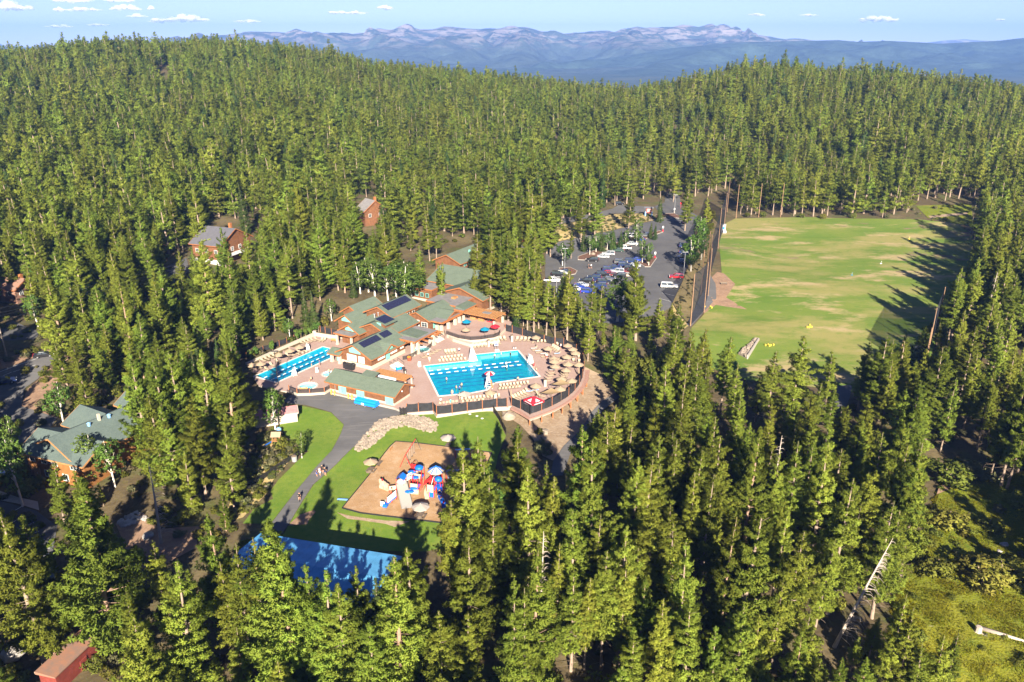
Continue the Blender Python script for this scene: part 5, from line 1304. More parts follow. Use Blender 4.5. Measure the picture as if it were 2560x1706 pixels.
def guard_chairs():
    def chair(p, rz, lab):
        t = thing('lifeguard_chair', lab, 'lifeguard chair', (p.x, p.y, .004), 'white lifeguard chairs', rz)
        for sx in (-1, 1):
            for sy in (-1, 1): MB().beam((sx * .75, sy * .6, 0), (sx * .4, sy * .35, 1.9), .1, .1).build('leg', 'white', t, local=True)
        for z in (.5, 1.0, 1.5): MB().box(0, -.52 + z * .08, z, 1.2 - z * .25, .06, .08).build('rung', 'white', t, local=True)
        MB().box(0, 0, 1.9, .9, .8, .08).build('seat', 'white', t, local=True)
        MB().box(0, .38, 1.98, .85, .06, .75).build('backrest', 'white', t, local=True)
        for s in (-.42, .42): MB().box(s, 0, 2.25, .07, .7, .06).build('armrest', 'white', t, local=True)
        for s in (-.6, .6): MB().add([(s, -.55, .2), (s * .7, -.36, 1.8), (s * .7, .36, 1.8), (s, .55, .2)], [(0, 1, 2, 3)]).build('side_panel', 'white', t, local=True)
        return t
    p = P(2, 1085, 1130, 0); t = chair(p, .3, 'white lifeguard chair under a red and white umbrella at the front pool edge')
    u = thing('guard_umbrella', 'red and white segmented umbrella over the front lifeguard chair', 'umbrella', (p.x + .3, p.y + .2, 0))
    mb = MB(); mb.lathe([(1.25, 3.6), (.7, 3.98), (.02, 4.2)], n=8, cap=False)
    mb.m = [(i % 8) % 2 for i in range(len(mb.f))]
    mb.build('canopy', ['redcanvas', 'white'], u, local=True); MB().tube((0, 0, 2.0), (0, 0, 4.18), .03, .03, 6).build('pole', 'white', u, local=True)
    tag(MB().beam((p.x + .95, p.y - .5, .25), (p.x + .55, p.y - .2, 2.1), .3, .14).build('rescue_board', mat('orange_board_mat', (.7, .12, .03), .5)), 'orange rescue board leaning on the front lifeguard chair', 'rescue board')
    p = P(2, 1597, 830, 0); chair(p, 1.85, 'white lifeguard chair on the right edge of the L shaped pool')
    p = P(1, 765, 1170, 0); chair(p, -1.0, 'white lifeguard chair at the lap pool edge').scale = (.8, .8, .8)
    p = P(1, 930, 860, 0); chair(p, 2.0, 'white lifeguard chair on the far side of the lap pool').scale = (.8, .8, .8)
    # white wedge slide at the inner corner
    p = P(2, 893, 790, 0); t = thing('pool_slide', 'tall white wedge shaped pool slide at the inner corner of the L shaped pool', 'pool slide', (p.x, p.y, .004), None, math.radians(16))
    MB().add([(-1.1, -.7, 0), (1.1, -.7, 0), (1.1, .7, 0), (-1.1, .7, 0), (-.45, .1, 3.0), (.25, .1, 3.0), (.25, .6, 3.0), (-.45, .6, 3.0)], [(3, 2, 1, 0), (4, 5, 6, 7), (0, 1, 5, 4), (1, 2, 6, 5), (2, 3, 7, 6), (3, 0, 4, 7)]).build('body', 'white', t, local=True)
    MB().lathe([(.36, 3.0), (.3, 3.4), (.12, 3.9), (.03, 4.1)], (-.1, .35, 0), 8).build('top_cone', 'white', t, local=True)
    for z in (.6, 1.1, 1.6, 2.1): MB().box(0, -.62 + z * .24, z, .9 - z * .1, .1, .08).build('step', 'greyp', t, local=True)
    for (r, x, y), lab in (((2, 238, 860), 'small white sandwich board left of the L shaped pool'), ((1, 1040, 1125), 'small white sandwich board between lap pool and round spa')):
        p = P(r, x, y, 0); t = thing('sandwich_board', lab, 'sign board', (p.x, p.y, .004), None, .3)
        for s in (-1, 1): MB().add([(-.35, s * .42, 0), (.35, s * .42, 0), (.3, s * .06, 1.15), (-.3, s * .06, 1.15), (-.35, s * .46, 0), (.35, s * .46, 0), (.3, s * .09, 1.15), (-.3, s * .09, 1.15)], [(0, 1, 2, 3), (7, 6, 5, 4), (0, 4, 5, 1), (2, 6, 7, 3), (1, 5, 6, 2), (0, 3, 7, 4)]).build('board', 'white', t, local=True)
    p = P(2, 1180, 665, 0); t = thing('scoreboard', 'small blue and white timing board on the far edge of the L shaped pool', 'sign', (p.x, p.y, .004), None, .28)
    MB().box(0, 0, 1.2, 1.0, .12, .9).build('panel', 'white', t, local=True); MB().box(0, -.08, 1.3, .85, .04, .7).build('display', mat('board_blue_mat', (.12, .14, .42), .4), t, local=True)
    for s in (-.35, .35): MB().box(s, 0, 0, .08, .08, 1.2).build('leg', 'steel', t, local=True)
    MB().box(0, -.5, 0, 1.1, .7, .35).build('starting_block', 'white', t, local=True)
    for (r, x, y), lab in (((2, 1370, 560), 'cream pillar at the back fence of the pool deck'), ((2, 1775, 1110), 'cream pillar standing among the umbrellas near the tent'), ((2, 1165, 1270), 'cream pillar near the front fence under the folded screen'), ((2, 1085, 620), 'cream pillar between the two far lounger rows'), ((2, 60, 1000), 'cream light pillar right of the pool house')):
        p = P(r, x, y, 0); t = thing('light_pillar', lab, 'pillar', (p.x, p.y, .004), 'cream pillars on the pool deck', .3)
        MB().box(0, 0, 0, .55, .55, 1.75).build('shaft', 'stucco', t, local=True); MB().box(0, 0, 1.76, .75, .75, .12).build('cap', 'frame', t, local=True)
    for (r, x, y), lab in (((2, 1400, 650), 'steel pool ladder at the far right pool corner'), ((2, 1270, 880), ''),):
        if not lab: continue
        p = P(r, x, y, 0); t = thing('pool_ladder', lab, 'pool ladder', (p.x, p.y, .004), None, .28)
        for s in (-.25, .25):
            pts = [(s, .5, 0)] + [(s, .5 * math.cos(a), .75 * math.sin(a)) for a in np.linspace(.3, 2.8, 8)] + [(s, -.5, -.6)]
            MB().path(pts, .03).build('rail', 'steel', t, local=True)
        for z in (-.25, -.5): MB().tube((-.25, -.5, z), (.25, -.5, z), .03).build('step', 'steel', t, local=True)
    p = P(1, 1245, 765, 0); t = thing('deck_bench', 'orange wooden bench at the lap pool wall', 'bench', (p.x, p.y, .004), None, -.25)
    MB().box(0, 0, .42, 1.5, .5, .07).build('seat', 'wood', t, local=True); MB().box(0, .24, .5, 1.5, .07, .5).build('backrest', 'wood', t, local=True)
    for s in (-.65, .65): MB().box(s, 0, 0, .08, .45, .42).build('leg', 'frame', t, local=True)
    p = P(1, 880, 1350, .2); t = thing('tub_bench', 'wooden bench facing the hot tub railing', 'bench', (p.x, p.y, .004), None, .1)
    MB().box(0, 0, .42, 1.9, .45, .07).build('seat', 'wood', t, local=True); MB().box(0, -.22, .5, 1.9, .06, .45).build('backrest', 'wood', t, local=True)
    for s in (-.8, .8): MB().box(s, 0, 0, .08, .42, .42).build('leg', 'frame', t, local=True)
    p = P(15, 2010, 510, 0); t = thing('brown_planter', 'brown round planter at the foot of the porch column', 'planter', (p.x, p.y, .004))
    MB().lathe([(.5, 0), (.62, .5), (.66, .9), (.56, .9), (.5, .7)], n=12).build('pot', mat('pot_mat', (.22, .06, .03), .6), t, local=True)
    mb = MB()
    for k in range(8): mb.blob((random.uniform(-.35, .35), random.uniform(-.35, .35), .95), .22, 1, .3, seed=k)
    mb.build('flowers', mat('flower_mat', (.45, .16, .02), .8), t, local=True)
    # covered black grill shapes
    p = P(15, 780, 690, 0); t = thing('covered_equipment', 'black covered equipment stacked below the lodge gable', 'equipment', (p.x, p.y, .004), None, -.5)
    MB().box(0, 0, 0, 2.4, 1.0, 1.5).build('cover', 'black', t, local=True); MB().box(-1.7, .1, 0, .5, .6, 1.6).build('bin', 'black', t, local=True); MB().blob((.9, .2, 1.5), (.6, .4, .3), 2, .2).build('top_fold', 'black', t, local=True)
    # two starting tables near steps
    p = P(15, 1790, 715, 0); t = thing('towel_cart', 'blue and white towel cart at the foot of the lodge steps', 'cart', (p.x, p.y, .004), None, .5)
    MB().box(0, 0, .3, 1.4, .7, .7).build('bin', 'bluebin', t, local=True); MB().blob((.1, 0, 1.05), (.6, .32, .22), 2, .25).build('towels', 'white', t, local=True)
    for sx in (-.6, .6):
        for sy in (-.28, .28): MB().tube((sx, sy - .03, .12), (sx, sy + .03, .12), .12, .12, 8).build('wheel', 'tyre', t, local=True)
guard_chairs()
def tent():
    p = P(2, 1640, 1290, 2.0); z = .004
    t = thing('canopy_tent', 'red pop up canopy tent with white triangles at the deck corner', 'tent', (p.x, p.y, z), None, math.radians(38))
    a, h0, h1_ = 1.6, 2.25, 3.15
    mb = MB()
    c = [(-a, -a), (a, -a), (a, a), (-a, a)]
    mb.add([(*q, h0) for q in c] + [(0, 0, h1_)], [(0, 1, 4), (1, 2, 4), (2, 3, 4), (3, 0, 4)])
    mb.build('roof', 'redcanvas', t, local=True)
    v = MB(); w = MB(); tri = MB()
    for i in range(4):
        q, r = Vector((*c[i], 0)), Vector((*c[(i + 1) % 4], 0))
        v.hexa([q + Vector((0, 0, h0 - .35)), r + Vector((0, 0, h0 - .35)), r * .99 + Vector((0, 0, h0 - .35)), q * .99 + Vector((0, 0, h0 - .35)), q + Vector((0, 0, h0)), r + Vector((0, 0, h0)), r * .99 + Vector((0, 0, h0)), q * .99 + Vector((0, 0, h0))])
        m = (q + r) / 2; n = m.normalized(); d = (r - q).normalized()
        w.hexa([m + d * s * 1.15 + n * o + Vector((0, 0, zz)) for zz in (h0 - .27, h0 - .1) for s, o in ((-1, .004), (1, .004), (1, .02), (-1, .02))])
        def on(f, s): return m * (1 - f) + d * s + Vector((0, 0, h0 + (h1_ - h0) * f + .02)) + n * .015
        tri.add([on(.14, -.62), on(.14, .62), on(.62, 0)], [(0, 1, 2)])
    v.build('valance', 'redcanvas', t, local=True); w.build('valance_band', 'white', t, local=True); tri.build('white_triangles', 'white', t, local=True)
    for q in c: MB().tube((q[0] * .97, q[1] * .97, 0), (q[0] * .97, q[1] * .97, h0), .035, .035, 6).build('leg', 'steel', t, local=True)
tent()
# ------------------------------------------------------------------ fences
def screen_fence(pts, name, lab, h=2.1, every=None, panel='screen', post='post', z=0.0, pw_=.14, gap=.12):
    t = thing(name, lab, 'fence', pts[0])
    Z = [z if z is not None else p.z for p in pts]
    for p, zz in zip(pts, Z): MB().box(p.x, p.y, zz - .35, pw_, pw_, h + .5).build('post', post, t)
    for (a, za), (b, zb) in zip(list(zip(pts, Z))[:-1], list(zip(pts, Z))[1:]):
        d = (b - a); d.z = 0; L = d.length; d = d / L; n = Vector((-d.y, d.x, 0)) * .025
        mb = MB(); k = max(2, int(L / .8))
        for i in range(k):
            f0, f1 = i / k, (i + 1) / k
            q0 = a + d * (pw_ / 2 + (L - pw_) * f0); q1 = a + d * (pw_ / 2 + (L - pw_) * f1)
            w0, w1 = (n * 2 * math.sin(i * 2.1) if 0 < i else n * 0), (n * 2 * math.sin((i + 1) * 2.1) if i + 1 < k else n * 0)
            zl0, zl1 = za + (zb - za) * f0, za + (zb - za) * f1
            sag = [h - .12 * math.sin(math.pi * f) for f in (f0, f1)]
            mb.hexa([(*(q0 - n + w0)[:2], zl0 + gap), (*(q1 - n + w1)[:2], zl1 + gap), (*(q1 + n + w1)[:2], zl1 + gap), (*(q0 + n + w0)[:2], zl0 + gap), (*(q0 - n + w0)[:2], zl0 + sag[0]), (*(q1 - n + w1)[:2], zl1 + sag[1]), (*(q1 + n + w1)[:2], zl1 + sag[1]), (*(q0 + n + w0)[:2], zl0 + sag[0])])
        mb.build('screen_panel', panel, t)
    return t
def deck_fences():
    A = [P(2, *q, 0) for q in ((85, 1435), (228, 1422), (408, 1410), (450, 1455), (640, 1435), (825, 1410), (1010, 1385), (1188, 1362), (1312, 1358))]
    screen_fence(A, 'screen_fence', 'black screened front fence with redwood posts along the lawn')
    B = [P(2, *q, 0) for q in ((1365, 1345), (1478, 1390), (1592, 1455))]
    screen_fence(B, 'screen_fence', 'short black screened fence left of the deck corner below the tent')
    C = [P(2, *q, 0) for q in ((1592, 1455), (1735, 1405), (1862, 1352), (1972, 1294), (2066, 1232), (2142, 1160), (2198, 1085), (2236, 1005), (2252, 905), (2238, 800))]
    screen_fence(C, 'screen_fence', 'long curving black screened fence round the right end of the pool deck')
    D = [P(2, *q, 0) for q in ((2238, 800), (2160, 690), (2005, 612), (1898, 602), (1765, 572), (1500, 486), (1375, 452), (1290, 432))]
    screen_fence(D, 'screen_fence', 'black screened back fence behind the lounger row')
    E_ = [GT(1, *q) for q in ((90, 985), (180, 955), (290, 920), (385, 880), (485, 845), (582, 812), (672, 775), (760, 745))]
    screen_fence(E_, 'screen_fence', 'black screened fence on the bank beyond the lap pool wall', z=None, h=1.5)
    E_ = [GT(1, *q) for q in ((1085, 640), (1145, 655), (1222, 676), (1300, 690))]
    screen_fence(E_, 'screen_fence', 'short black fence at the far corner of the lap pool deck', z=None, h=1.8)
    # boardwalk outside the curve
    t = thing('boardwalk', 'pinkish boardwalk rim on stilts outside the curved fence', 'boardwalk', P(2, 1600, 1480, 0))
    O = [P(2, *q, 0) for q in ((1370, 1352), (1478, 1408), (1592, 1480), (1735, 1428), (1868, 1375), (1980, 1318), (2078, 1252), (2156, 1176), (2216, 1096), (2256, 1010), (2270, 905))]
    cc = P(2, 1700, 900, 0)
    for i, (a, b) in enumerate(zip(O[:-1], O[1:])):
        oa = (a - cc).normalized() * 1.0; ob = (b - cc).normalized() * 1.0
        MB().hexa([(*(a - oa * .1)[:2], -.32), (*(b - ob * .1)[:2], -.32), (*(b + ob)[:2], -.32), (*(a + oa)[:2], -.32), (*(a - oa * .1)[:2], -.004), (*(b - ob * .1)[:2], -.004), (*(b + ob)[:2], -.004), (*(a + oa)[:2], -.004)]).build('board_section', 'boardwalk', t)
        MB().beam((*(a + oa * 1.06)[:2], -.2), (*(b + ob * 1.06)[:2], -.2), .1, .3).build('rim_beam', 'boardwalk', t)
    for k, q in enumerate(O[2:]):
        o = q + (q - cc).normalized() * .7; z = h1(o.x, o.y)
        MB().box(o.x, o.y, z - .3, .24, .24, -.33 - z + .3).build('stilt', 'post', t)
        i = q - (q - cc).normalized() * .9
        MB().beam((o.x, o.y, z + .1), (i.x, i.y, -.4), .14, .14).build('brace', 'post', t)
        MB().blob((o.x, o.y, z + .05), .5, 1, .2, .5, seed=k).build('footing', 'rock', t)
    # walk fence down to the trail
    F = [GT(2, *q) for q in ((1110, 1380), (1150, 1430), (1190, 1490), (1230, 1560), (1270, 1640), (1300, 1700))]
    screen_fence(F, 'wire_fence', 'dark wire fence running down the right edge of the lawn', z=None, h=1.5, panel='rail', post='black', pw_=.08)
    H = [GT(6, *q) for q in ((1010, 760), (900, 830), (760, 915), (620, 1010), (500, 1100), (400, 1170), (290, 1240), (200, 1330))]
    screen_fence(H, 'wire_fence', 'dark wire fence between the shrubby yard and the left lawn', z=None, h=1.3, panel='rail', post='black', pw_=.08)
    I = [P(2, *q, -.2) for q in ((0, 1460), (40, 1462), (85, 1452))]
    screen_fence(I, 'pool_gate', 'black wire gate between the pool house and the front fence', h=1.7, panel='rail', post='black', z=-.2)
deck_fences()
def nets():
    def run(pole_px, lab, h, post='pole', net=True):
        pts = [GT(*q) for q in pole_px]
        t = thing('net_fence', lab, 'net fence', pts[0], 'driving range nets')
        for p in pts: MB().tube((p.x, p.y, p.z - .5), (p.x, p.y, p.z + h), .17, .12, 8).build('pole', post, t)
        for a, b in zip(pts[:-1], pts[1:]):
            if net: MB().add([(a.x, a.y, a.z + .3), (b.x, b.y, b.z + .3), (b.x, b.y, b.z + h - .3), (a.x, a.y, a.z + h - .3)], [(0, 1, 2, 3)]).build('net_panel', 'net', t)
            MB().tube((a.x, a.y, a.z + h - .25), (b.x, b.y, b.z + h - .25), .03, .03, 4).build('cable', 'black', t)
    run([(8, 122, 1000), (8, 212, 905), (8, 238, 800), (8, 243, 700), (8, 305, 480), (8, 345, 350), (8, 365, 240)], 'tall net on wooden poles between parking lot and driving range', 16)
    run([(4, 1905, 1500), (4, 2025, 1150), (4, 2095, 900)], 'second row of tall poles on the dry bank by the parking lot', 15, net=False)
    run([(8, 425, 283), (8, 575, 275), (8, 720, 275)], 'far row of tall net poles at the forest end of the driving range', 16, net=False)
    run([(8, 1665, 1330), (8, 1700, 1180), (8, 1760, 1020)], 'right near net on orange and grey poles in the tree shade', 13)
    run([(8, 1990, 670), (8, 2000, 560), (8, 1998, 470), (8, 1995, 390), (8, 1992, 330)], 'dark net along the right edge of the driving range', 9, post='greypole')
    run([(8, 1500, 1290), (8, 1665, 1335)], 'low diagonal net at the near right corner of the driving range', 8)
    # range furniture
    for (x, y), lab in (((250, 880), 'cluster of yellow range baskets by the tall net'), ((920, 1005), 'cluster of yellow range baskets in the middle of the near turf'), ((650, 1125), 'cluster of yellow range baskets near the stone tee wall')):
        p = GT(8, x, y); t = thing('range_baskets', lab, 'target baskets', p, 'yellow range targets')
        for k in range(5):
            q = (random.uniform(-1.6, 1.6), random.uniform(-1.2, 1.2), 0)
            MB().lathe([(.14, .02), (.22, .3), (.24, .55)], q, 8).build('basket', 'yellow', t, local=True)
    for (x, y), c, lab in (((1195, 662), 'tealcanvas', 'small teal target on the driving range'), ((1388, 585), 'white', 'small white target on the driving range'), ((1575, 422), 'yellow', 'small yellow target far out on the driving range')):
        p = GT(8, x, y); t = thing('range_target', lab, 'target', p); t.scale = (.55, .55, .55)
        MB().lathe([(.75, .05), (.7, .3), (.1, .7)], n=10).build('cone', c, t, local=True); MB().tube((0, 0, .5), (0, 0, 2.0), .04).build('flag_pole', 'white', t, local=True); MB().add([(.03, 0, 1.5), (.6, .02, 1.75), (.03, 0, 2.0), (.03, .05, 1.75)], [(0, 1, 2), (2, 1, 3)]).build('flag', c, t, local=True)
    p = GT(8, 345, 725); t = thing('range_bench', 'dark bench on the bare edge of the driving range', 'bench', p)
    MB().box(0, 0, .45, 2.2, .5, .08).build('seat', 'frame', t, local=True); MB().box(0, .25, .5, 2.2, .06, .5).build('backrest', 'frame', t, local=True)
    for s in (-.9, .9): MB().box(s, 0, 0, .1, .45, .45).build('leg', 'frame', t, local=True)
    p = GT(8, 338, 375); t = thing('range_hut', 'small white hut with blue panel at the far end of the tall net', 'hut', p)
    MB().box(0, 0, 0, 1.6, 1.6, 3.4).build('body', 'white', t, local=True); MB().box(0, 0, 3.4, 2.0, 2.0, .2).build('roof', 'galv', t, local=True); MB().box(0, -.83, 1.4, .9, .06, 1.2).build('panel', 'bluebin', t, local=True); MB().box(.2, -1.6, 0, 1.5, 1.4, 1.2).build('ball_machine', 'galv', t, local=True)
    # stone tee wall
    poly = mpoly([(8, 440, 1190), (8, 560, 1080), (8, 575, 1095), (8, 500, 1220)])
    z = h1(*poly[0]); t = thing('stone_tee', 'narrow raised stone bed with a grey edge on the near driving range', 'stone bed', (*poly[0], z))
    MB().prism(poly, z - .5, z + .7).build('bed', 'rock', t)
    mb = MB()
    for k in range(90):
        a, b = random.random(), random.random()
        q = Vector(poly[0]) * (1 - a) * (1 - b) + Vector(poly[1]) * a * (1 - b) + Vector(poly[2]) * a * b + Vector(poly[3]) * (1 - a) * b
        mb.blob((q.x, q.y, z + .7), random.uniform(.25, .55), 1, .25, .7, seed=k)
    mb.build('stones', 'rock', t)['kind'] = 'stuff'
    MB().beam((*poly[3], z + .5), (*poly[2], z + .5), .3, 1.4).build('edge_wall', 'concrete', t)
nets()
def riprap():
    poly = mpoly([(0, 948, 1051), (0, 1018, 1040), (0, 1060, 1042), (3, 1338, 0), (3, 1310, 108), (3, 1170, 92), (3, 980, 30), (3, 760, 60), (3, 540, 270), (3, 420, 340), (3, 305, 338), (3, 420, 190)])
    xs = [p[0] for p in poly]; ys = [p[1] for p in poly]
    mb = MB(); n = 0; k = 0
    while n < 900 and k < 6000:
        k += 1
        x, y = random.uniform(min(xs), max(xs)), random.uniform(min(ys), max(ys))
        if not inpoly(np.array([x]), np.array([y]), poly)[0]: continue
        mb.blob((x, y, h1(x, y) + .15), random.uniform(.22, .5), 1, .25, .75, seed=k); n += 1
    o = mb.build('riprap_stones', 'rock'); o['kind'] = 'stuff'
    tag(o, 'pale stones laid between the asphalt apron and the lawn', None)
    mb = MB()
    pl = mpoly([(9, 860, 370), (9, 1000, 300), (9, 1110, 350), (9, 1080, 420), (9, 900, 410)])
    for k in range(80):
        a, b = random.random(), random.random()
        q = Vector(pl[0]) * (1 - a) * (1 - b) + Vector(pl[1]) * a * (1 - b) + Vector(pl[2]) * a * b + Vector(pl[4]) * (1 - a) * b
        mb.blob((q.x, q.y, h1(q.x, q.y) + .1), random.uniform(.2, .55), 1, .25, .7, seed=k)
    o = mb.build('creek_stones', 'granite'); o['kind'] = 'stuff'
riprap()
def boulders():
    for (r, x, y), s, m, lab in (((9, 105, 1350), 1.5, 'granite', 'grey boulder left of the red shed'), ((14, 1415, 430), 2.4, 'rock', 'pale boulder at the bend of the trail'), ((14, 130, 600), 1.5, 'rock', 'pale boulder on the slope below the fence end'), ((14, 1240, 740), 1.3, 'rock', 'boulder glimpsed between yellowish pines below the trail'),
                                 ((14, 500, 760), 1.0, 'rock', 'small boulder on the dirt slope below the boardwalk'), ((6, 520, 830), .8, 'rock', 'pale rock among the yard shrubs'), ((6, 570, 1160), .5, 'rock', 'small white rock beside the left lawn'), ((9, 1090, 480), .9, 'granite', 'grey rock in the shaded creek bed'), ((11, 2230, 650), .7, 'granite', 'white rock in the meadow above the round bush'), ((11, 2200, 690), .5, 'granite', 'smaller white rock next to the meadow rock'), ((11, 2010, 150), .6, 'granite', 'pale rock beside the meadow trail'),
                                 ((4, 955, 650), .9, 'rock', 'pale boulder at the end of the long parking island'), ((4, 820, 705), .9, 'rock', 'pale boulder near the red edge of the long island'), ((4, 1425, 800), .6, 'rock', 'small pale rock on the short island')):
        p = GT(r, x, y)
        tag(MB().blob((p.x, p.y, p.z + s * .3), s, 2, .22, .7, seed=int(x)).build('boulder', m, smooth=False), lab, 'boulder')
boulders()
# ------------------------------------------------------------------ vehicles
def car_mesh(kind):
    """body and glass from a side profile swept across the width; x forward"""
    if kind == 'sedan':
        L, Wd = 4.6, 1.8
        low = [(-2.3, .35), (-2.3, .75), (-2.2, .92), (-1.45, .98), (1.0, .98), (2.1, .80), (2.3, .62), (2.3, .35)]
        cab = [(-1.55, .97), (-.95, 1.42), (.25, 1.44), (1.1, .97)]
    elif kind == 'suv':
        L, Wd = 4.8, 1.9
        low = [(-2.4, .42), (-2.4, 1.0), (-2.33, 1.08), (1.15, 1.08), (2.15, .98), (2.38, .8), (2.4, .42)]
        cab = [(-2.34, 1.07), (-2.12, 1.70), (.25, 1.74), (1.2, 1.07)]
    elif kind == 'van':
        L, Wd = 5.6, 2.0
        low = [(-2.8, .42), (-2.8, 1.05), (-2.75, 1.12), (1.5, 1.12), (2.55, 1.02), (2.8, .82), (2.8, .42)]
        cab = [(-2.74, 1.11), (-2.6, 1.84), (.7, 1.86), (1.6, 1.11)]
    else:
        L, Wd = 5.5, 1.95
        low = [(-2.75, .5), (-2.75, 1.02), (-.6, 1.05), (1.4, 1.08), (2.5, 1.0), (2.75, .8), (2.75, .5)]
        cab = [(-.75, 1.06), (-.5, 1.75), (.6, 1.77), (1.5, 1.07)]
    def sweep(mb, prof, w0, w1, zmid, mi=0):
        n = len(prof); vs = []
        zs = [p[1] for p in prof]; lo, hi = min(zs), max(zs)
        for s in (-1, 1):
            for x, z in prof:
                f = (z - lo) / (hi - lo)
                vs.append((x * (1 - .0 * f), s * (w0 + (w1 - w0) * f) / 2, z))
        mb.add(vs, [tuple(range(n)), tuple(range(2 * n - 1, n - 1, -1))] + [(i, i + n, (i + 1) % n + n, (i + 1) % n) for i in range(n)], mi)
    body = MB(); sweep(body, low, Wd, Wd * .97, 0)
    roof = MB()
    top = sorted(cab, key=lambda p: -p[1])[:2]; xa, xb = sorted([top[0][0], top[1][0]])
    zt = top[0][1]
    roof.hexa([(xa - .05, -Wd * .36, zt - .04), (xb + .05, -Wd * .36, zt - .04), (xb + .05, Wd * .36, zt - .04), (xa - .05, Wd * .36, zt - .04), (xa, -Wd * .34, zt + .05), (xb, -Wd * .34, zt + .05), (xb, Wd * .34, zt + .05), (xa, Wd * .34, zt + .05)])
    # pillars
    for s in (-1, 1):
        for (x0, z0), (x1, z1) in ((cab[0], cab[1]), (cab[3], cab[2]), ((( cab[0][0] + cab[3][0]) / 2, cab[0][1]), ((cab[1][0] + cab[2][0]) / 2, zt))):
            roof.beam((x0, s * Wd * .475, z0), (x1, s * Wd * .375, z1), .09, .09)
    glass = MB(); sweep(glass, cab, Wd * .93, Wd * .72, 0)
    return body, roof, glass, L, Wd
CARP = {}
def car_proto(kind, name):
    body, roof, glass, L, Wd = car_mesh(kind)
    t = thing(name, '', 'car' if kind != 'pickup' else 'pickup truck', (0, 0, 0), 'parked cars')
    body.build('body', 'car_white', t); roof.build('roof', 'car_white', t); glass.build('window_glass', 'glass', t)
    if kind == 'pickup': MB().box(-1.75, 0, 1.03, 1.8, 1.6, .08).build('bed_liner', 'black', t)
    r = .36 if kind != 'sedan' else .32
    for sx in (-L * .29, L * .30):
        for sy in (-1, 1):
            w = MB().tube((sx, sy * (Wd / 2 - .2), r), (sx, sy * (Wd / 2 + .03), r), r, r, 12).build('wheel', 'tyre', t)
            MB().tube((sx, sy * (Wd / 2 + .02), r), (sx, sy * (Wd / 2 + .05), r), r * .6, r * .55, 10).build('rim', 'rim', w)
    zl = .72 if kind == 'sedan' else .88
    for s in (-1, 1):
        MB().box(L / 2 - .02, s * Wd * .37, zl - .12, .12, .34, .16).build('headlight', 'lamp_white', t)
        MB().box(-L / 2 + .02, s * Wd * .40, zl - .02, .12, .24, .26).build('tail_light', 'lamp_red', t)
    MB().box(L / 2, 0, .42, .12, Wd * .96, .18).build('bumper', 'black', t)
    return t
CN = dict(car_black='black', car_navy='dark navy', car_white='white', car_silver='silver', car_grey='dark grey', car_red='bright red', car_maroon='maroon', car_blue='deep blue', car_green='dark green', car_tan='tan')
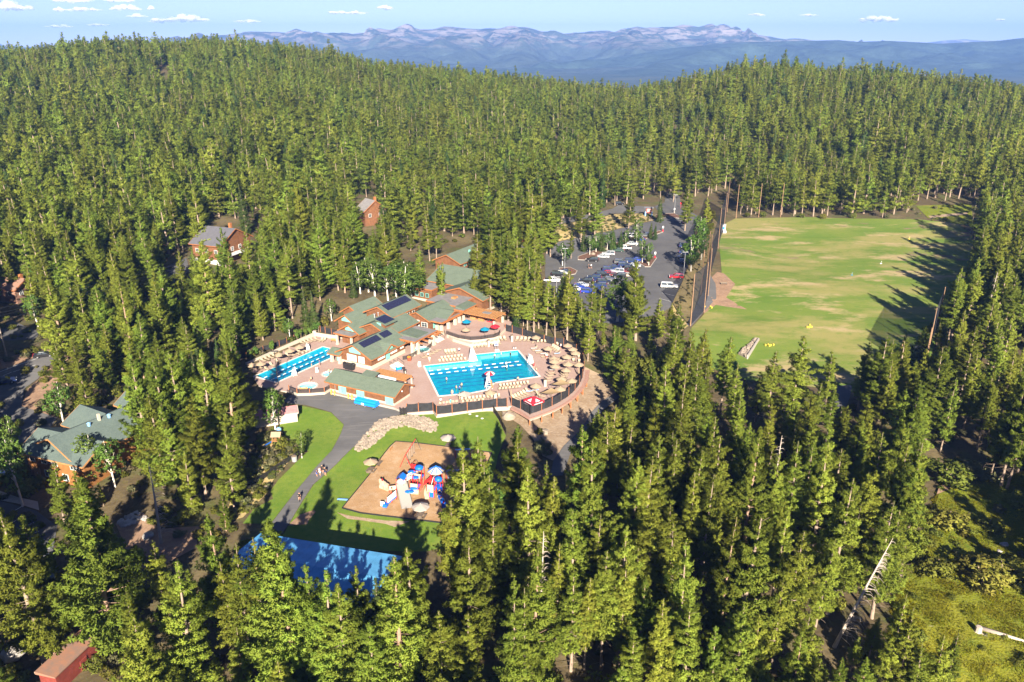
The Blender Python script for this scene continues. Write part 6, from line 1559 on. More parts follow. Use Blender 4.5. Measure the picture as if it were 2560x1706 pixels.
def cars():
    spec = [(810, 775, 'suv', 'car_black'), (930, 735, 'sedan', 'car_silver'), (990, 705, 'suv', 'car_silver'), (1100, 665, 'sedan', 'car_green'), (1170, 640, 'pickup', 'car_white'), (1255, 590, 'sedan', 'car_silver'), (1270, 505, 'suv', 'car_white'),
            (1245, 790, 'suv', 'car_navy'), (1170, 835, 'suv', 'car_navy'), (1280, 835, 'sedan', 'car_silver'), (1320, 770, 'sedan', 'car_blue'),
            (1000, 885, 'suv', 'car_navy'), (970, 920, 'sedan', 'car_red'), (930, 940, 'suv', 'car_black'), (830, 975, 'suv', 'car_navy'), (800, 1000, 'sedan', 'car_navy'), (740, 1010, 'suv', 'car_black'), (690, 1055, 'sedan', 'car_silver'), (650, 1075, 'sedan', 'car_blue'), (625, 1105, 'sedan', 'car_white'), (600, 1140, 'sedan', 'car_navy'),
            (1215, 905, 'suv', 'car_maroon'), (1110, 955, 'suv', 'car_black'), (990, 990, 'sedan', 'car_grey'), (890, 1060, 'suv', 'car_navy'), (765, 1130, 'suv', 'car_blue'), (1190, 945, 'sedan', 'car_tan'),
            (1060, 860, 'sedan', 'car_navy'), (1130, 800, 'suv', 'car_grey'), (1090, 905, 'suv', 'car_silver'), (1050, 940, 'sedan', 'car_maroon'), (940, 1020, 'suv', 'car_black'), (850, 1095, 'sedan', 'car_navy'), (1240, 870, 'suv', 'car_black'), (1345, 545, 'sedan', 'car_blue'), (1410, 500, 'suv', 'car_grey'), (1855, 800, 'suv', 'car_navy'),
            (430, 940, 'suv', 'car_black'), (470, 925, 'sedan', 'car_white'), (360, 1005, 'pickup', 'car_white'), (500, 905, 'sedan', 'car_navy'),
            (1750, 965, 'suv', 'car_red'), (1670, 1070, 'van', 'car_white'), (1830, 745, 'suv', 'car_black'), (1845, 690, 'sedan', 'car_navy'), (1850, 620, 'suv', 'car_navy'), (1840, 345, 'sedan', 'car_black'), (380, 1200, 'suv', 'car_black'), (1110, 140, 'suv', 'car_black'), (360, 340, 'sedan', 'car_black')]
    pos = []
    for x, y, k, c in spec:
        p = GT(4, x, y + 8); rz = -10
        if x < 1000 and False: rz = 0
        pos.append((p, math.radians(rz + (180 if random.random() < .4 else 0) + random.uniform(-3, 3)), k, c))
    M2 = {'the bright red car on the right': pos[41][0], 'the big white van': pos[42][0], 'the white pickup by the long island': pos[4][0], 'the white trailer': GT(4, 180, 660), 'the two people crossing the lot': GT(4, 785, 860), 'the maroon car': pos[21][0], 'the lot entrance sign': GT(4, 1440, 280)}
    M2 = {k: (v.x, v.y) for k, v in M2.items()}
    labs = name_by_marks([(p.x, p.y, f'{CN[c]} {k if k != "pickup" else "pickup truck"}') for p, a, k, c in pos], M2, 'such')
    labs[41] = 'bright red car parked alone above the big white van'; labs[42] = 'big white van parked at the right edge of the lot'; labs[4] = 'white pickup truck parked nose in at the long island'
    labs[46] = 'black car driving near the lot entrance'; labs[21] = 'maroon car half hidden behind the tall pine in the lot'; labs[48] = 'black car in the shade on the upper road'; labs[49] = 'black car at the left end of the upper road'; labs[47] = 'black car in shade at the near left end of the lot'
    for i, (p, a, k, c) in enumerate(pos):
        nm = {'sedan': 'parked_car', 'suv': 'parked_suv', 'pickup': 'pickup_truck', 'van': 'parked_van'}[k]
        if i == 46: a = math.radians(75)
        if i > 47: a = math.radians(15)
        z = p.z + .12
        if k not in CARP:
            CARP[k] = car_proto(k, nm); t = CARP[k]
            t.location = (p.x, p.y, z); t.rotation_euler.z = a; t['label'] = labs[i]
            for ch in t.children:
                if ch.name.split('.')[0] in ('body', 'roof'):
                    ch.material_slots[0].link = 'OBJECT'; ch.material_slots[0].material = MT[c]
        else: dup(CARP[k], (p.x, p.y, z), a, labs[i], mats={'body': {0: c}, 'roof': {0: c}})
    for (r, x, y), k, c, a, lab in (((5, 60, 450), 'suv', 'car_navy', 30, 'dark car in deep shade on the road at the left edge'), ((5, 495, 150), 'sedan', 'car_black', 25, 'black car on the road partly behind roadside pines'), ((9, 325, 700), 'sedan', 'car_white', -60, 'white car in the shaded lower car park'), ((9, 370, 770), 'suv', 'car_green', -60, 'green car in the shade of the big near left pine'), ((5, 10, 1455), 'sedan', 'car_navy', -10, 'navy car at the left edge below the timber building')):
        p = GT(r, x, y); dup(CARP[k], (p.x, p.y, p.z + .12), math.radians(a), lab, 'cars on the left roads', mats={'body': {0: c}, 'roof': {0: c}})
cars()
# ------------------------------------------------------------------ poles, lamps, signs
def lamps():
    def lp(p, h, lab, arm=.9, rz=0):
        t = thing('lamp_post', lab, 'lamp post', p, 'parking lot lamp posts', rz)
        MB().lathe([(.22, 0), (.22, .5)], n=8).build('base', 'concrete', t, local=True); MB().tube((0, 0, .4), (0, 0, h), .08, .06, 8).build('pole', 'galv', t, local=True)
        for s in (-1, 1): MB().box(s * arm * .6, 0, h - .02, arm, .4, .14).build('lamp_head', 'galv', t, local=True)
        return t
    lp(GT(4, 1832, 940), 8.5, 'grey lamp post beside the bright red car')
    lp(GT(4, 1730, 230), 8.5, 'grey lamp post at the lot entrance')
    lp(GT(4, 500, 880), 8.0, 'pale lamp post on the half round island')
    lp(GT(4, 405, 1230), 8.0, 'pale lamp post on the near left island')
    p = P(1, 565, 1275, 0); t = thing('pool_lamp', 'black double headed lamp post between trees at the lap pool end', 'lamp post', p)
    MB().tube((0, 0, 0), (0, 0, 8.3), .09, .07, 8).build('pole', 'black', t, local=True)
    for s in (-1, 1): MB().box(s * .5, 0, 8.25, .8, .45, .14).build('lamp_head', 'black', t, local=True)
    p = P(2, 72, 1085, 0); t = thing('pool_lamp', 'black lamp post right of the pool house ridge', 'lamp post', p)
    MB().tube((0, 0, 0), (-.4, .2, 4.0), .1, .08, 8).build('pole', 'black', t, local=True); MB().box(-.4, .2, 3.95, .8, .6, .25).build('lamp_head', 'black', t, local=True)
    for (r, x, y), lab in (((4, 1600, 445), 'white sign on a red base at the tip of the long island'), ((4, 1512, 742), 'white sign on a red base at the tip of the short island'), ((4, 1728, 238), 'white notice on the entrance lamp island')):
        p = GT(r, x, y); t = thing('lot_sign', lab, 'sign', p, 'parking lot signs')
        MB().lathe([(.3, 0), (.28, .8)], n=8).build('base', 'redcanvas' if 'red' in lab else 'concrete', t, local=True); MB().tube((0, 0, .7), (0, 0, 2.0), .05).build('post', 'galv', t, local=True); MB().box(0, -.05, 1.5, .6, .05, .9).build('panel', 'white', t, local=True)
    p = GT(4, 1800, 185); t = thing('stop_sign', 'red stop sign at the shaded lot entrance', 'sign', p)
    MB().tube((0, 0, 0), (0, 0, 2.3), .05).build('post', 'redcanvas', t, local=True)
    MB().tube((0, -.06, 2.5), (0, -.03, 2.5), .45, .45, 8).build('panel', 'redcanvas', t, local=True)
    p = GT(4, 1440, 275); t = thing('entrance_sign', 'roofed wooden entrance sign with a red board and white lettering', 'sign', p, None, -.2)
    for s in (-1.5, 1.5): MB().box(s, 0, 0, .55, .55, 2.2).build('pier', 'bluel', t, local=True)
    MB().box(0, 0, 1.6, 2.6, .2, 2.6).build('board', mat('sign_red_mat', (.35, .07, .05), .6), t, local=True)
    MB().add([(-2.2, -.7, 4.0), (2.2, -.7, 4.0), (2.2, 0, 4.6), (-2.2, 0, 4.6), (-2.2, .7, 4.0), (2.2, .7, 4.0), (-2.2, -.7, 3.9), (2.2, -.7, 3.9), (-2.2, .7, 3.9), (2.2, .7, 3.9)], [(0, 1, 2, 3), (3, 2, 5, 4), (0, 6, 7, 1), (4, 5, 9, 8), (6, 8, 9, 7), (0, 3, 4, 8, 6), (1, 7, 9, 5, 2)]).build('roof', 'greyroof', t, local=True)
    for k in range(4): MB().box(random.uniform(-.1, .1), -.12, 2.2 + k * .45, 1.9 - .2 * (k % 2), .04, .16).build('lettering', 'white', t, local=True)
    p = GT(12, 52, 1415); t = thing('utility_pole', 'brown utility pole at the left edge beside the road', 'utility pole', p)
    MB().tube((0, 0, -.3), (-.3, 0, 13.5), .2, .15, 8).build('pole', 'greypole', t, local=True); MB().tube((-2.0, 0, -.3), (-1.2, .2, 11), .09, .09, 6).build('stub_pole', 'greypole', t, local=True)
    MB().beam((-1.5, 0, 12.6), (1.0, 0, 12.6), .12, .14).build('cross_arm', 'wood', t, local=True)
    for k, z in enumerate((12.7, 11.6, 10.9, 9.8)):
        w = MB(); a = Vector((p.x - .3, p.y, p.z + z)); b = a + Vector((75, 95, 6)); m = []
        for i in range(13): f = i / 12; q = a.lerp(b, f); q.z -= 2.5 * 4 * f * (1 - f) * .5; m.append(q)
        w.path(m, .03, 4); tag(w.build('power_line', 'black'), ('topmost', 'second', 'third', 'lowest')[k] + ' power line from the utility pole into the forest', 'power line', 'power lines')
lamps()
# ------------------------------------------------------------------ people
def body_mesh(name, joints, edges, radii, root=0):
    me = bpy.data.meshes.new(name); me.from_pydata(joints, edges, [])
    o = bpy.data.objects.new(name, me); COL.objects.link(o)
    sk = o.modifiers.new('s', 'SKIN'); ss = o.modifiers.new('u', 'SUBSURF'); ss.levels = ss.render_levels = 1
    for v, r in zip(me.skin_vertices[0].data, radii): v.radius = (r, r)
    me.skin_vertices[0].data[root].use_root = True
    dg = bpy.context.evaluated_depsgraph_get(); dg.update()
    m2 = bpy.data.meshes.new_from_object(o.evaluated_get(dg)); m2.name = name
    COL.objects.unlink(o); bpy.data.objects.remove(o)
    return m2
def person_pose(pose):
    J = dict(pel=(0, 0, .95), wst=(0, 0, 1.1), chest=(0, .01, 1.32), neck=(0, 0, 1.48), head=(0, -.02, 1.62), crown=(0, -.01, 1.72),
             ls=(.17, 0, 1.40), le=(.24, .02, 1.13), lw=(.25, -.08, .88), lf=(.25, -.12, .78), rs=(-.17, 0, 1.40), re=(-.24, .02, 1.13), rw=(-.25, -.08, .88), rf=(-.25, -.12, .78),
             lh=(.09, 0, .90), lk=(.10, -.03, .50), la=(.10, .02, .08), lt=(.11, -.16, .04), rh=(-.09, 0, .90), rk=(-.10, -.03, .50), ra=(-.10, .02, .08), rt=(-.11, -.16, .04))
    if pose == 'walk':
        J.update(lk=(.10, -.18, .52), la=(.10, -.22, .08), lt=(.1, -.40, .06), rk=(-.10, .10, .50), ra=(-.10, .30, .12), rt=(-.1, .16, .04), le=(.23, .14, 1.15), lw=(.24, .12, .90), lf=(.24, .1, .8), re=(-.23, -.10, 1.14), rw=(-.22, -.28, .98), rf=(-.22, -.36, .93))
    if pose == 'sit':
        for k in J: J[k] = (J[k][0], J[k][1], J[k][2] - .5)
        J.update(lk=(.12, -.45, .47), la=(.12, -.48, .08), lt=(.12, -.64, .04), rk=(-.12, -.45, .47), ra=(-.12, -.48, .08), rt=(-.12, -.64, .04), lw=(.2, -.25, .52), lf=(.18, -.34, .5), rw=(-.2, -.25, .52), rf=(-.18, -.34, .5))
    names = list(J); ix = {n: i for i, n in enumerate(names)}
    E = [('pel', 'wst'), ('wst', 'chest'), ('chest', 'neck'), ('neck', 'head'), ('head', 'crown'), ('chest', 'ls'), ('ls', 'le'), ('le', 'lw'), ('lw', 'lf'), ('chest', 'rs'), ('rs', 're'), ('re', 'rw'), ('rw', 'rf'),
         ('pel', 'lh'), ('lh', 'lk'), ('lk', 'la'), ('la', 'lt'), ('pel', 'rh'), ('rh', 'rk'), ('rk', 'ra'), ('ra', 'rt')]
    R = dict(pel=.14, wst=.125, chest=.15, neck=.06, head=.105, crown=.085, ls=.07, le=.045, lw=.033, lf=.03, rs=.07, re=.045, rw=.033, rf=.03, lh=.09, lk=.06, la=.042, lt=.035, rh=.09, rk=.06, ra=.042, rt=.035)
    m = body_mesh('body', [J[n] for n in names], [(ix[a], ix[b]) for a, b in E], [R[n] for n in names])
    dz = -.5 if pose == 'sit' else 0
    for nm in ('skin', 'cl_white', 'cl_navy', 'hair'): m.materials.append(MT[nm])
    for p in m.polygons:
        c = p.center; z = c.z - dz
        near_leg = abs(c.x) < .2
        if z > 1.66 or (z > 1.56 and c.y > .02): k = 3
        elif z > 1.47: k = 0
        elif z > 1.02 and abs(c.x) < .27 and (z > 1.18 or abs(c.x) < .19): k = 1
        elif (.62 < z <= 1.02 if pose != 'sit' else (z > .85 and c.y > -.4)) and near_leg: k = 2
        else: k = 0
        p.material_index = k
        p.use_smooth = True
    return m
POSES = {k: person_pose(k) for k in ('stand', 'walk', 'sit')}
def person(p, rz, pose, shirt, short, lab, s=1.0, sink=0.0, grp='people at the pool'):
    o = bpy.data.objects.new('person', POSES[pose]); COL.objects.link(o)
    o.location = (p.x, p.y, p.z - sink); o.rotation_euler = (0, 0, rz); o.scale = (s, s, s)
    for k, m in ((1, shirt), (2, short)): o.material_slots[k].link = 'OBJECT'; o.material_slots[k].material = MT[m]
    tag(o, lab, 'person', grp)
def people():
    z = .004
    D = [((2, 725, 705), 'stand', 'cl_white', 'cl_navy', 'person in white standing beside the four beige loungers by the pool'), ((2, 345, 765), 'stand', 'cl_white', 'cl_black', 'person in a white top near the left pool corner'), ((2, 362, 815), 'stand', 'cl_white', 'cl_white', 'person in white right at the left pool corner'),
         ((2, 1640, 890), 'stand', 'cl_red', 'cl_red', 'lifeguard in red standing below the right guard chair'), ((2, 1668, 930), 'sit', 'skin', 'cl_navy', 'person sitting on the right pool edge below the lifeguard'), ((2, 1445, 1065), 'stand', 'skin', 'cl_navy', 'bare chested person standing at the front pool edge by a white bag'),
         ((2, 1795, 775), 'stand', 'cl_white', 'cl_red', 'person in white and red by the loungers at the curve'), ((2, 640, 1230), 'stand', 'skin', 'cl_pink', 'tall bare backed person at the front left edge of the pool'), ((2, 620, 1340), 'stand', 'cl_teal', 'cl_teal', 'person in teal at the front fence'), ((2, 500, 1330), 'stand', 'cl_white', 'cl_black', 'person in black and white left of the teal one'), ((2, 540, 1345), 'sit', 'cl_pink', 'cl_navy', 'person in pink sitting at the front fence'),
         ((2, 1090, 1245), 'stand', 'skin', 'cl_blue', 'bare chested person by the umbrella near the front fence'), ((1, 1075, 1060), 'stand', 'cl_purple', 'cl_black', 'person in purple at the near edge of the lap pool'), ((1, 940, 830), 'stand', 'cl_black', 'cl_black', 'person in black under the lap pool wall umbrellas'), ((1, 970, 1240), 'sit', 'skin', 'cl_black', 'person sitting at the hot tub rim'), ((2, 1885, 905), 'sit', 'cl_white', 'cl_blue', 'person in white resting on a towel among the loungers'),
         ((2, 1970, 655), 'stand', 'cl_white', 'cl_navy', 'person standing under the back row of umbrellas'), ((2, 2165, 900), 'sit', 'cl_white', 'cl_black', 'person in white sitting by the right fence'), ((2, 1855, 1200), 'sit', 'cl_white', 'cl_blue', 'person in white sitting under the shade sail by the tent')]
    for (r, x, y), ps, a, b, lab in D:
        p = P(r, x, y, z); p.z = z; person(p, random.uniform(0, 6.28), ps, a, b, lab, random.uniform(.94, 1.03))
    W = [((2, 570, 1018), 'swimmer with pink suit left of centre in the L shaped pool', 'cl_pink'), ((2, 690, 1120), 'swimmer in the front shallow water, middle of three', 'skin'), ((2, 755, 1088), 'swimmer in the front shallow water, rightmost of three', 'skin'), ((2, 730, 1125), 'swimmer in the front shallow water in dark blue', 'cl_blue'), ((2, 1160, 732), 'swimmer at the back of the L shaped pool, nearest the slide', 'skin'), ((2, 1240, 712), 'swimmer at the back of the L shaped pool near the timing board', 'skin'), ((2, 1355, 712), 'swimmer in dark suit at the far right pool corner', 'cl_black'), ((2, 1310, 868), 'swimmer with yellow cap at the end of the nearer rope', 'cl_white'), ((2, 1300, 828), 'swimmer at the end of the farther rope', 'cl_white'), ((1, 975, 1045), 'swimmer in the lap pool nearest the purple clad person', 'skin'), ((1, 1190, 1140), 'bather in the round spa', 'skin'), ((1, 1220, 855), 'swimmer near the far end of the lap pool', 'skin')]
    for (r, x, y), lab, sh in W:
        p = P(r, x, y, -.1); p.z = 0; person(p, random.uniform(0, 6.28), 'stand', sh, 'cl_navy', lab, 1.0, 1.28 if 'spa' not in lab else .7, 'swimmers')
    G_ = [((6, 1130, 1040), 'walk', 'cl_navy', 'cl_blue', 'child in navy at the left of the walking family', .75), ((6, 1165, 1030), 'walk', 'cl_pink', 'cl_white', 'person in pink walking with the family on the path', 1.0), ((6, 1192, 1000), 'walk', 'cl_black', 'cl_black', 'person in black at the back of the walking family', 1.0), ((6, 1225, 1030), 'walk', 'cl_black', 'cl_navy', 'tall person in dark clothes at the right of the walking family', 1.05)]
    for (r, x, y), ps, a, b, lab, s in G_:
        p = GT(r, x, y); p.z += .1; person(p, .15 + random.uniform(-.2, .2), ps, a, b, lab, s, 0, 'family on the asphalt path')
    p = GT(6, 940, 1310); p.z += .1
    person(Vector((p.x, p.y, p.z + .42)), .2, 'sit', 'cl_black', 'cl_black', 'cyclist in black in the shaded part of the path', 1.0, 0, None)
    t = thing('bicycle', 'dark bicycle ridden down the shaded path', 'bicycle', p, None, .2)
    for y in (-.52, .52):
        pts = [(0, y + .33 * math.cos(a), .34 + .33 * math.sin(a)) for a in np.linspace(0, 2 * math.pi, 15)]
        MB().path(pts, .025, 5).build('wheel', 'tyre', t, local=True)
    MB().path([(0, .52, .34), (0, .1, .3), (0, -.42, .8), (0, .12, .82), (0, .1, .3)], .025, 5).build('frame', 'cl_red', t, local=True)
    MB().path([(0, -.52, .34), (0, -.44, .85), (0, -.4, 1.0)], .025, 5).build('fork', 'black', t, local=True); MB().tube((-.28, -.4, 1.0), (.28, -.4, 1.0), .02).build('handlebar', 'black', t, local=True); MB().blob((0, .15, .88), (.08, .14, .04), 1, .05).build('saddle', 'black', t, local=True)
    for (x, y), a, lab in (((770, 865), 'cl_black', 'left one of two people crossing the parking lot'), ((797, 862), 'cl_white', 'right one of two people crossing the parking lot')):
        p = GT(4, x, y); p.z += .1; person(p, .5, 'walk', a, 'cl_black', lab, 1.0, 0, 'people in the parking lot')
    for k, ((x, y), lab) in enumerate((((620, 765), 'leftmost white frisbee on the front lawn'), ((735, 795), 'middle white frisbee on the front lawn'), ((820, 835), 'lowest white frisbee on the front lawn'))):
        p = GT(18, x, y); tag(MB().lathe([(.3, p.z + .1), (.33, p.z + .15), (.2, p.z + .2), (.02, p.z + .21)], (p.x, p.y, 0), 10).build('frisbee', 'white'), lab, 'frisbee', 'frisbees on the lawn')
people()
# ------------------------------------------------------------------ playground
def playground():
    g = -2.0 + .12
    Q = lambda x, y, z=0.0: P(19, x, y, g + z)
    def post(t, p, h, m='red', r=.06): return MB().tube((p.x, p.y, g), (p.x, p.y, g + h), r, r, 8).build('post', m, t)
    def plat(t, c, h, s=1.3, m='blue'): MB().box(c.x, c.y, g + h, s, s, .1, math.radians(76)).build('platform', m, t)
    R76 = math.radians(76)
    t = thing('play_structure', 'red, white and blue play structure with slides in the wood chip playground', 'play structure', Q(1100, 1000))
    def tower(px, top, s, hp, roof):
        c = Q(*px); a, b = axv(76), axv(-14)
        for i in (-1, 1):
            for j in (-1, 1):
                q = c + Vector((*(a * i * s / 2 + b * j * s / 2), 0)); post(t, q, top)
        plat(t, c, hp, s)
        return c, a, b
    # tower with white and blue octagon roof
    c, a, b = tower((1490, 890), 3.3, 1.7, 1.5, 'oct')
    mb = MB(); n = 8; zr = 3.25
    vs = [(c.x + 1.55 * math.cos(k * math.pi / 4 + .2), c.y + 1.55 * math.sin(k * math.pi / 4 + .2), g + zr) for k in range(n)] + [(c.x, c.y, g + zr + 1.1)]
    mb.add(vs, [(k, (k + 1) % n, n) for k in range(n)]); mb.build('octagon_roof', 'cream', t)
    for k in range(n): MB().beam(Vector(vs[k]) + Vector((0, 0, .04)), Vector(vs[n]) + Vector((0, 0, .04)), .14, .08).build('roof_rib', 'blue', t)
    def panel(c0, c1, z0, z1, m, nm='panel'):
        d = (c1 - c0).normalized(); nn = Vector((-d.y, d.x, 0)) * .04
        return MB().hexa([(*(p_ + s)[:2], g + zz) for zz in (z0, z1) for p_, s in ((c0, -nn), (c1, -nn), (c1, nn), (c0, nn))]).build(nm, m, t)
    B3, A3 = Vector((*b, 0)), Vector((*a, 0))
    # second tower with leaf canopies
    c2, a, b = tower((1010, 1020), 2.9, 1.5, 1.25, '')
    c3, a, b = tower((690, 960), 2.6, 1.4, 1.2, '')
    c4, a, b = tower((1380, 1090), 2.6, 1.3, 1.2, '')
    c5, a, b = tower((1100, 800), 3.0, 1.4, 1.3, '')
    c6, a, b = tower((1540, 1010), 2.4, 1.2, 1.2, '')
    panel(c2 - A3 * .75 - B3 * .7, c2 - A3 * .75 + B3 * .7, .6, 2.2, 'cream'); panel(c4 - A3 * .65 - B3 * .6, c4 - A3 * .65 + B3 * .6, 1.0, 2.5, 'cream'); panel(c4 - A3 * .72 - B3 * .3, c4 - A3 * .72 + B3 * .6, .05, 1.0, 'blue')
    panel(c5 - A3 * .7 - B3 * .6, c5 - A3 * .7 + B3 * .6, 1.3, 2.2, 'cream'); panel(c - A3 * .85 - B3 * .8, c - A3 * .85 + B3 * .8, 1.5, 2.3, 'red'); panel(c3 + B3 * .7 - A3 * .6, c3 + B3 * .7 + A3 * .6, 1.3, 2.1, 'red')
    # gabled blue roof
    z = 2.6
    MB().add([c3 + A3 * x + B3 * y + Vector((0, 0, zz)) for x, y, zz in ((-.9, -.85, z - .1), (.9, -.85, z - .1), (-.9, 0, z + .55), (.9, 0, z + .55), (-.9, .85, z - .1), (.9, .85, z - .1), (-.9, 0, z + .45), (.9, 0, z + .45))], [(0, 1, 3, 2), (2, 3, 5, 4), (0, 6, 7, 1), (4, 5, 7, 6)]).build('gable_roof', 'blue', t)
    # domes and leaf canopies
    MB().blob(c5 + Vector((0, 0, 3.2)), (.85, .85, .45), 2, .02).build('dome_roof', 'blue', t, smooth=True)
    MB().blob(c6 + Vector((0, 0, 2.6)), (.75, .75, .55), 2, .02).build('dome_roof', 'blue', t, smooth=True)
    for q, zz, sx in (((930, 820), 2.5, .8), ((1010, 900), 2.0, .7), ((870, 1120), 1.0, .9), ((980, 1080), 1.35, .85)):
        p = Q(*q); MB().blob(p + Vector((0, 0, zz)), (sx, .55, .22), 2, .05, seed=q[0]).build('leaf_canopy', 'blue', t, smooth=True); post(t, p, zz, 'red', .05)
    # wide grey double slide
    def chute(pts, w, m, nm, side=.22):
        mb = MB(); k = len(pts)
        for i in range(k - 1):
            p, q = pts[i], pts[i + 1]; d = (q - p); d.z = 0; d.normalize(); o = Vector((-d.y, d.x, 0)) * w / 2; U = Vector((0, 0, side))
            mb.add([p - o + U, p - o, p + o, p + o + U, q - o + U, q - o, q + o, q + o + U, p - o * 1.08 + U, q - o * 1.08 + U, p - o * 1.08 - Vector((0, 0, .06)), q - o * 1.08 - Vector((0, 0, .06)), p + o * 1.08 + U, q + o * 1.08 + U, p + o * 1.08 - Vector((0, 0, .06)), q + o * 1.08 - Vector((0, 0, .06))],
                   [(0, 1, 5, 4), (1, 2, 6, 5), (2, 3, 7, 6), (8, 9, 11, 10), (12, 14, 15, 13), (10, 11, 15, 14), (0, 4, 9, 8), (3, 12, 13, 7)])
        return mb.build(nm, m, t, smooth=False)
    s0 = c3 - A3 * .5 + B3 * .2
    e0 = Q(815, 1400)
    pts = [Vector((*(s0.lerp(e0, f))[:2], g + 1.45 * (1 - f) ** 1.15 + .12)) for f in np.linspace(0, 1, 9)]
    chute(pts, 1.9, 'greyp', 'wide_slide'); MB().blob(s0 + Vector((0, 0, 1.9)), (.95, .5, .75), 2, .08).build('slide_hood', 'greyp', t, smooth=True)
    s1 = c4 - A3 * .5 - B3 * .5; pts = [Vector((*q[:2], g + zz)) for q, zz in ((s1, 1.2), (Q(1290, 1010), 1.0), (Q(1255, 1090), .65), (Q(1255, 1150), .35), (Q(1270, 1200), .2))]
    chute(pts, .75, 'cream', 'curved_slide', .3)
    s2 = c - B3 * .9; pts = [Vector((*s2.lerp(Q(1190, 870), f)[:2], g + 1.5 * (1 - f) + .2)) for f in np.linspace(0, 1, 6)]
    chute(pts, .7, 'red', 'red_slide', .3)
    pts = []
    for f in np.linspace(0, 1, 12):
        q = (c6 - A3 * .4).lerp(Q(1660, 1400), f); pts.append(Vector((*q[:2], g + 1.3 * (1 - f) + .2 + .12 * math.sin(f * 12))) + B3 * .18 * math.sin(f * 9))
    chute(pts, .8, 'blue', 'wavy_slide', .38)
    for k in (4, 6, 8): MB().path([pts[k] + B3 * .5 * math.cos(x) + Vector((0, 0, .75 * math.sin(x))) for x in np.linspace(0, math.pi, 9)], .07, 6).build('hoop', 'cream', t)
    for k in (3, 5, 7, 9): MB().blob(pts[k] + Vector((0, 0, .3)), (.16, .16, .22), 1, .1).build('seat_pad', 'red', t)
    # tunnel under the middle tower
    a0, a1 = c2 - A3 * .9 - B3 * .9, c2 - A3 * .7 + B3 * .9
    MB().tube(a0 + Vector((0, 0, .55)), a1 + Vector((0, 0, .55)), .5, .5, 12).build('crawl_tunnel', 'cream', t)
    # white arched bridge
    br = [c3.lerp(c5, f) + Vector((0, 0, 1.3 + .55 * math.sin(math.pi * f))) for f in np.linspace(.12, .88, 9)]
    for s in (-.4, .4):
        MB().path([p + A3 * s + Vector((0, 0, .75)) for p in br], .05, 6).build('bridge_rail', 'white', t)
        for p in br: MB().tube(p + A3 * s, p + A3 * s + Vector((0, 0, .75)), .025, .025, 5).build('baluster', 'white', t)
    for p, q in zip(br[:-1], br[1:]): MB().beam(p, q, .85, .07).build('bridge_deck', 'white', t)
    MB().path([c4 + Vector((0, 0, 2.2)) + (c - c4) * f + Vector((0, 0, .7 * math.sin(math.pi * f))) for f in np.linspace(0, 1, 8)], .06, 6).build('arch_rail', 'white', t)
    # brown climbing hoops
    h0 = Q(980, 560)
    for k in range(3): MB().path([h0 + A3 * (k * .35) + B3 * .75 * math.cos(x) + Vector((0, 0, 2.1 * math.sin(x))) for x in np.linspace(0, math.pi, 12)], .045, 6).build('climbing_hoop', mat('hoop_brown_mat', (.22, .08, .03), .5) if k == 0 else bpy.data.materials['hoop_brown_mat'], t)
    panel(h0 - A3 * .3 - B3 * .6, h0 - A3 * .3 + B3 * .5, 1.0, 1.9, 'red')
    # accessible ramp with white board walls and blue end
    r0, r1 = Q(350, 1340), Q(570, 1200); dd = (r1 - r0).normalized(); up = Vector((0, 0, 1)); nn = Vector((-dd.y, dd.x, 0))
    for k in range(5): MB().beam(r0 + up * (.55 + k * .24), r1 + up * (1.0 + k * .24), .06, .19).build('ramp_board', 'white', t)
    MB().beam(r0 + up * .3, r1 + up * .75, .1, .2).build('ramp_rail', 'blue', t)
    MB().hexa([r0 + up * .1 + nn * .1, r1 + up * .6 + nn * .1, r1 + up * .6 + nn * 1.3, r0 + up * .1 + nn * 1.3, r0 + up * .2 + nn * .1, r1 + up * .7 + nn * .1, r1 + up * .7 + nn * 1.3, r0 + up * .2 + nn * 1.3]).build('ramp_floor', 'greyp', t)
    for f in (0, .5, 1): post(t, r0.lerp(r1, f), 2.3 if f else 1.6)
    b0 = Q(310, 1360); MB().box(b0.x, b0.y, g + .1, .85, .8, .55, R76).build('transfer_step', 'blue', t); MB().box(b0.x - .5, b0.y + .05, g + .1, .08, .8, .95, R76).build('grab_rail', 'white', t)
    # leaning parallel bars and overhead ladder at right
    m0, m1, m2 = Q(1715, 800), Q(1860, 1110), Q(2010, 790)
    for p in (m0, m1, m2): post(t, p, 2.5)
    for s in (0, .45):
        MB().tube(m0 + up * 2.4 + B3 * s, m1 + up * 2.0 + B3 * s, .05, .05, 6).build('slide_bar', 'bluel', t); MB().tube(m0 + up * 2.4 + A3 * s, m2 + up * 2.4 + A3 * s, .04, .04, 6).build('ladder_rail', 'bluel', t)
    for k in range(9): q = m0.lerp(m2, k / 9) + up * 2.4; MB().tube(q, q + A3 * .45, .025, .025, 5).build('ladder_rung', 'bluel', t)
    for q in ((1100, 1010), (1060, 1090), (1320, 1150), (1430, 1165), (1160, 930)): post(t, Q(*q), 1.7)
    # climbing wall at left
    w = thing('climbing_wall', 'tan rock climbing wall with a red post left of the play structure', 'climbing wall', Q(250, 930))
    w0, w1 = Q(170, 930), Q(360, 1010)
    dw = (w1 - w0); nw = Vector((-dw.y, dw.x, 0)).normalized() * .15; mb = MB(); n = 8; vs = []
    for i in range(n + 1):
        for j in range(5):
            q = w0 + dw * (i / n) + up * (j / 4 * (1.9 - .5 * (i / n)))
            vs.append(q + nw * (mnoise.noise(Vector((i * .7, j * .8, 2))) * 1.2))
    vs2 = [v + nw * 2.5 for v in vs]; m_ = (n + 1) * 5
    fs = []
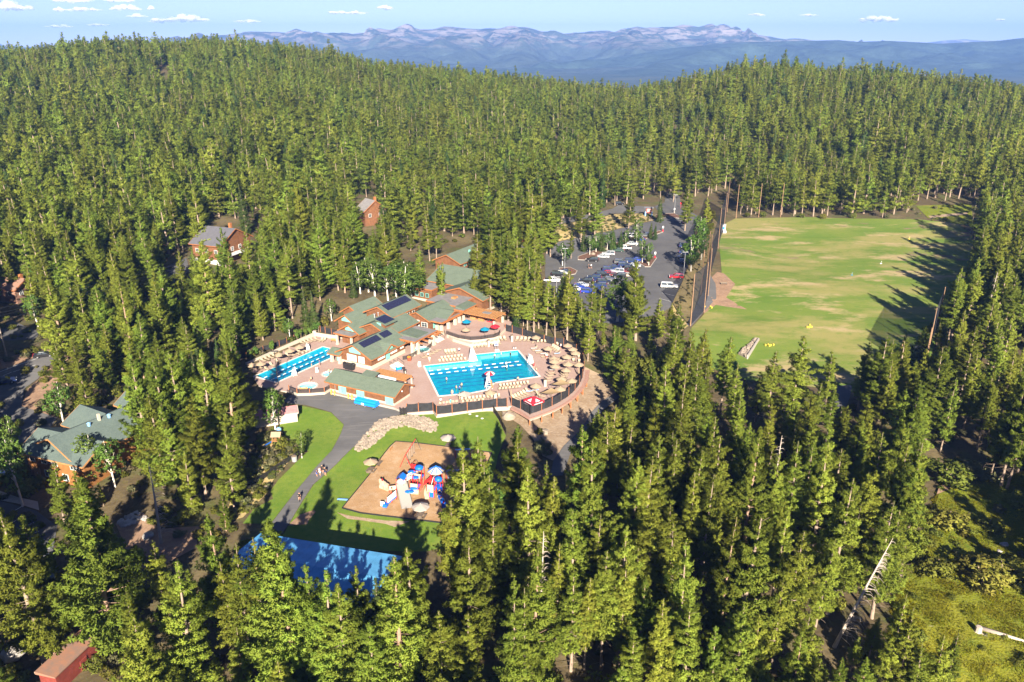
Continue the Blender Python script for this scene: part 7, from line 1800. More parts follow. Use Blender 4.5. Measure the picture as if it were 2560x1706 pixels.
    for i in range(n):
        for j in range(4):
            k = i * 5 + j; fs += [(k, k + 5, k + 6, k + 1), (m_ + k, m_ + k + 1, m_ + k + 6, m_ + k + 5)]
        k = i * 5 + 4; fs.append((k, k + 5, m_ + k + 5, m_ + k))
    for j in range(4): fs += [(j, j + 1, m_ + j + 1, m_ + j), (n * 5 + j, m_ + n * 5 + j, m_ + n * 5 + j + 1, n * 5 + j + 1)]
    mb.add(vs + vs2, fs).build('rock_face', mat('climb_rock_mat', (.42, .33, .24), .9, (1.5, .25)), w)
    p = Q(250, 945); MB().tube((p.x, p.y, g), (p.x, p.y, g + 2.1), .13, .13, 8).build('post', 'red', w)
    w = thing('talk_panel', 'tan activity panel with round hole on thin red posts', 'activity panel', Q(470, 1000))
    p, q = Q(400, 1040), Q(560, 1020)
    MB().beam(p + up * 1.0, q + up * 1.0, .1, .8).build('panel', mat('panel_tan_mat', (.45, .35, .25), .8), w)
    for r_ in (p, q): MB().tube((r_.x, r_.y, g), (r_.x, r_.y, g + 1.7), .05, .05, 6).build('post', 'red', w)
    MB().tube(p.lerp(q, .4) + up * 1.05 - A3 * .08, p.lerp(q, .4) + up * 1.05 - A3 * .11, .2, .2, 10).build('hole_ring', 'black', w)
    # swing
    s = thing('swing_set', 'red topped swing frame behind the play structure', 'swing', P(3, 1000, 420, g))
    t0, t1 = P(3, 1070, 190, g + 2.9), P(3, 945, 390, g + 2.6)
    t0, t1 = P(3, 1072, 185, g + 3.0), P(3, 945, 385, g + 3.0)
    MB().tube(t0, t1, .07, .07, 8).build('top_bar', 'red', s)
    ax = (t1 - t0).normalized(); sd = Vector((-ax.y, ax.x, 0))
    for q in (t0, t1):
        for k in (-1, 1): f = Vector((*(q + sd * k * 1.3)[:2], g)); MB().tube(q, f, .055, .055, 8).build('leg', 'red' if q is t1 else 'frame', s)
    for f in (.2, .4, .6, .8):
        q = t0.lerp(t1, f)
        st = MB().box(q.x, q.y, g + .55, .45, .2, .05, math.atan2(ax.y, ax.x)).build('seat', 'black', s)
        for k in (-.2, .2): MB().tube(q + ax * k, Vector((*(q + ax * k)[:2], g + .6)), .015, .015, 4).build('chain', 'galv', st)
    # picnic tables with umbrellas
    for (x, y), c, lab in (((530, 590), 'tan', 'picnic table with tan umbrella at the left edge of the playground'), ((1475, 290), 'grey_canvas', 'shaded picnic table with grey umbrella at the back of the playground'), ((1140, 1150), 'grey_canvas', 'picnic table with wide grey umbrella in front of the play structure')):
        p = P(3, x, y, g); tb = thing('picnic_table', lab, 'picnic table', (p.x, p.y, g), 'playground picnic tables', R76)
        MB().box(0, 0, .72, 1.5, .9, .06).build('table_top', 'frame', tb, local=True)
        for k in (-.75, .75): MB().box(0, k, .42, 1.5, .28, .05).build('bench', 'frame', tb, local=True)
        for k in (-.55, .55): MB().box(k, 0, 0, .08, 1.5, .42).build('leg', 'frame', tb, local=True); MB().box(k, 0, .42, .08, .6, .3).build('leg', 'frame', tb, local=True)
        u = umbrella_proto('umbrella over the ' + lab.replace('picnic table with tan umbrella', 'picnic table').replace('picnic table with wide grey umbrella', 'picnic table').replace('shaded picnic table with grey umbrella', 'shaded picnic table'), c, 1.4 if c == 'tan' else 1.6); u.location = (p.x, p.y, g); u['group'] = 'playground umbrellas'
    for (r, x, y), m, rz, lab in (((3, 795, 350), 'wood', 1.3, 'wooden bench on the wood chips near the left playground corner'), ((3, 640, 500), 'frame', 1.3, 'dark red bench beside the tan umbrella table')):
        p = P(r, x, y, g); tb = thing('park_bench', lab, 'bench', (p.x, p.y, g), 'playground benches', rz)
        for k in range(3): MB().box(0, -.2 + k * .2, .44, 1.7, .16, .05).build('seat_slat', m, tb, local=True)
        for k in range(3): MB().box(0, .3 + k * .03, .55 + k * .17, 1.7, .05, .13).build('back_slat', m, tb, local=True)
        for k in (-.75, .75): MB().box(k, .05, 0, .07, .55, .44).build('leg', 'black', tb, local=True)
    # lone bar frame at the back right
    f = thing('balance_frame', 'pale blue bar frame with red posts at the back right of the playground', 'play frame', P(3, 1650, 400, g))
    p, q = P(3, 1560, 435, g), P(3, 1745, 425, g)
    for r_ in (p, q): MB().tube(r_, r_ + up * 2.2, .06, .06, 8).build('post', 'red', f)
    MB().beam(p + up * 2.15, q + up * 2.15, .35, .12).build('bar', 'bluel', f)
    p = GT(3, 180, 950); tb = thing('flat_bench', 'low blue bench in shade at the lower left playground corner', 'bench', p, None, -.1)
    MB().box(0, 0, .4, 1.9, .45, .07).build('seat', 'bluel', tb, local=True)
    for k in (-.8, .8): MB().box(k, 0, 0, .08, .4, .4).build('leg', 'black', tb, local=True)
    # toys in the yard
    p = GT(6, 690, 690); tb = thing('yard_playset', 'small wooden yard playset with a blue ball and blue tarp', 'playset', p)
    for x, y in ((-1, -.8), (1, -.8), (1, .8), (-1, .8)): MB().beam((x, y, 0), (x * .6, y * .6, 2.6), .12, .12).build('post', 'wood', tb, local=True)
    MB().add([(-1, -.9, 2.3), (1, -.9, 2.3), (1, 0, 3.1), (-1, 0, 3.1), (1, .9, 2.3), (-1, .9, 2.3)], [(0, 1, 2, 3), (3, 2, 4, 5)]).build('roof', 'tan', tb, local=True); MB().box(0, 0, 1.2, 1.5, 1.2, .1).build('platform', 'wood', tb, local=True)
    MB().hexa([(-2.8, -1.6, .3), (-.9, -.9, 1.2), (-.9, -.4, 1.2), (-2.8, -1.1, .3), (-2.8, -1.6, .38), (-.9, -.9, 1.28), (-.9, -.4, 1.28), (-2.8, -1.1, .38)]).build('slide', 'blue', tb, local=True)
    p = GT(6, 710, 570); tag(MB().blob((p.x, p.y, p.z + 1.2), .55, 2, .01).build('play_ball', 'bluel', smooth=True), 'pale blue ball above the yard playset', 'ball')
    p = GT(6, 880, 865); tb = thing('metal_bin', 'galvanised round bin at the yard fence', 'bin', p); MB().lathe([(.5, 0), (.55, 1.1), (.58, 1.12), (.5, 1.12)], n=12).build('drum', 'galv', tb, local=True); MB().lathe([(.58, 1.12), (.3, 1.3), (.02, 1.35)], n=12).build('lid', 'frame', tb, local=True)
playground()
# ------------------------------------------------------------------ trees
def foliage_mesh(cent, dirs, size, nb, wid, seed, axis_pts, spread=.75):
    """needle or leaf tufts: NB blades round each centre; returns verts, normals, tint"""
    r = np.random.default_rng(seed)
    N = len(cent)
    C = np.repeat(cent, nb, 0); D = np.repeat(dirs, nb, 0); Sz = np.repeat(size, nb)[:, None]
    R = r.normal(size=(N * nb, 3)); R /= np.linalg.norm(R, axis=1)[:, None]
    B = D * (1 - spread) + R * spread; B /= np.linalg.norm(B, axis=1)[:, None]
    T = r.normal(size=(N * nb, 3)); Pn = np.cross(B, T); Pn /= np.maximum(np.linalg.norm(Pn, axis=1), 1e-6)[:, None]
    L = Sz * r.uniform(.7, 1.15, (N * nb, 1)); W = Sz * wid * r.uniform(.7, 1.3, (N * nb, 1))
    p0 = C - B * L * .12; p1 = C + B * L + Pn * W; p2 = C + B * L * .82 - Pn * W
    Vt = np.stack([p0, p1, p2], 1).reshape(-1, 3)
    ax = np.repeat(np.repeat(axis_pts, nb, 0), 3, 0); cc = np.repeat(C, 3, 0)
    n1 = Vt - cc; n1 /= np.maximum(np.linalg.norm(n1, axis=1), 1e-6)[:, None]
    n2 = Vt - ax; n2 /= np.maximum(np.linalg.norm(n2, axis=1), 1e-6)[:, None]
    Nn = n1 * .45 + n2 * .7 + np.array([0, 0, .25]); Nn /= np.linalg.norm(Nn, axis=1)[:, None]
    tint = np.repeat(np.repeat(r.uniform(0, 1, N), nb) * .7 + r.uniform(0, .3, N * nb), 3)
    return Vt, Nn, tint
def mesh_from(name, parts, mats, normals=True):
    """parts: [(verts, faces(list of tuples) or None for loose triangles, normals or None, tint or None, material index, smooth)]"""
    vs, fs, ns, ts, mi = [], [], [], [], []
    o = 0
    for v, f, n, t, m in parts:
        v = np.asarray(v, float)
        if f is None: f = [(i, i + 1, i + 2) for i in range(0, len(v), 3)]
        vs.append(v); fs += [tuple(k + o for k in q) for q in f]; mi += [m] * len(f)
        ns.append(n if n is not None else np.zeros((len(v), 3))); ts.append(t if t is not None else np.full(len(v), .5)); o += len(v)
    vs = np.concatenate(vs); ns = np.concatenate(ns); ts = np.concatenate(ts)
    me = bpy.data.meshes.new(name); me.from_pydata(vs.tolist(), [], fs)
    for m in mats: me.materials.append(MT[m])
    me.polygons.foreach_set('material_index', mi); me.polygons.foreach_set('use_smooth', [True] * len(fs))
    a = me.attributes.new('tint', 'FLOAT', 'POINT'); a.data.foreach_set('value', ts.astype(np.float32))
    me.update()
    if normals: me.normals_split_custom_set_from_vertices(ns.tolist())
    return me
def trunk_parts(H, r0, bend, seed, n=7, k=8, top=.03):
    rr = np.random.default_rng(seed); ph = rr.uniform(0, 6.28)
    def axis(z): return np.array([bend * math.sin(z / H * 2.2 + ph) - bend * math.sin(ph), bend * math.cos(z / H * 1.7 + ph) - bend * math.cos(ph), z])
    vs, fs = [], []
    for i in range(k + 1):
        z = H * i / k; c = axis(z) if i else np.array([0, 0, -1.2]) ; r = r0 * (1 - i / k) ** .8 + top
        if i == 0: r *= 1.25
        for j in range(n):
            t = 2 * math.pi * j / n; vs.append((c[0] + r * math.cos(t), c[1] + r * math.sin(t), c[2]))
    for i in range(k):
        for j in range(n): fs.append((i * n + j, i * n + (j + 1) % n, (i + 1) * n + (j + 1) % n, (i + 1) * n + j))
    return axis, vs, fs
def stick(vs, fs, p, q, r0, r1):
    p, q = Vector(p), Vector(q); d = (q - p).normalized(); a = d.orthogonal().normalized(); b = d.cross(a); o = len(vs)
    for c, r in ((p, r0), (q, r1)):
        for j in range(3): t = j * 2.094; vs.append(tuple(c + (a * math.cos(t) + b * math.sin(t)) * r))
    for j in range(3): fs.append((o + j, o + (j + 1) % 3, o + 3 + (j + 1) % 3, o + 3 + j))
SPEC = dict(
    bushy=dict(H=24, r=.36, cb=.12, R=4.7, pw=.86, wh=.86, nb=7, up=.34, ts=.47, bl=20, wid=.08, step=.33, droop=.14, mat='jeffrey', bark='bark', dead=8, side=.095, top=.75),
    slender=dict(H=23, r=.24, cb=.24, R=3.25, pw=.78, wh=.66, nb=6, up=.10, ts=.39, bl=17, wid=.085, step=.30, droop=.08, mat='lodge', bark='bark', dead=30, side=.10, top=.6),
    fir=dict(H=21, r=.26, cb=.04, R=3.0, pw=.95, wh=.50, nb=9, up=-.05, ts=.38, bl=9, wid=.15, step=.28, droop=.20, mat='fir', bark='bark', dead=2, side=.12, top=.5))
def conifer(kind, seed, lod=1.0):
    s = SPEC[kind]; rr = np.random.default_rng(seed)
    H = s['H']; axis, tv, tf = trunk_parts(H, s['r'], rr.uniform(.1, .45), seed, 7 if lod > .5 else 4, 8 if lod > .5 else 4)
    cb = s['cb'] * rr.uniform(.75, 1.3); C, D, Z, A = [], [], [], []
    gapph = rr.uniform(0, 6.28); lump = rr.uniform(.0, 6.28, 6)
    z = H * cb; wh = s['wh'] / (lod ** .5); step = s['step'] / (lod ** .5); ts = s['ts'] / (lod ** .42)
    while z < H - .5:
        f = (z - H * cb) / (H - H * cb)
        prof = (1 - f) ** s['pw'] * min(1, .55 + f * 4.5)
        R = s['R'] * prof + .14
        nb = max(3, int(s['nb'] * (1 if f < .7 else .6)))
        for b in range(nb):
            ph = rr.uniform(0, 2 * math.pi)
            lum = 1 + .22 * math.sin(ph * 2 + lump[0] + z * .4) + .16 * math.sin(ph * 3 + lump[1] - z * .7)
            L = R * rr.uniform(.62, 1.12) * lum
            if rr.random() < .07: L *= 1.35
            z0 = z + rr.normal(0, .13) * wh
            base = axis(min(z0, H)); dr = np.array([math.cos(ph), math.sin(ph), 0.0])
            rise = s['up'] + .55 * f
            k = max(2, int(L * 1.6 / step)); start = .30 if f < .75 else .12
            if kind == 'slender': start = .25
            if lod > .5 and rr.random() < .55:
                e = base + dr * L * .8 + np.array([0, 0, L * .8 * (rise * .6 - s['droop'])]); stick(tv, tf, base, e, .045 + .02 * (1 - f), .015)
            for i in range(k + 1):
                t = start + (1 - start) * i / max(k, 1)
                zz = L * (rise * t * t - s['droop'] * t)
                side = np.array([-dr[1], dr[0], 0]) * rr.normal(0, L * s['side'] * (.5 + t))
                p = base + dr * L * t + side + np.array([0, 0, zz + rr.normal(0, .06)])
                C.append(p); dd = dr * .8 + np.array([0, 0, .55 + .5 * f]) + side * .5 / max(.3, np.linalg.norm(side)); D.append(dd / np.linalg.norm(dd))
                Z.append(ts * rr.uniform(.75, 1.2) * (1 if f < .85 else .8)); A.append(axis(max(0, min(p[2] - .5, H))))
        z += wh * rr.uniform(.75, 1.25)
    for i in range(5):
        p = axis(H - .3 * i); C.append(p); D.append(np.array([0, 0, 1.0])); Z.append(ts * s['top']); A.append(p - np.array([0, 0, .4]))
    if lod > .5:
        for i in range(s['dead']):
            zz = H * rr.uniform(.06, cb + .18); ph = rr.uniform(0, 6.28); b = axis(zz); L = rr.uniform(.8, 2.4)
            stick(tv, tf, b, b + np.array([math.cos(ph) * L, math.sin(ph) * L, -L * rr.uniform(.0, .35)]), .035, .012)
    cv, cn, ct = foliage_mesh(np.array(C), np.array(D), np.array(Z), s['bl'] if lod > .5 else 7, .16, seed + 1, np.array(A))
    return (tv, tf), (cv, cn, ct), s['mat'], s['bark']
def broadleaf(seed, H=9, R=2.3, mat_='aspen', bark='birch', n=260, shrubby=False):
    rr = np.random.default_rng(seed); axis, tv, tf = trunk_parts(H * .95, .13 if not shrubby else .06, .25, seed, 6, 6)
    C, D, Z, A = [], [], [], []
    zc = H * (.58 if not shrubby else .45); hz = H * (.42 if not shrubby else .55)
    blobs = []
    for b in range(9):
        d = rr.normal(size=3); d /= np.linalg.norm(d); blobs.append((np.array([d[0] * R * .5, d[1] * R * .5, zc + d[2] * hz * .62]), R * rr.uniform(.42, .68)))
        stick(tv, tf, axis(max(.3, blobs[-1][0][2] * .6)), blobs[-1][0], .05, .015)
    for i in range(n):
        c, r = blobs[i % 9]; d = rr.normal(size=3); d /= np.linalg.norm(d)
        if shrubby: d[2] = abs(d[2]) if c[2] < .4 else d[2]
        p = c + d * r * rr.uniform(.65, 1.05) * np.array([1, 1, 1.15 if not shrubby else .9])
        p[2] = max(p[2], .12); C.append(p); D.append(d); Z.append(.34 * rr.uniform(.8, 1.2)); A.append(np.array([0, 0, zc]) * .5 + c * .5)
    cv, cn, ct = foliage_mesh(np.array(C), np.array(D), np.array(Z), 9, .28, seed + 1, np.array(A), .85)
    return (tv, tf), (cv, cn, ct), mat_, bark
def snag(seed, H=19, n=70, th=1.0, one=1.0):
    rr = np.random.default_rng(seed); axis, tv, tf = trunk_parts(H, .24, .25, seed, 7, 8)
    for i in range(n):
        z = H * rr.uniform(.1, .97); ph = rr.normal(0, one); L = th * (2.6 * (1 - z / H) + .5) * rr.uniform(.6, 1.1); b = axis(z); d = np.array([math.cos(ph), math.sin(ph), 0])
        m = b + d * L * .6 + np.array([0, 0, L * .1]); e = b + d * L + np.array([0, 0, -L * .18]); stick(tv, tf, b, m, .05 * th, .032 * th); stick(tv, tf, m, e, .032 * th, .012)
    return tv, tf
MESH = {}
def build_protos():
    for kind, n in (('bushy', 5), ('slender', 5), ('fir', 2)):
        for i in range(n):
            T_, Cw, m, bk = conifer(kind, 100 * len(kind) + i * 7)
            MESH[(kind, i)] = (mesh_from('trunk', [(T_[0], T_[1], None, None, 0)], ['bark_j' if kind == 'bushy' and i % 2 else bk], False), mesh_from('crown', [(Cw[0], None, Cw[1], Cw[2], 0)], [m]), SPEC[kind]['H'])
    for i in range(3):
        T_, Cw, m, bk = broadleaf(900 + i)
        MESH[('aspen', i)] = (mesh_from('trunk', [(T_[0], T_[1], None, None, 0)], [bk], False), mesh_from('crown', [(Cw[0], None, Cw[1], Cw[2], 0)], [m]), 9)
    for i in range(3):
        T_, Cw, m, bk = broadleaf(950 + i, 2.2, 1.5, 'shrub' if i < 2 else 'sage', 'bark', 130, True)
        MESH[('shrub', i)] = (mesh_from('stem', [(T_[0], T_[1], None, None, 0)], [bk], False), mesh_from('foliage', [(Cw[0], None, Cw[1], Cw[2], 0)], [m]), 2.2)
    T_, Cw, m, bk = broadleaf(980, 3.4, .75, 'aspen', 'bark', 130, True)
    MESH[('column', 0)] = (mesh_from('stem', [(T_[0], T_[1], None, None, 0)], [bk], False), mesh_from('foliage', [(Cw[0], None, Cw[1], Cw[2], 0)], [m]), 3.4)
build_protos()
FAR = []
def far_protos():
    for kind, n, lod in (('bushy', 3, .16), ('slender', 4, .16), ('fir', 1, .16)):
        for i in range(n):
            T_, Cw, m, bk = conifer(kind, 3000 + 100 * len(kind) + i * 7, lod)
            me = mesh_from('forest_tree', [(T_[0], T_[1], np.array(T_[0]) * [1, 1, 0] + 1e-6, None, 0), (Cw[0], None, Cw[1], Cw[2], 1)], [bk, m])
            FAR.append((bpy.data.objects.new('forest_tree', me), SPEC[kind]['H'], kind))
    for kind in ('bushy', 'slender', 'bushy', 'slender'):
        i = len(FAR)
        T_, Cw, m, bk = conifer(kind, 5000 + i * 7, 1.0)
        me = mesh_from('forest_tree', [(T_[0], T_[1], np.array(T_[0]) * [1, 1, 0] + 1e-6, None, 0), (Cw[0], None, Cw[1], Cw[2], 1)], [bk, m])
        FAR.append((bpy.data.objects.new('forest_tree', me), SPEC[kind]['H'], kind))
far_protos()
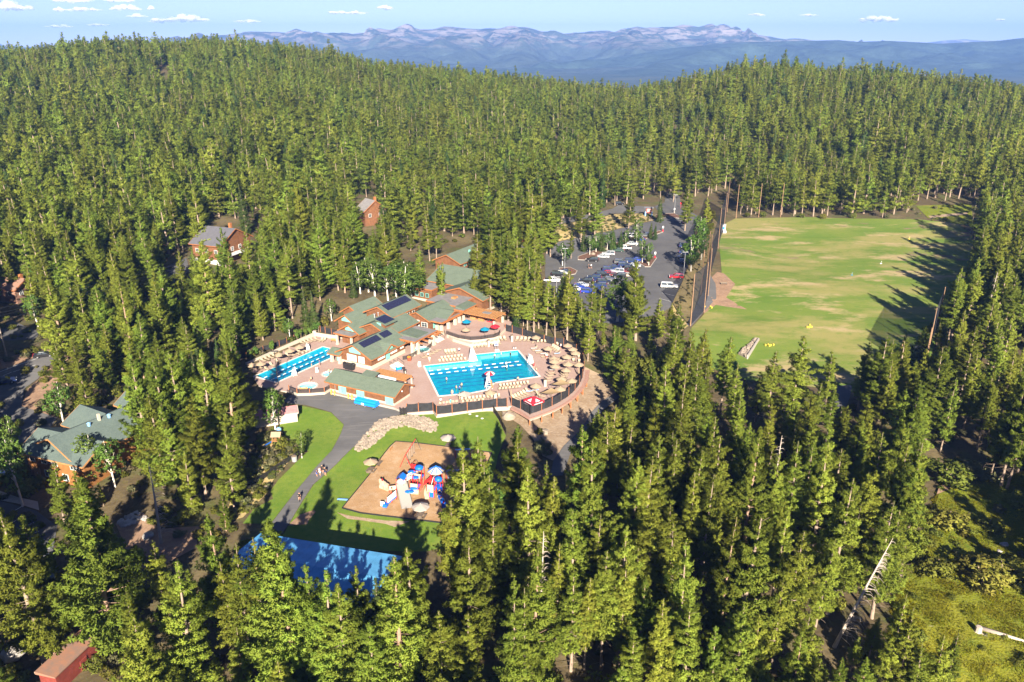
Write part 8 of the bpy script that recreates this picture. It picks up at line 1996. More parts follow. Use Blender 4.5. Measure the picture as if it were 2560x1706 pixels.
# ---- the trees one can tell apart, by where their tops stand: (region, x, y, height, kind, width factor)
B_, S__, F_, A_ = 'bushy', 'slender', 'fir', 'aspen'
TOPS = [(9, 560, 60, 27, B_, 1.25), (9, 20, 240, 25, B_, 1.1), (9, 150, 330, 22, B_, 1.0), (9, 1110, 500, 13, S__, 1.1), (9, 1275, 680, 21, B_, 1.1), (9, 965, 1050, 19, B_, 1.2), (9, 1570, 320, 20, B_, .95), (9, 1625, 170, 7, B_, 1.0), (9, 1720, 540, 18, S__, 1.0), (9, 1650, 660, 16, S__, 1.0), (9, 1850, 500, 20, S__, .8),
        (9, 1950, 375, 26, B_, 1.05), (9, 2050, 470, 24, B_, 1.0), (9, 2280, 690, 18, B_, 1.0), (9, 1740, 1180, 12, S__, 1.2), (10, 20, 745, 20, B_, 1.05), (10, 110, 815, 19, B_, 1.1), (10, 265, 735, 15, B_, .9), (10, 405, 780, 13, F_, .9), (10, 530, 600, 22, B_, 1.15), (10, 660, 545, 20, B_, 1.0), (10, 370, 1100, 15, B_, 1.2), (10, 870, 1010, 16, S__, 1.3), (10, 1085, 1065, 14, S__, 1.1),
        (10, 980, 220, 17, S__, 1.2), (3, 1720, 290, 25, B_, 1.0), (3, 1800, 170, 22, S__, 1.1), (3, 1950, 500, 18, S__, 1.1), (10, 1250, 260, 18, S__, 1.1), (10, 1080, 420, 20, B_, 1.05), (10, 1325, 110, 9, A_, 1.0), (3, 2090, 780, 9, F_, 1.0),
        (10, 1690, 20, 19, S__, 1.0), (10, 1880, 260, 19, B_, 1.0), (10, 2050, 320, 18, S__, 1.0), (10, 2250, 420, 21, B_, 1.0), (10, 2110, 630, 18, S__, 1.1), (10, 1870, 740, 16, S__, 1.2), (10, 1970, 780, 15, S__, 1.0), (10, 2240, 660, 17, S__, 1.1), (10, 1750, 540, 17, S__, .9), (10, 2300, 1180, 13, B_, 1.2), (10, 1300, 1440, 6, B_, 1.1), (10, 1560, 560, 24, B_, .9), (10, 1420, 760, 22, S__, .8), (10, 1500, 850, 21, S__, .8),
        (14, 210, 690, 19, B_, 1.0), (14, 250, 810, 20, S__, 1.2), (14, 340, 1090, 23, B_, 1.0), (14, 530, 1030, 19, S__, .95), (14, 935, 710, 26, B_, 1.0), (14, 1025, 860, 25, B_, .95), (14, 1200, 470, 17, S__, 1.3), (14, 1110, 520, 17, S__, 1.3), (14, 1960, 320, 21, S__, 1.2), (14, 1700, 760, 20, S__, 1.0), (14, 1850, 740, 20, S__, 1.0), (14, 1590, 840, 18, S__, 1.0), (14, 1440, 1000, 20, B_, 1.0), (14, 1640, 1060, 18, S__, 1.0), (14, 1980, 790, 19, S__, 1.0), (14, 2080, 1150, 18, S__, 1.0), (14, 2230, 1190, 17, S__, 1.0), (14, 1420, 920, 14, S__, 1.0), (14, 1680, 150, 13, S__, 1.2), (14, 1800, 60, 21, S__, 1.1), (14, 1940, 30, 21, S__, .9), (14, 2100, -60, 23, S__, 1.1), (14, 2280, 600, 20, S__, 1.0), (14, 1800, 1490, 7, B_, 1.0),
        (11, 60, 130, 20, S__, 1.1), (11, 230, 10, 20, S__, 1.0), (11, 340, 40, 20, S__, 1.0), (11, 430, 220, 21, S__, 1.1), (11, 350, 200, 20, S__, 1.0), (11, 690, 390, 25, B_, 1.0), (11, 715, -60, 24, B_, .9), (11, 500, -20, 22, S__, 1.3), (11, 1170, 30, 22, B_, 1.0), (11, 1290, 250, 23, S__, 1.2), (11, 1560, 390, 20, S__, 1.2), (11, 1620, 30, 22, S__, .9), (11, 1730, 20, 25, S__, .9), (11, 1765, 30, 25, S__, .9), (11, 980, 560, 20, S__, 1.3), (11, 300, 620, 22, S__, 1.0), (11, 320, 990, 17, B_, 1.0), (11, 170, 1000, 17, S__, 1.0), (11, 880, 420, 18, S__, .9), (11, 1000, 30, 22, S__, 1.0), (11, 1060, 0, 18, S__, 1.0), (11, 1620, 950, 17, S__, .9), (11, 1690, 1030, 16, S__, .9), (11, 1880, 1200, 13, S__, 1.1), (11, 1760, 1240, 12, S__, 1.0), (11, 10, 680, 17, B_, 1.0), (11, 20, 850, 15, B_, 1.1), (11, 560, 560, 20, B_, 1.0), (11, 1960, 1180, 10, S__, .9), (11, 860, 60, 20, S__, .9), (11, 1400, 180, 16, S__, .9), (3, 1900, 330, 20, S__, 1.2), (3, 1700, 600, 16, S__, 1.2), (3, 2000, 650, 18, S__, 1.2), (11, 1500, -40, 21, S__, 1.0),
        (8, 45, 860, 19, S__, 1.1), (8, 210, 1010, 17, S__, 1.1), (8, 130, 1020, 19, S__, 1.0), (8, 370, 1080, 19, S__, 1.1), (8, 450, 1250, 17, S__, 1.1), (8, 690, 1170, 18, S__, 1.2), (8, 860, 1070, 22, S__, 1.35), (8, 1080, 1170, 15, S__, 1.0), (8, 970, 1380, 14, S__, 1.2), (8, 1310, 1100, 17, S__, 1.0), (8, 1425, 1065, 21, S__, 1.35), (8, 1470, 1080, 20, S__, 1.1), (8, 1810, 1130, 22, S__, 1.35), (8, 1960, 615, 21, S__, 1.1), (8, 1930, 640, 20, S__, 1.0), (8, 2020, 1000, 20, S__, 1.1), (8, 2240, 570, 24, S__, 1.1), (8, 2180, 690, 21, S__, 1.1), (8, 2300, 660, 22, S__, 1.1), (8, 2150, 820, 20, S__, 1.0), (8, 2280, 900, 19, S__, 1.0), (8, 90, 1430, 14, S__, 1.0), (8, 240, 1260, 16, S__, 1.0), (8, 590, 1310, 12, S__, 1.0), (8, 2130, 190, 24, S__, 1.2), (8, 2080, 340, 22, S__, 1.0), (8, 2260, 300, 23, S__, 1.0), (8, 2330, 420, 22, S__, 1.0), (8, 1700, 140, 17, S__, .9), (8, 1890, 200, 15, S__, .8), (8, 2050, 1180, 18, S__, 1.0), (8, 2200, 1010, 18, S__, 1.0), (8, 1960, 900, 19, S__, 1.0), (8, 2300, 1120, 18, S__, 1.0), (8, 2150, 1300, 18, S__, 1.0), (8, 1890, 1340, 17, S__, .9),
        (12, 580, 330, 26, B_, 1.2), (12, 350, 850, 21, B_, 1.25), (12, 690, 900, 22, B_, 1.1), (12, 840, 830, 24, B_, .9), (12, 960, 1090, 17, B_, 1.1), (12, 540, 930, 22, S__, 1.0), (12, 355, 320, 25, S__, 1.0), (12, 960, 390, 24, B_, 1.0), (12, 1030, 550, 22, S__, 1.0), (12, 1570, 480, 22, B_, .9), (12, 1430, 590, 25, B_, 1.25), (12, 1590, 640, 22, B_, 1.2), (12, 1740, 480, 22, S__, 1.0), (12, 1860, 650, 20, B_, 1.1), (12, 2030, 600, 22, S__, 1.0), (12, 1120, 780, 21, B_, 1.0), (12, 1270, 810, 15, S__, 1.0), (12, 1200, 190, 24, S__, 1.0), (12, 1390, 210, 24, B_, 1.0), (12, 1720, 170, 20, F_, 1.0), (12, 1530, 1270, 12, F_, .9), (12, 1370, 1360, 13, F_, .9), (12, 1250, 1370, 20, B_, 1.2), (12, 1640, 1270, 12, B_, .9), (12, 180, 760, 17, S__, 1.0), (12, 220, 950, 10, A_, 1.2), (12, 130, 420, 24, S__, 1.0), (12, 60, 300, 23, S__, 1.0), (12, 480, 560, 23, S__, 1.0), (12, 880, 700, 16, S__, .9), (12, 790, 430, 22, S__, 1.0), (12, 1250, 640, 18, S__, .9), (12, 2120, 580, 20, S__, 1.0), (12, 280, 730, 12, A_, 1.3), (12, 620, 880, 12, A_, 1.3), (12, 430, 500, 22, S__, 1.0), (12, 240, 460, 23, S__, 1.0), (12, 2220, 350, 22, S__, 1.0),
        (5, 1740, 170, 24, B_, 1.15), (5, 1900, 110, 24, B_, 1.1), (5, 2060, 100, 22, B_, 1.1), (5, 2160, 60, 20, F_, 1.0), (5, 2300, 430, 16, B_, 1.1), (5, 1650, 560, 19, B_, 1.1), (5, 1850, 700, 17, B_, 1.1), (5, 30, 780, 12, A_, .7), (5, 950, 1010, 10, A_, 1.1), (5, 1180, 1060, 10, A_, 1.1), (5, 560, 1330, 12, S__, 1.2), (5, 600, 400, 11, A_, .9), (5, 60, 1030, 14, A_, .9), (5, 1450, 80, 22, B_, 1.0), (5, 880, 190, 13, B_, .9), (5, 850, 1410, 11, S__, 1.0), (5, 2050, 1210, 12, B_, 1.0), (5, 1550, 60, 22, B_, 1.1),
        (6, 930, 530, 6, A_, .9), (0, 549, 862, 24, B_, 1.05), (11, 1240, 1330, 5, B_, 1.2), (11, 1330, 1200, 6, S__, 1.3), (11, 1450, 1080, 8, S__, 1.2), (11, 1400, 1330, 6, B_, 1.2), (11, 1100, 1330, 8, B_, 1.2), (11, 1060, 1180, 10, S__, 1.3), (0, 500, 880, 23, B_, 1.0), (11, 880, 870, 14, S__, 1.0), (11, 1050, 1050, 12, S__, 1.0), (11, 640, 1000, 16, B_, 1.0), (11, 760, 1080, 14, B_, 1.0), (11, 1000, 1180, 10, B_, 1.1), (11, 480, 1150, 13, B_, 1.0), (6, 80, 480, 16, B_, 1.1), (6, 610, 30, 11, A_, 1.0),
        (1, 870, 80, 13, F_, .85), (1, 970, 120, 12, F_, .85), (1, 1050, 330, 9, F_, .9), (1, 1350, 255, 12, F_, .9), (1, 1200, 220, 7, A_, 1.2), (1, 680, 450, 7, A_, 1.0), (1, 820, 420, 8, A_, .9),
        (7, 800, 300, 13, A_, 1.5), (7, 900, 270, 13, A_, 1.4), (7, 640, 20, 25, B_, 1.0), (7, 1030, 150, 20, S__, 1.0), (7, 1270, 260, 15, S__, .8), (7, 1720, 10, 24, S__, 1.2), (7, 1880, 30, 22, S__, 1.1), (7, 1985, 200, 22, S__, .9), (7, 2230, 0, 25, S__, 1.2), (7, 2110, 100, 22, S__, 1.1), (7, 1580, 650, 9, F_, 1.1), (7, 1660, 330, 16, S__, 1.0), (7, 300, 290, 20, S__, 1.0), (7, 120, 30, 24, B_, 1.0), (7, 420, 370, 14, A_, 1.3), (7, 1830, 560, 11, F_, 1.1), (7, 2300, 480, 14, S__, 1.0),
        (4, 160, 420, 17, S__, 1.0), (4, 540, 870, 14, S__, 1.0), (4, 900, 1040, 16, S__, 1.15), (4, 1350, 760, 23, B_, 1.0), (4, 1110, 940, 14, A_, 1.5), (4, 580, 430, 11, S__, .9), (4, 480, 560, 9, A_, 1.1), (4, 720, 420, 9, F_, 1.2), (4, 790, 480, 8, A_, 1.0), (4, 860, 450, 8, A_, 1.1), (4, 920, 390, 10, F_, 1.2), (4, 985, 430, 8, A_, 1.0), (4, 1050, 380, 10, F_, 1.2), (4, 1130, 430, 8, F_, 1.2), (4, 1190, 420, 7, A_, 1.0), (4, 1320, 300, 11, A_, 1.2), (4, 1470, 340, 7, F_, 1.2), (4, 1520, 355, 7, F_, 1.2), (4, 1390, 500, 10, A_, 1.0), (4, 1460, 560, 9, A_, .9), (4, 2020, 260, 13, A_, 1.1), (4, 1950, 460, 14, A_, 1.3), (4, 2060, 380, 13, A_, 1.1), (4, 1580, 50, 12, F_, 1.0), (4, 700, -10, 21, S__, 1.0), (4, 860, -60, 22, S__, 1.2), (4, 380, -80, 21, S__, 1.0), (4, 120, -20, 21, S__, 1.0), (4, 30, 230, 14, S__, 1.0), (4, 2120, 60, 20, S__, 1.0), (4, 1890, -120, 22, S__, 1.1), (4, 1700, 1240, 12, S__, 1.0), (4, 1560, 1180, 14, S__, 1.2), (4, 1240, -60, 19, S__, 1.0), (4, 760, 500, 6, A_, .8)]
BASES = [(11, 2210, 290, 27, S__, .75), (11, 2245, 305, 27, S__, .7), (11, 2310, 200, 25, S__, .8), (11, 2140, 240, 20, S__, .8), (7, 30, 620, 20, S__, 1.0), (7, 210, 520, 20, B_, .9), (7, 110, 650, 19, B_, .9), (7, 400, 640, 12, A_, 1.3), (7, 300, 660, 11, A_, 1.3), (7, 560, 640, 12, F_, 1.0), (7, 660, 560, 21, B_, .95), (7, 640, 745, 11, A_, 1.4), (7, 740, 740, 12, A_, 1.5), (7, 840, 730, 13, A_, 1.5), (7, 930, 725, 12, A_, 1.5), (7, 1060, 720, 17, S__, 1.0), (7, 1150, 260, 18, S__, 1.0), (7, 1280, 730, 12, S__, .8), (7, 1230, 240, 18, S__, 1.0), (7, 480, 690, 12, A_, 1.4), (7, 1690, 860, 13, S__, 1.1), (7, 1600, 850, 8, F_, 1.1), (7, 1790, 860, 16, S__, 1.1), (7, 1890, 870, 17, S__, 1.0), (7, 2250, 900, 21, S__, 1.1), (7, 1720, 640, 20, S__, 1.1), (7, 220, 720, 9, F_, 1.0), (2, 1215, 352, 20, S__, .9), (2, 1330, 400, 17, S__, 1.1), (2, 1450, 425, 19, S__, 1.1), (2, 1560, 455, 18, S__, 1.0), (2, 1640, 455, 19, S__, 1.1), (2, 1790, 480, 17, S__, 1.0), (2, 1900, 510, 15, S__, 1.0), (2, 2045, 555, 20, S__, 1.2), (2, 2130, 530, 16, S__, 1.0), (2, 2215, 620, 14, S__, 1.1), (2, 2300, 800, 13, S__, 1.1), (2, 1420, 440, 9, F_, 1.0), (2, 1700, 400, 20, S__, 1.0), (2, 2000, 450, 18, S__, 1.1), (2, 2330, 560, 17, S__, 1.1), (2, 1240, 250, 19, S__, 1.1), (2, 1120, 150, 12, F_, 1.1), (14, 1215, 255, 15, B_, 1.15), (14, 1780, 445, 17, S__, 1.1)]
KNAME = dict(bushy='bushy long needled pine', slender='slender pine', fir='dense dark fir', aspen='pale green leafy tree')
KCAT = dict(bushy='pine tree', slender='pine tree', fir='fir tree', aspen='leafy tree')
KOBJ = dict(bushy='pine_tree', slender='pine_tree', fir='fir_tree', aspen='aspen_tree')
def place_from_top(r, x, y, h):
    px, py = V(r, x, y); z = 0.0
    for _ in range(16):
        gx, gy = G(px, py, min(z + h, 72)); z = .5 * z + .5 * h1(gx, gy)
    return gx, gy, z
TREES = []     # (x, y, z, h, kind, width)
for r, x, y, h, k, w in TOPS:
    gx, gy, z = place_from_top(r, x, y, h)
    if gy < 500: TREES.append((gx, gy, z, h, k, w))
for r, x, y, h, k, w in BASES:
    q = GT(r, x, y); TREES.append((q.x, q.y, q.z, h, k, w))
for poly in (DECK, PLAY, RANGE, APRON):
    hit = inpoly(np.array([t[0] for t in TREES]), np.array([t[1] for t in TREES]), poly)
    print('dropped', [tuple(round(float(v), 1) for v in t[:2]) for t, h in zip(TREES, hit) if h]); TREES = [t for t, h in zip(TREES, hit) if not h]
# ---- clearings (as they show in the photograph) that the random forest keeps out of
KEEP = [[(600, 905), (700, 850), (790, 815), (850, 740), (1000, 720), (1040, 640), (1190, 600), (1200, 740), (1260, 790), (1390, 830), (1470, 880), (1510, 960), (1490, 1000), (1430, 1090), (1410, 1180), (1330, 1240), (1230, 1320), (1010, 1470), (690, 1420), (560, 1320), (600, 1200), (690, 1110), (640, 1060), (620, 960)],
        [(1400, 640), (1400, 575), (1530, 520), (1640, 500), (1745, 520), (1800, 480), (1830, 470), (1830, 560), (1760, 700), (1730, 790), (1700, 800), (1640, 800), (1400, 760), (1360, 700)],
        [(1740, 815), (1800, 560), (1830, 545), (2330, 545), (2430, 560), (2430, 690), (2330, 790), (2250, 800), (2200, 930), (2060, 900), (1900, 960), (1850, 900), (1740, 830)],
        [(2290, 505), (2430, 505), (2430, 560), (2300, 550)],
        [(0, 900), (115, 870), (125, 900), (60, 960), (100, 1010), (160, 1040), (350, 985), (370, 1160), (70, 1190), (0, 1150)],
        [(475, 620), (540, 545), (650, 555), (645, 640), (540, 650)], [(890, 492), (945, 500), (945, 560), (895, 560)], [(400, 168), (422, 168), (422, 186), (400, 186)],
        [(2270, 1230), (2360, 1180), (2560, 1150), (2560, 1706), (2200, 1706), (2280, 1500)], [(690, 1340), (1015, 1385), (950, 1485), (690, 1440)], [(100, 1706), (110, 1680), (210, 1580), (260, 1610), (250, 1706)],
        [(280, 1290), (420, 1250), (560, 1260), (540, 1360), (340, 1420), (300, 1380)], [(0, 1240), (150, 1300), (150, 1420), (60, 1400), (0, 1290)], [(0, 740), (60, 790), (95, 850), (40, 860), (0, 850)], [(415, 645), (470, 640), (470, 700), (430, 710)],
        [(2350, 1150), (2560, 1110), (2560, 1160), (2330, 1220)]]
def forest():
    fr = np.random.default_rng(5)
    X, Y = [], []
    y = 22.0
    while y < 1120:
        sp = 6.0 if y < 260 else 6.5
        w = y * .78 + 40
        n = int(2 * w / sp)
        X.append(-w + (np.arange(n) + fr.uniform(-.45, .45, n) + (int(y * 10) % 2) * .5) * sp); Y.append(y + fr.uniform(-.45, .45, n) * sp); y += sp
    X, Y = np.concatenate(X), np.concatenate(Y)
    D = np.hypot(X, Y); a = X / Y; Rd = np.interp(a, _ra, _rd)
    ok = (D < Rd + 130) & (fr.random(len(X)) < .93)
    X, Y = X[ok], Y[ok]; Z = hgt(X, Y); D = np.hypot(X, Y)
    H = fr.uniform(14.5, 22.5, len(X)); H = np.where(fr.random(len(X)) < .12, H * fr.uniform(.45, .75, len(X)), H); H = np.where(fr.random(len(X)) < .05, H * 1.25, H)
    lf = np.array([mnoise.noise(Vector((x * .02, y * .02, 7))) for x, y in zip(X, Y)]); H = H * (1 + .28 * lf)
    bx, by = proj(X, Y, Z); hw = 2.2 * FPX / np.maximum(D, 30)
    def clear(H):
        tx, ty = proj(X, Y, Z + H); k = np.ones(len(X), bool)
        for poly in KEEP:
            for f in (0, .2, .4, .6, .8, 1.0):
                qx, qy = bx + (tx - bx) * f, by + (ty - by) * f
                for s in ((-1, 0, 1) if f < .75 else (0,)):
                    k &= ~inpoly(qx + s * hw * (1 - f * .6), qy, poly)
        return k
    keep = clear(H)
    for q in (.62, .38):       # young trees along the edges of the clearings
        H2 = H * q; k2 = clear(H2); H = np.where(~keep & k2, H2, H); keep |= k2
    keep &= fr.random(len(X)) < 1 + np.minimum(0, lf + .25) * 1.5
    tx, ty = proj(X, Y, Z + H)
    # keep clear of deck, hand-placed trees, near strip
    keep &= ~inpoly(X, Y, DECK)
    tp = np.array([(t[0], t[1]) for t in TREES])
    for i in range(0, len(X), 4000):
        d2 = (X[i:i + 4000, None] - tp[None, :, 0]) ** 2 + (Y[i:i + 4000, None] - tp[None, :, 1]) ** 2
        keep[i:i + 4000] &= d2.min(1) > 3.6 ** 2
    # the near woods are laid out by hand: only low growth in between, none in front of the frame's foot
    near = (Y < 205) & (Y > 62) & (np.abs(X) < Y * .75 + 10)
    keep &= ~(near & (fr.random(len(X)) < .16))
    H = np.where(near & keep, H * .82, H)
    keep &= ~((X > 42) & (Y < 88))
    keep &= ~((Y < 75) & (X < -40) & (X > -75))
    inview0 = (Y <= 62) & (np.abs(X) < Y * .8 + 12)
    keep &= ~(inview0 & (ty < 1690))
    return X[keep], Y[keep], Z[keep], H[keep], D[keep], tx[keep], ty[keep]
FX, FY, FZ, FH, FD, FTX, FTY = forest()
def kind_at(x, y, r):
    side = x / max(y, 1)
    v = mnoise.noise(Vector((x * .012, y * .012, 3)))
    if r < .045: return 'fir'
    return 'bushy' if (v + (-.35 if side > .1 else .12) + r * .5) > .22 else 'slender'
def plant_all():
    fr = np.random.default_rng(9)
    fk = [kind_at(x, y, r) for x, y, r in zip(FX, FY, fr.random(len(FX)))]
    vis = (FTX > -20) & (FTX < 2580) & (FTY < 1700)
    order = [i for i in np.argsort(FD) if vis[i]]
    nin = max(0, 300 - len(TREES))
    ind = set(order[:nin])
    T_ = list(TREES) + [(FX[i], FY[i], FZ[i], FH[i], fk[i], 1.0) for i in order[:nin]]
    marks = {'the red shed': GT(9, 420, 1500), 'the blue covered court': (-23, 93), 'the play structure': P(19, 1100, 900, -2), 'the timber building': GT(5, 700, 1300), 'the pool house': P(1, 1600, 1480, 0), 'the lap pool': (-56, 183), 'the largest lodge': LW(12, -8), 'the rear lodge': LW(70, -15),
             'the snack bar': LW(42, 6), 'the deck corner': P(2, 1592, 1455, 0), 'the trail bend': GT(14, 1250, 360), 'the big grey cabin': GT(12, 1560, 650), 'the narrow red cabin': GT(13, 360, 560), 'the utility pole': GT(12, 52, 1415), 'the white van': GT(4, 1670, 1070), 'the white trailer': GT(4, 180, 660), 'the entrance sign': GT(4, 1440, 280),
             'the tall net end pole': GT(8, 122, 1000), 'the stone tee bed': GT(8, 500, 1150), 'the right near net': GT(8, 1680, 1250), 'the far net poles': GT(8, 575, 275), 'the leaning snag': GT(11, 1190, 1270), 'the fallen log': GT(11, 2200, 1200), 'the round meadow bush': GT(11, 2150, 830), 'the garden shed': GT(6, 830, 440), 'the cyclist': GT(6, 940, 1310), 'the creek stones': GT(9, 1000, 380), 'the lower car park': GT(9, 200, 400), 'the front lawn corner': GT(2, 1240, 1560), 'the meadow trail': GT(11, 1900, 260)}
    marks = {k: (v[0], v[1]) for k, v in marks.items()}
    desc = []
    for x, y, z, h, k, w in T_:
        sz = 'tall' if h > 21 else ('short' if h < 13 else 'mid height')
        desc.append(f'{sz} {KNAME[k]}')
    labs = name_by_marks([(t[0], t[1], d) for t, d in zip(T_, desc)], marks, 'such')
    for i, ((x, y, z, h, k, w), lab) in enumerate(zip(T_, labs)):
        nv = {'bushy': 5, 'slender': 5, 'fir': 2, 'aspen': 3}[k]
        tm, cm, H0 = MESH[(k, int(fr.integers(nv)))]
        s = h / H0
        o = thing(KOBJ[k], lab, KCAT[k], (x, y, z), 'trees of the woods round the pools', fr.uniform(0, 6.28))
        o.scale = (s * w * fr.uniform(.92, 1.08), s * w * fr.uniform(.92, 1.08), s)
        o.rotation_euler = (fr.normal(0, .02), fr.normal(0, .02), fr.uniform(0, 6.28))
        for nm, m in (('trunk', tm), ('crown', cm)):
            c = bpy.data.objects.new(nm, m); COL.objects.link(c); c.parent = o
    rest = np.array([i for i in range(len(FX)) if i not in ind])
    me = bpy.data.meshes.new('forest'); me.from_pydata(np.stack([FX[rest], FY[rest], FZ[rest] - .3], 1).tolist(), [], [])
    kinds = [f[2] for f in FAR[:8]]
    vi, sc, rz, nr = [], [], [], []
    for i in rest:
        k = fk[i]; nearby = FD[i] < 300
        if nearby: c = [8, 10] if k == 'bushy' else [9, 11]
        else: c = {'bushy': [0, 1, 2], 'slender': [3, 4, 5, 6], 'fir': [7]}[k]
        j = int(fr.choice(c)); s = FH[i] / FAR[j][1]; ww = fr.uniform(.8, 1.45) * (1.12 if not nearby else 1.0)
        vi.append(j); sc.append((s * ww, s * ww, s)); rz.append((fr.normal(0, .025), fr.normal(0, .025), fr.uniform(0, 6.28)))
    a = me.attributes.new('pick', 'INT', 'POINT'); a.data.foreach_set('value', vi)
    a = me.attributes.new('size', 'FLOAT_VECTOR', 'POINT'); a.data.foreach_set('vector', np.array(sc, np.float32).ravel())
    a = me.attributes.new('turn', 'FLOAT_VECTOR', 'POINT'); a.data.foreach_set('vector', np.array(rz, np.float32).ravel())
    o = bpy.data.objects.new('forest', me); COL.objects.link(o); o['kind'] = 'stuff'
    instancer(o, [f[0] for f in FAR])
    print('TREES individual', len(T_), 'hand', len(TREES), 'forest', len(rest))
def instancer(o, protos):
    ng = bpy.data.node_groups.new('scatter', 'GeometryNodeTree')
    ng.interface.new_socket('Geometry', in_out='INPUT', socket_type='NodeSocketGeometry'); ng.interface.new_socket('Geometry', in_out='OUTPUT', socket_type='NodeSocketGeometry')
    gi = ng.nodes.new('NodeGroupInput'); go = ng.nodes.new('NodeGroupOutput'); jo = ng.nodes.new('GeometryNodeJoinGeometry')
    def attr(nm, ty): n = ng.nodes.new('GeometryNodeInputNamedAttribute'); n.data_type = ty; n.inputs[0].default_value = nm; return n.outputs[0]
    pk, sz, tn = attr('pick', 'INT'), attr('size', 'FLOAT_VECTOR'), attr('turn', 'FLOAT_VECTOR')
    for j, p in enumerate(protos):
        oi = ng.nodes.new('GeometryNodeObjectInfo'); oi.inputs['Object'].default_value = p
        eq = ng.nodes.new('FunctionNodeCompare'); eq.data_type = 'INT'; eq.operation = 'EQUAL'
        ng.links.new(pk, eq.inputs[2]); eq.inputs[3].default_value = j
        ip = ng.nodes.new('GeometryNodeInstanceOnPoints')
        er = ng.nodes.new('FunctionNodeEulerToRotation')
        ng.links.new(tn, er.inputs[0])
        ng.links.new(gi.outputs[0], ip.inputs['Points']); ng.links.new(eq.outputs[0], ip.inputs['Selection']); ng.links.new(oi.outputs['Geometry'], ip.inputs['Instance'])
        ng.links.new(er.outputs[0], ip.inputs['Rotation']); ng.links.new(sz, ip.inputs['Scale']); ng.links.new(ip.outputs[0], jo.inputs[0])
    ng.links.new(jo.outputs[0], go.inputs[0])
    md = o.modifiers.new('scatter', 'NODES'); md.node_group = ng
plant_all()
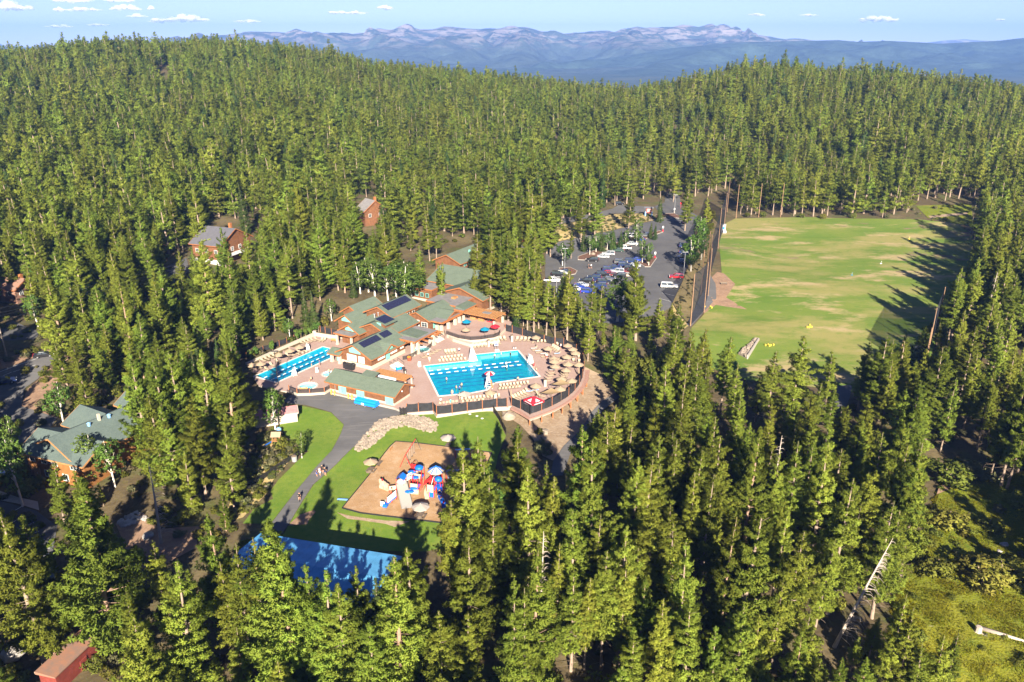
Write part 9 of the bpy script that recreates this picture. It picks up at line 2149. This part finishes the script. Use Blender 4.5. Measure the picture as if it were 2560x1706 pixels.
# ---- shrubs, single bushes, snags, logs
def shrubs():
    L = []
    def add(r, x, y, h, v=0, w=1.0): w *= 1.7 if r == 11 and x > 1700 else 1.0; p = GT(r, x, y); L.append((p, h, v, w))
    for r, x, y, h, v, w in ((11, 1880, 540, 3.0, 0, 1.1), (11, 2140, 550, 2.0, 1, 1), (11, 1800, 830, 2.8, 0, 1), (11, 2100, 880, 3.4, 1, 1.1), (11, 2240, 860, 3.0, 1, 1.2), (11, 2060, 800, 2.4, 1, 1), (11, 2320, 400, 2.4, 0, 1), (11, 1860, 260, 4.0, 0, 1), (11, 2060, 220, 3.2, 2, 1), (11, 1390, 240, 4.5, 0, 1.2), (11, 1330, 160, 3.5, 1, 1.2), (11, 1540, 160, 3.5, 1, 1.2),
                             (14, 1450, 640, 5.5, 1, 1.0), (14, 1480, 340, 8.5, 0, .9), (14, 500, 960, 3.2, 2, 1), (14, 1350, 560, 3, 1, 1), (14, 1600, 330, 4, 1, 1), (14, 440, 760, 1.2, 1, 1.3),
                             (6, 660, 640, 2.2, 2, 1.2), (6, 560, 800, 1.8, 2, 1.2), (6, 450, 920, 1.8, 1, 1.2), (6, 360, 1060, 2.0, 1, 1.2), (6, 740, 720, 2.2, 1, 1), (6, 620, 900, 1.5, 2, 1.2), (6, 250, 1180, 1.6, 1, 1.3), (6, 200, 1000, 1.8, 1, 1.2), (6, 690, 820, 1.4, 2, 1.3), (6, 120, 1300, 1.8, 1, 1.2), (6, 330, 1330, 1.4, 2, 1.2), (6, 480, 1010, 1.4, 2, 1.2),
                             (5, 1100, 700, 2.4, 0, 1.2), (5, 900, 700, 2.2, 1, 1.2), (5, 620, 760, 1.8, 1, 1.3), (5, 480, 740, 1.4, 2, 1.3), (5, 1300, 600, 2.2, 0, 1.2), (5, 700, 560, 2.2, 2, 1), (5, 240, 1500, 2.4, 0, 1.2), (5, 90, 1560, 2.0, 0, 1.1), (9, 180, 160, 2.6, 0, 1.3), (9, 280, 120, 2.2, 0, 1.1), (5, 100, 190, 1.4, 2, 1.3), (5, 300, 150, 1.4, 2, 1.3), (5, 400, 100, 1.4, 1, 1.3),
                             (1, 620, 640, 2.6, 0, 1), (1, 380, 920, 1.6, 2, 1.1), (1, 170, 800, 1.6, 1, 1.2), (1, 730, 770, 1.6, 0, 1.1), (1, 1130, 560, 2.4, 1, 1), (1, 240, 960, 1.8, 0, .9),
                             (4, 1180, 300, 1.8, 1, 1.4), (4, 1000, 330, 1.5, 2, 1.2), (4, 800, 390, 1.5, 1, 1.3), (4, 500, 440, 1.5, 1, 1.3), (4, 2140, 290, 3.5, 0, 1.1), (4, 270, 520, 2.0, 0, 1), (8, 1000, 285, 2.2, 0, 1.3), (8, 1200, 280, 2.2, 1, 1.3), (8, 600, 270, 2.2, 0, 1.3), (8, 500, 275, 2.0, 0, 1.2), (8, 1420, 280, 1.8, 2, 1.3), (8, 860, 280, 2.0, 0, 1.2),
                             (9, 700, 1450, 1.8, 1, 1.3), (9, 260, 1250, 1.8, 1, 1.3), (9, 360, 1100, 2.0, 0, 1.3), (9, 100, 1500, 1.6, 0, 1.2), (9, 820, 1500, 1.4, 1, 1.3), (9, 1350, 350, 1.5, 1, 1.3), (9, 1440, 300, 1.6, 1, 1.3), (9, 180, 1530, 1.2, 1, 1.1)): add(r, x, y, h, v, w)
    M2 = {'the garden shed': GT(6, 830, 440), 'the yard playset': GT(6, 690, 690), 'the timber building': GT(5, 700, 1300), 'the red shed': GT(9, 420, 1500), 'the stump in the meadow': GT(11, 2070, 1190), 'the meadow trail': GT(11, 1900, 260), 'the trail bend': GT(14, 1250, 360), 'the lap pool wall': P(1, 560, 890, 0), 'the entrance sign': GT(4, 1440, 280), 'the far net poles': GT(8, 575, 275), 'the utility pole': GT(12, 52, 1415), 'the roadside bend': GT(5, 560, 270)}
    M2 = {k: (v[0], v[1]) for k, v in M2.items()}
    ds = [('green rounded bush', 'yellow green bush', 'grey green bush')[v] for p, h, v, w in L]
    labs = name_by_marks([(p.x, p.y, d) for (p, h, v, w), d in zip(L, ds)], M2, 'bush')
    for (p, h, v, w), lab in zip(L, labs):
        sm, fm, H0 = MESH[('shrub', v)]; s = h / H0
        o = thing('bush', lab, 'bush', p, 'bushes', random.uniform(0, 6.28)); o.scale = (s * w, s * w, s)
        for nm, m in (('stem', sm), ('foliage', fm)): c = bpy.data.objects.new(nm, m); COL.objects.link(c); c.parent = o
    cols = [GT(1, *q) for q in ((300, 935), (225, 985), (500, 880), (800, 745), (790, 700), (845, 720), (905, 700), (960, 690), (920, 640), (1060, 640), (1020, 640))]
    labs = name_by_marks([(p.x, p.y, 'narrow upright shrub') for p in cols], {'the far wall corner': P(1, 1015, 684, 0)[:2], 'the near wall end': P(1, 175, 1062, 0)[:2]}, 'one')
    for p, lab in zip(cols, labs):
        sm, fm, H0 = MESH[('column', 0)]
        o = thing('columnar_shrub', lab, 'shrub', p, 'upright shrubs behind the lap pool wall', random.uniform(0, 6.28)); s = random.uniform(.75, 1.1); o.scale = (s, s, s)
        for nm, m in (('stem', sm), ('foliage', fm)): c = bpy.data.objects.new(nm, m); COL.objects.link(c); c.parent = o
    # ground cover in the forest clearings: one scattered mass
    fr = np.random.default_rng(21); pts = []
    def fill(poly, n, s0, s1, kinds):
        xs = [p[0] for p in poly]; ys = [p[1] for p in poly]; x = fr.uniform(min(xs), max(xs), n * 3); y = fr.uniform(min(ys), max(ys), n * 3)
        ok = inpoly(x, y, poly); x, y = x[ok][:n], y[ok][:n]
        for a, b in zip(x, y): pts.append((a, b, float(fr.uniform(s0, s1)), int(fr.choice(kinds))))
    fill(mpoly([(6, 470, 560), (6, 680, 500), (6, 960, 760), (6, 820, 870), (6, 640, 1080), (6, 560, 1240), (6, 300, 1500), (6, 60, 1568), (6, 150, 1350), (6, 330, 1000), (6, 450, 760)]), 260, .15, .42, [1, 2])
    fill(mpoly([(4, 290, 590), (4, 20, 520), (4, 250, 410), (4, 540, 360), (4, 1030, 255), (4, 1360, 245), (4, 1660, 280), (4, 1420, 335), (4, 1100, 412), (4, 640, 512)]), 350, .12, .4, [1, 2, 2])
    fill(mpoly([(4, 1690, 1300), (4, 1900, 800), (4, 2060, 560), (4, 2160, 560), (4, 2060, 900), (4, 1890, 1500)]), 120, .12, .3, [2])
    fill([(-110, 70), (110, 70), (150, 200), (60, 150), (-20, 75), (-45, 110), (-70, 200), (-160, 220)], 900, .15, .7, [0, 1, 1, 2])
    fill([(-220, 200), (-70, 200), (-40, 260), (20, 300), (0, 420), (-260, 420)], 500, .2, .8, [0, 1, 2])
    fill([(75, 120), (180, 150), (260, 380), (190, 380), (140, 200), (75, 165)], 300, .2, .7, [0, 1, 2])
    fill(MEADOW, 1500, .5, .9, [3])
    A = np.array(pts)
    bad = np.zeros(len(A), bool)
    for poly in (DECK, LOT, APRON, LAWN, PLAY, RANGE): bad |= inpoly(A[:, 0], A[:, 1], poly)
    A = A[~bad]
    me = bpy.data.meshes.new('undergrowth'); me.from_pydata(np.stack([A[:, 0], A[:, 1], hgt(A[:, 0], A[:, 1])], 1).tolist(), [], [])
    at = me.attributes.new('pick', 'INT', 'POINT'); at.data.foreach_set('value', A[:, 3].astype(int).tolist())
    at = me.attributes.new('size', 'FLOAT_VECTOR', 'POINT'); at.data.foreach_set('vector', np.stack([A[:, 2] * 1.3, A[:, 2] * 1.3, A[:, 2]], 1).astype(np.float32).ravel())
    at = me.attributes.new('turn', 'FLOAT_VECTOR', 'POINT'); at.data.foreach_set('vector', np.stack([A[:, 2] * 0, A[:, 2] * 0, A[:, 2] * 37 % 6.28], 1).astype(np.float32).ravel())
    o = bpy.data.objects.new('undergrowth', me); COL.objects.link(o); o['kind'] = 'stuff'
    cc = np.stack([fr.uniform(-1, 1, 60), fr.uniform(-1, 1, 60), np.full(60, .02)], 1)
    gv, gn, gt = foliage_mesh(cc, np.tile([0, 0, 1.0], (60, 1)), np.full(60, .5), 5, .12, 4, cc - [0, 0, 1], .4)
    instancer(o, [bpy.data.objects.new('undergrowth_bush', MESH[('shrub', j)][1]) for j in range(3)] + [bpy.data.objects.new('grass_clump', mesh_from('grass_clump', [(gv, None, gn, gt, 0)], ['meadowgrass']))])
shrubs()
def dead_wood():
    tv, tf = snag(77, 19, 95, 1.2, .75)
    me = mesh_from('trunk', [(tv, tf, None, None, 0)], ['deadwood'], False)
    b = GT(11, 1190, 1270); tx, ty = V(11, 1405, 575)
    o = bpy.data.objects.new('dead_tree', me); COL.objects.link(o); o.location = b; o.rotation_euler = (0, math.radians(15), math.radians(0))
    tag(o, 'leaning bare dead tree with curved white branches at the meadow edge', 'dead tree')
    tv, tf = snag(79, 15, 55); me = mesh_from('trunk', [(tv, tf, None, None, 0)], ['deadwood'], False)
    for (r, x, y), h, lab in (((10, 1625, 440), 1.15, 'tall bare dead trunk among the pines right of the playground'), ((9, 1075, -60), 1.0, 'dead tree with bare hanging twigs above the shaded creek'), ((8, 2160, 640), 1.2, 'bare grey snag in the woods right of the driving range'), ((11, 870, -20), 1.2, 'grey half dead trunk between the pines above the meadow')):
        gx, gy, z = place_from_top(r, x, y, 15 * h); o = bpy.data.objects.new('dead_tree', me); COL.objects.link(o); o.location = (gx, gy, z); o.scale = (1, 1, h); o.rotation_euler.z = random.uniform(0, 6)
        tag(o, lab, 'dead tree')
    for a, b_, r0, r1, lab in (((11, 2095, 1170), (11, 2420, 1265), .38, .22, 'bleached fallen log lying in the meadow'), ((11, 1770, 1150), (11, 1970, 1158), .16, .1, 'thin fallen trunk at the shady meadow edge')):
        p, q = GT(*a), GT(*b_); p.z += r0; q.z += r1
        tag(MB().tube(p, q, r0, r1, 9).build('fallen_log', 'deadwood', smooth=True), lab, 'log')
    p = GT(11, 2068, 1185); mb = MB(); mb.lathe([(.75, -.2), (.5, .4), (.45, 1.2), (.3, 1.25)], (p.x, p.y, p.z), 9)
    for k in range(6):
        a = k * 1.05; mb.tube((p.x, p.y, p.z + .3), (p.x + 1.1 * math.cos(a), p.y + 1.1 * math.sin(a), p.z + random.uniform(-.1, .4)), .16, .05, 5)
    tag(mb.build('stump', 'deadwood'), 'splintered stump beside the bleached log', 'stump')
dead_wood()
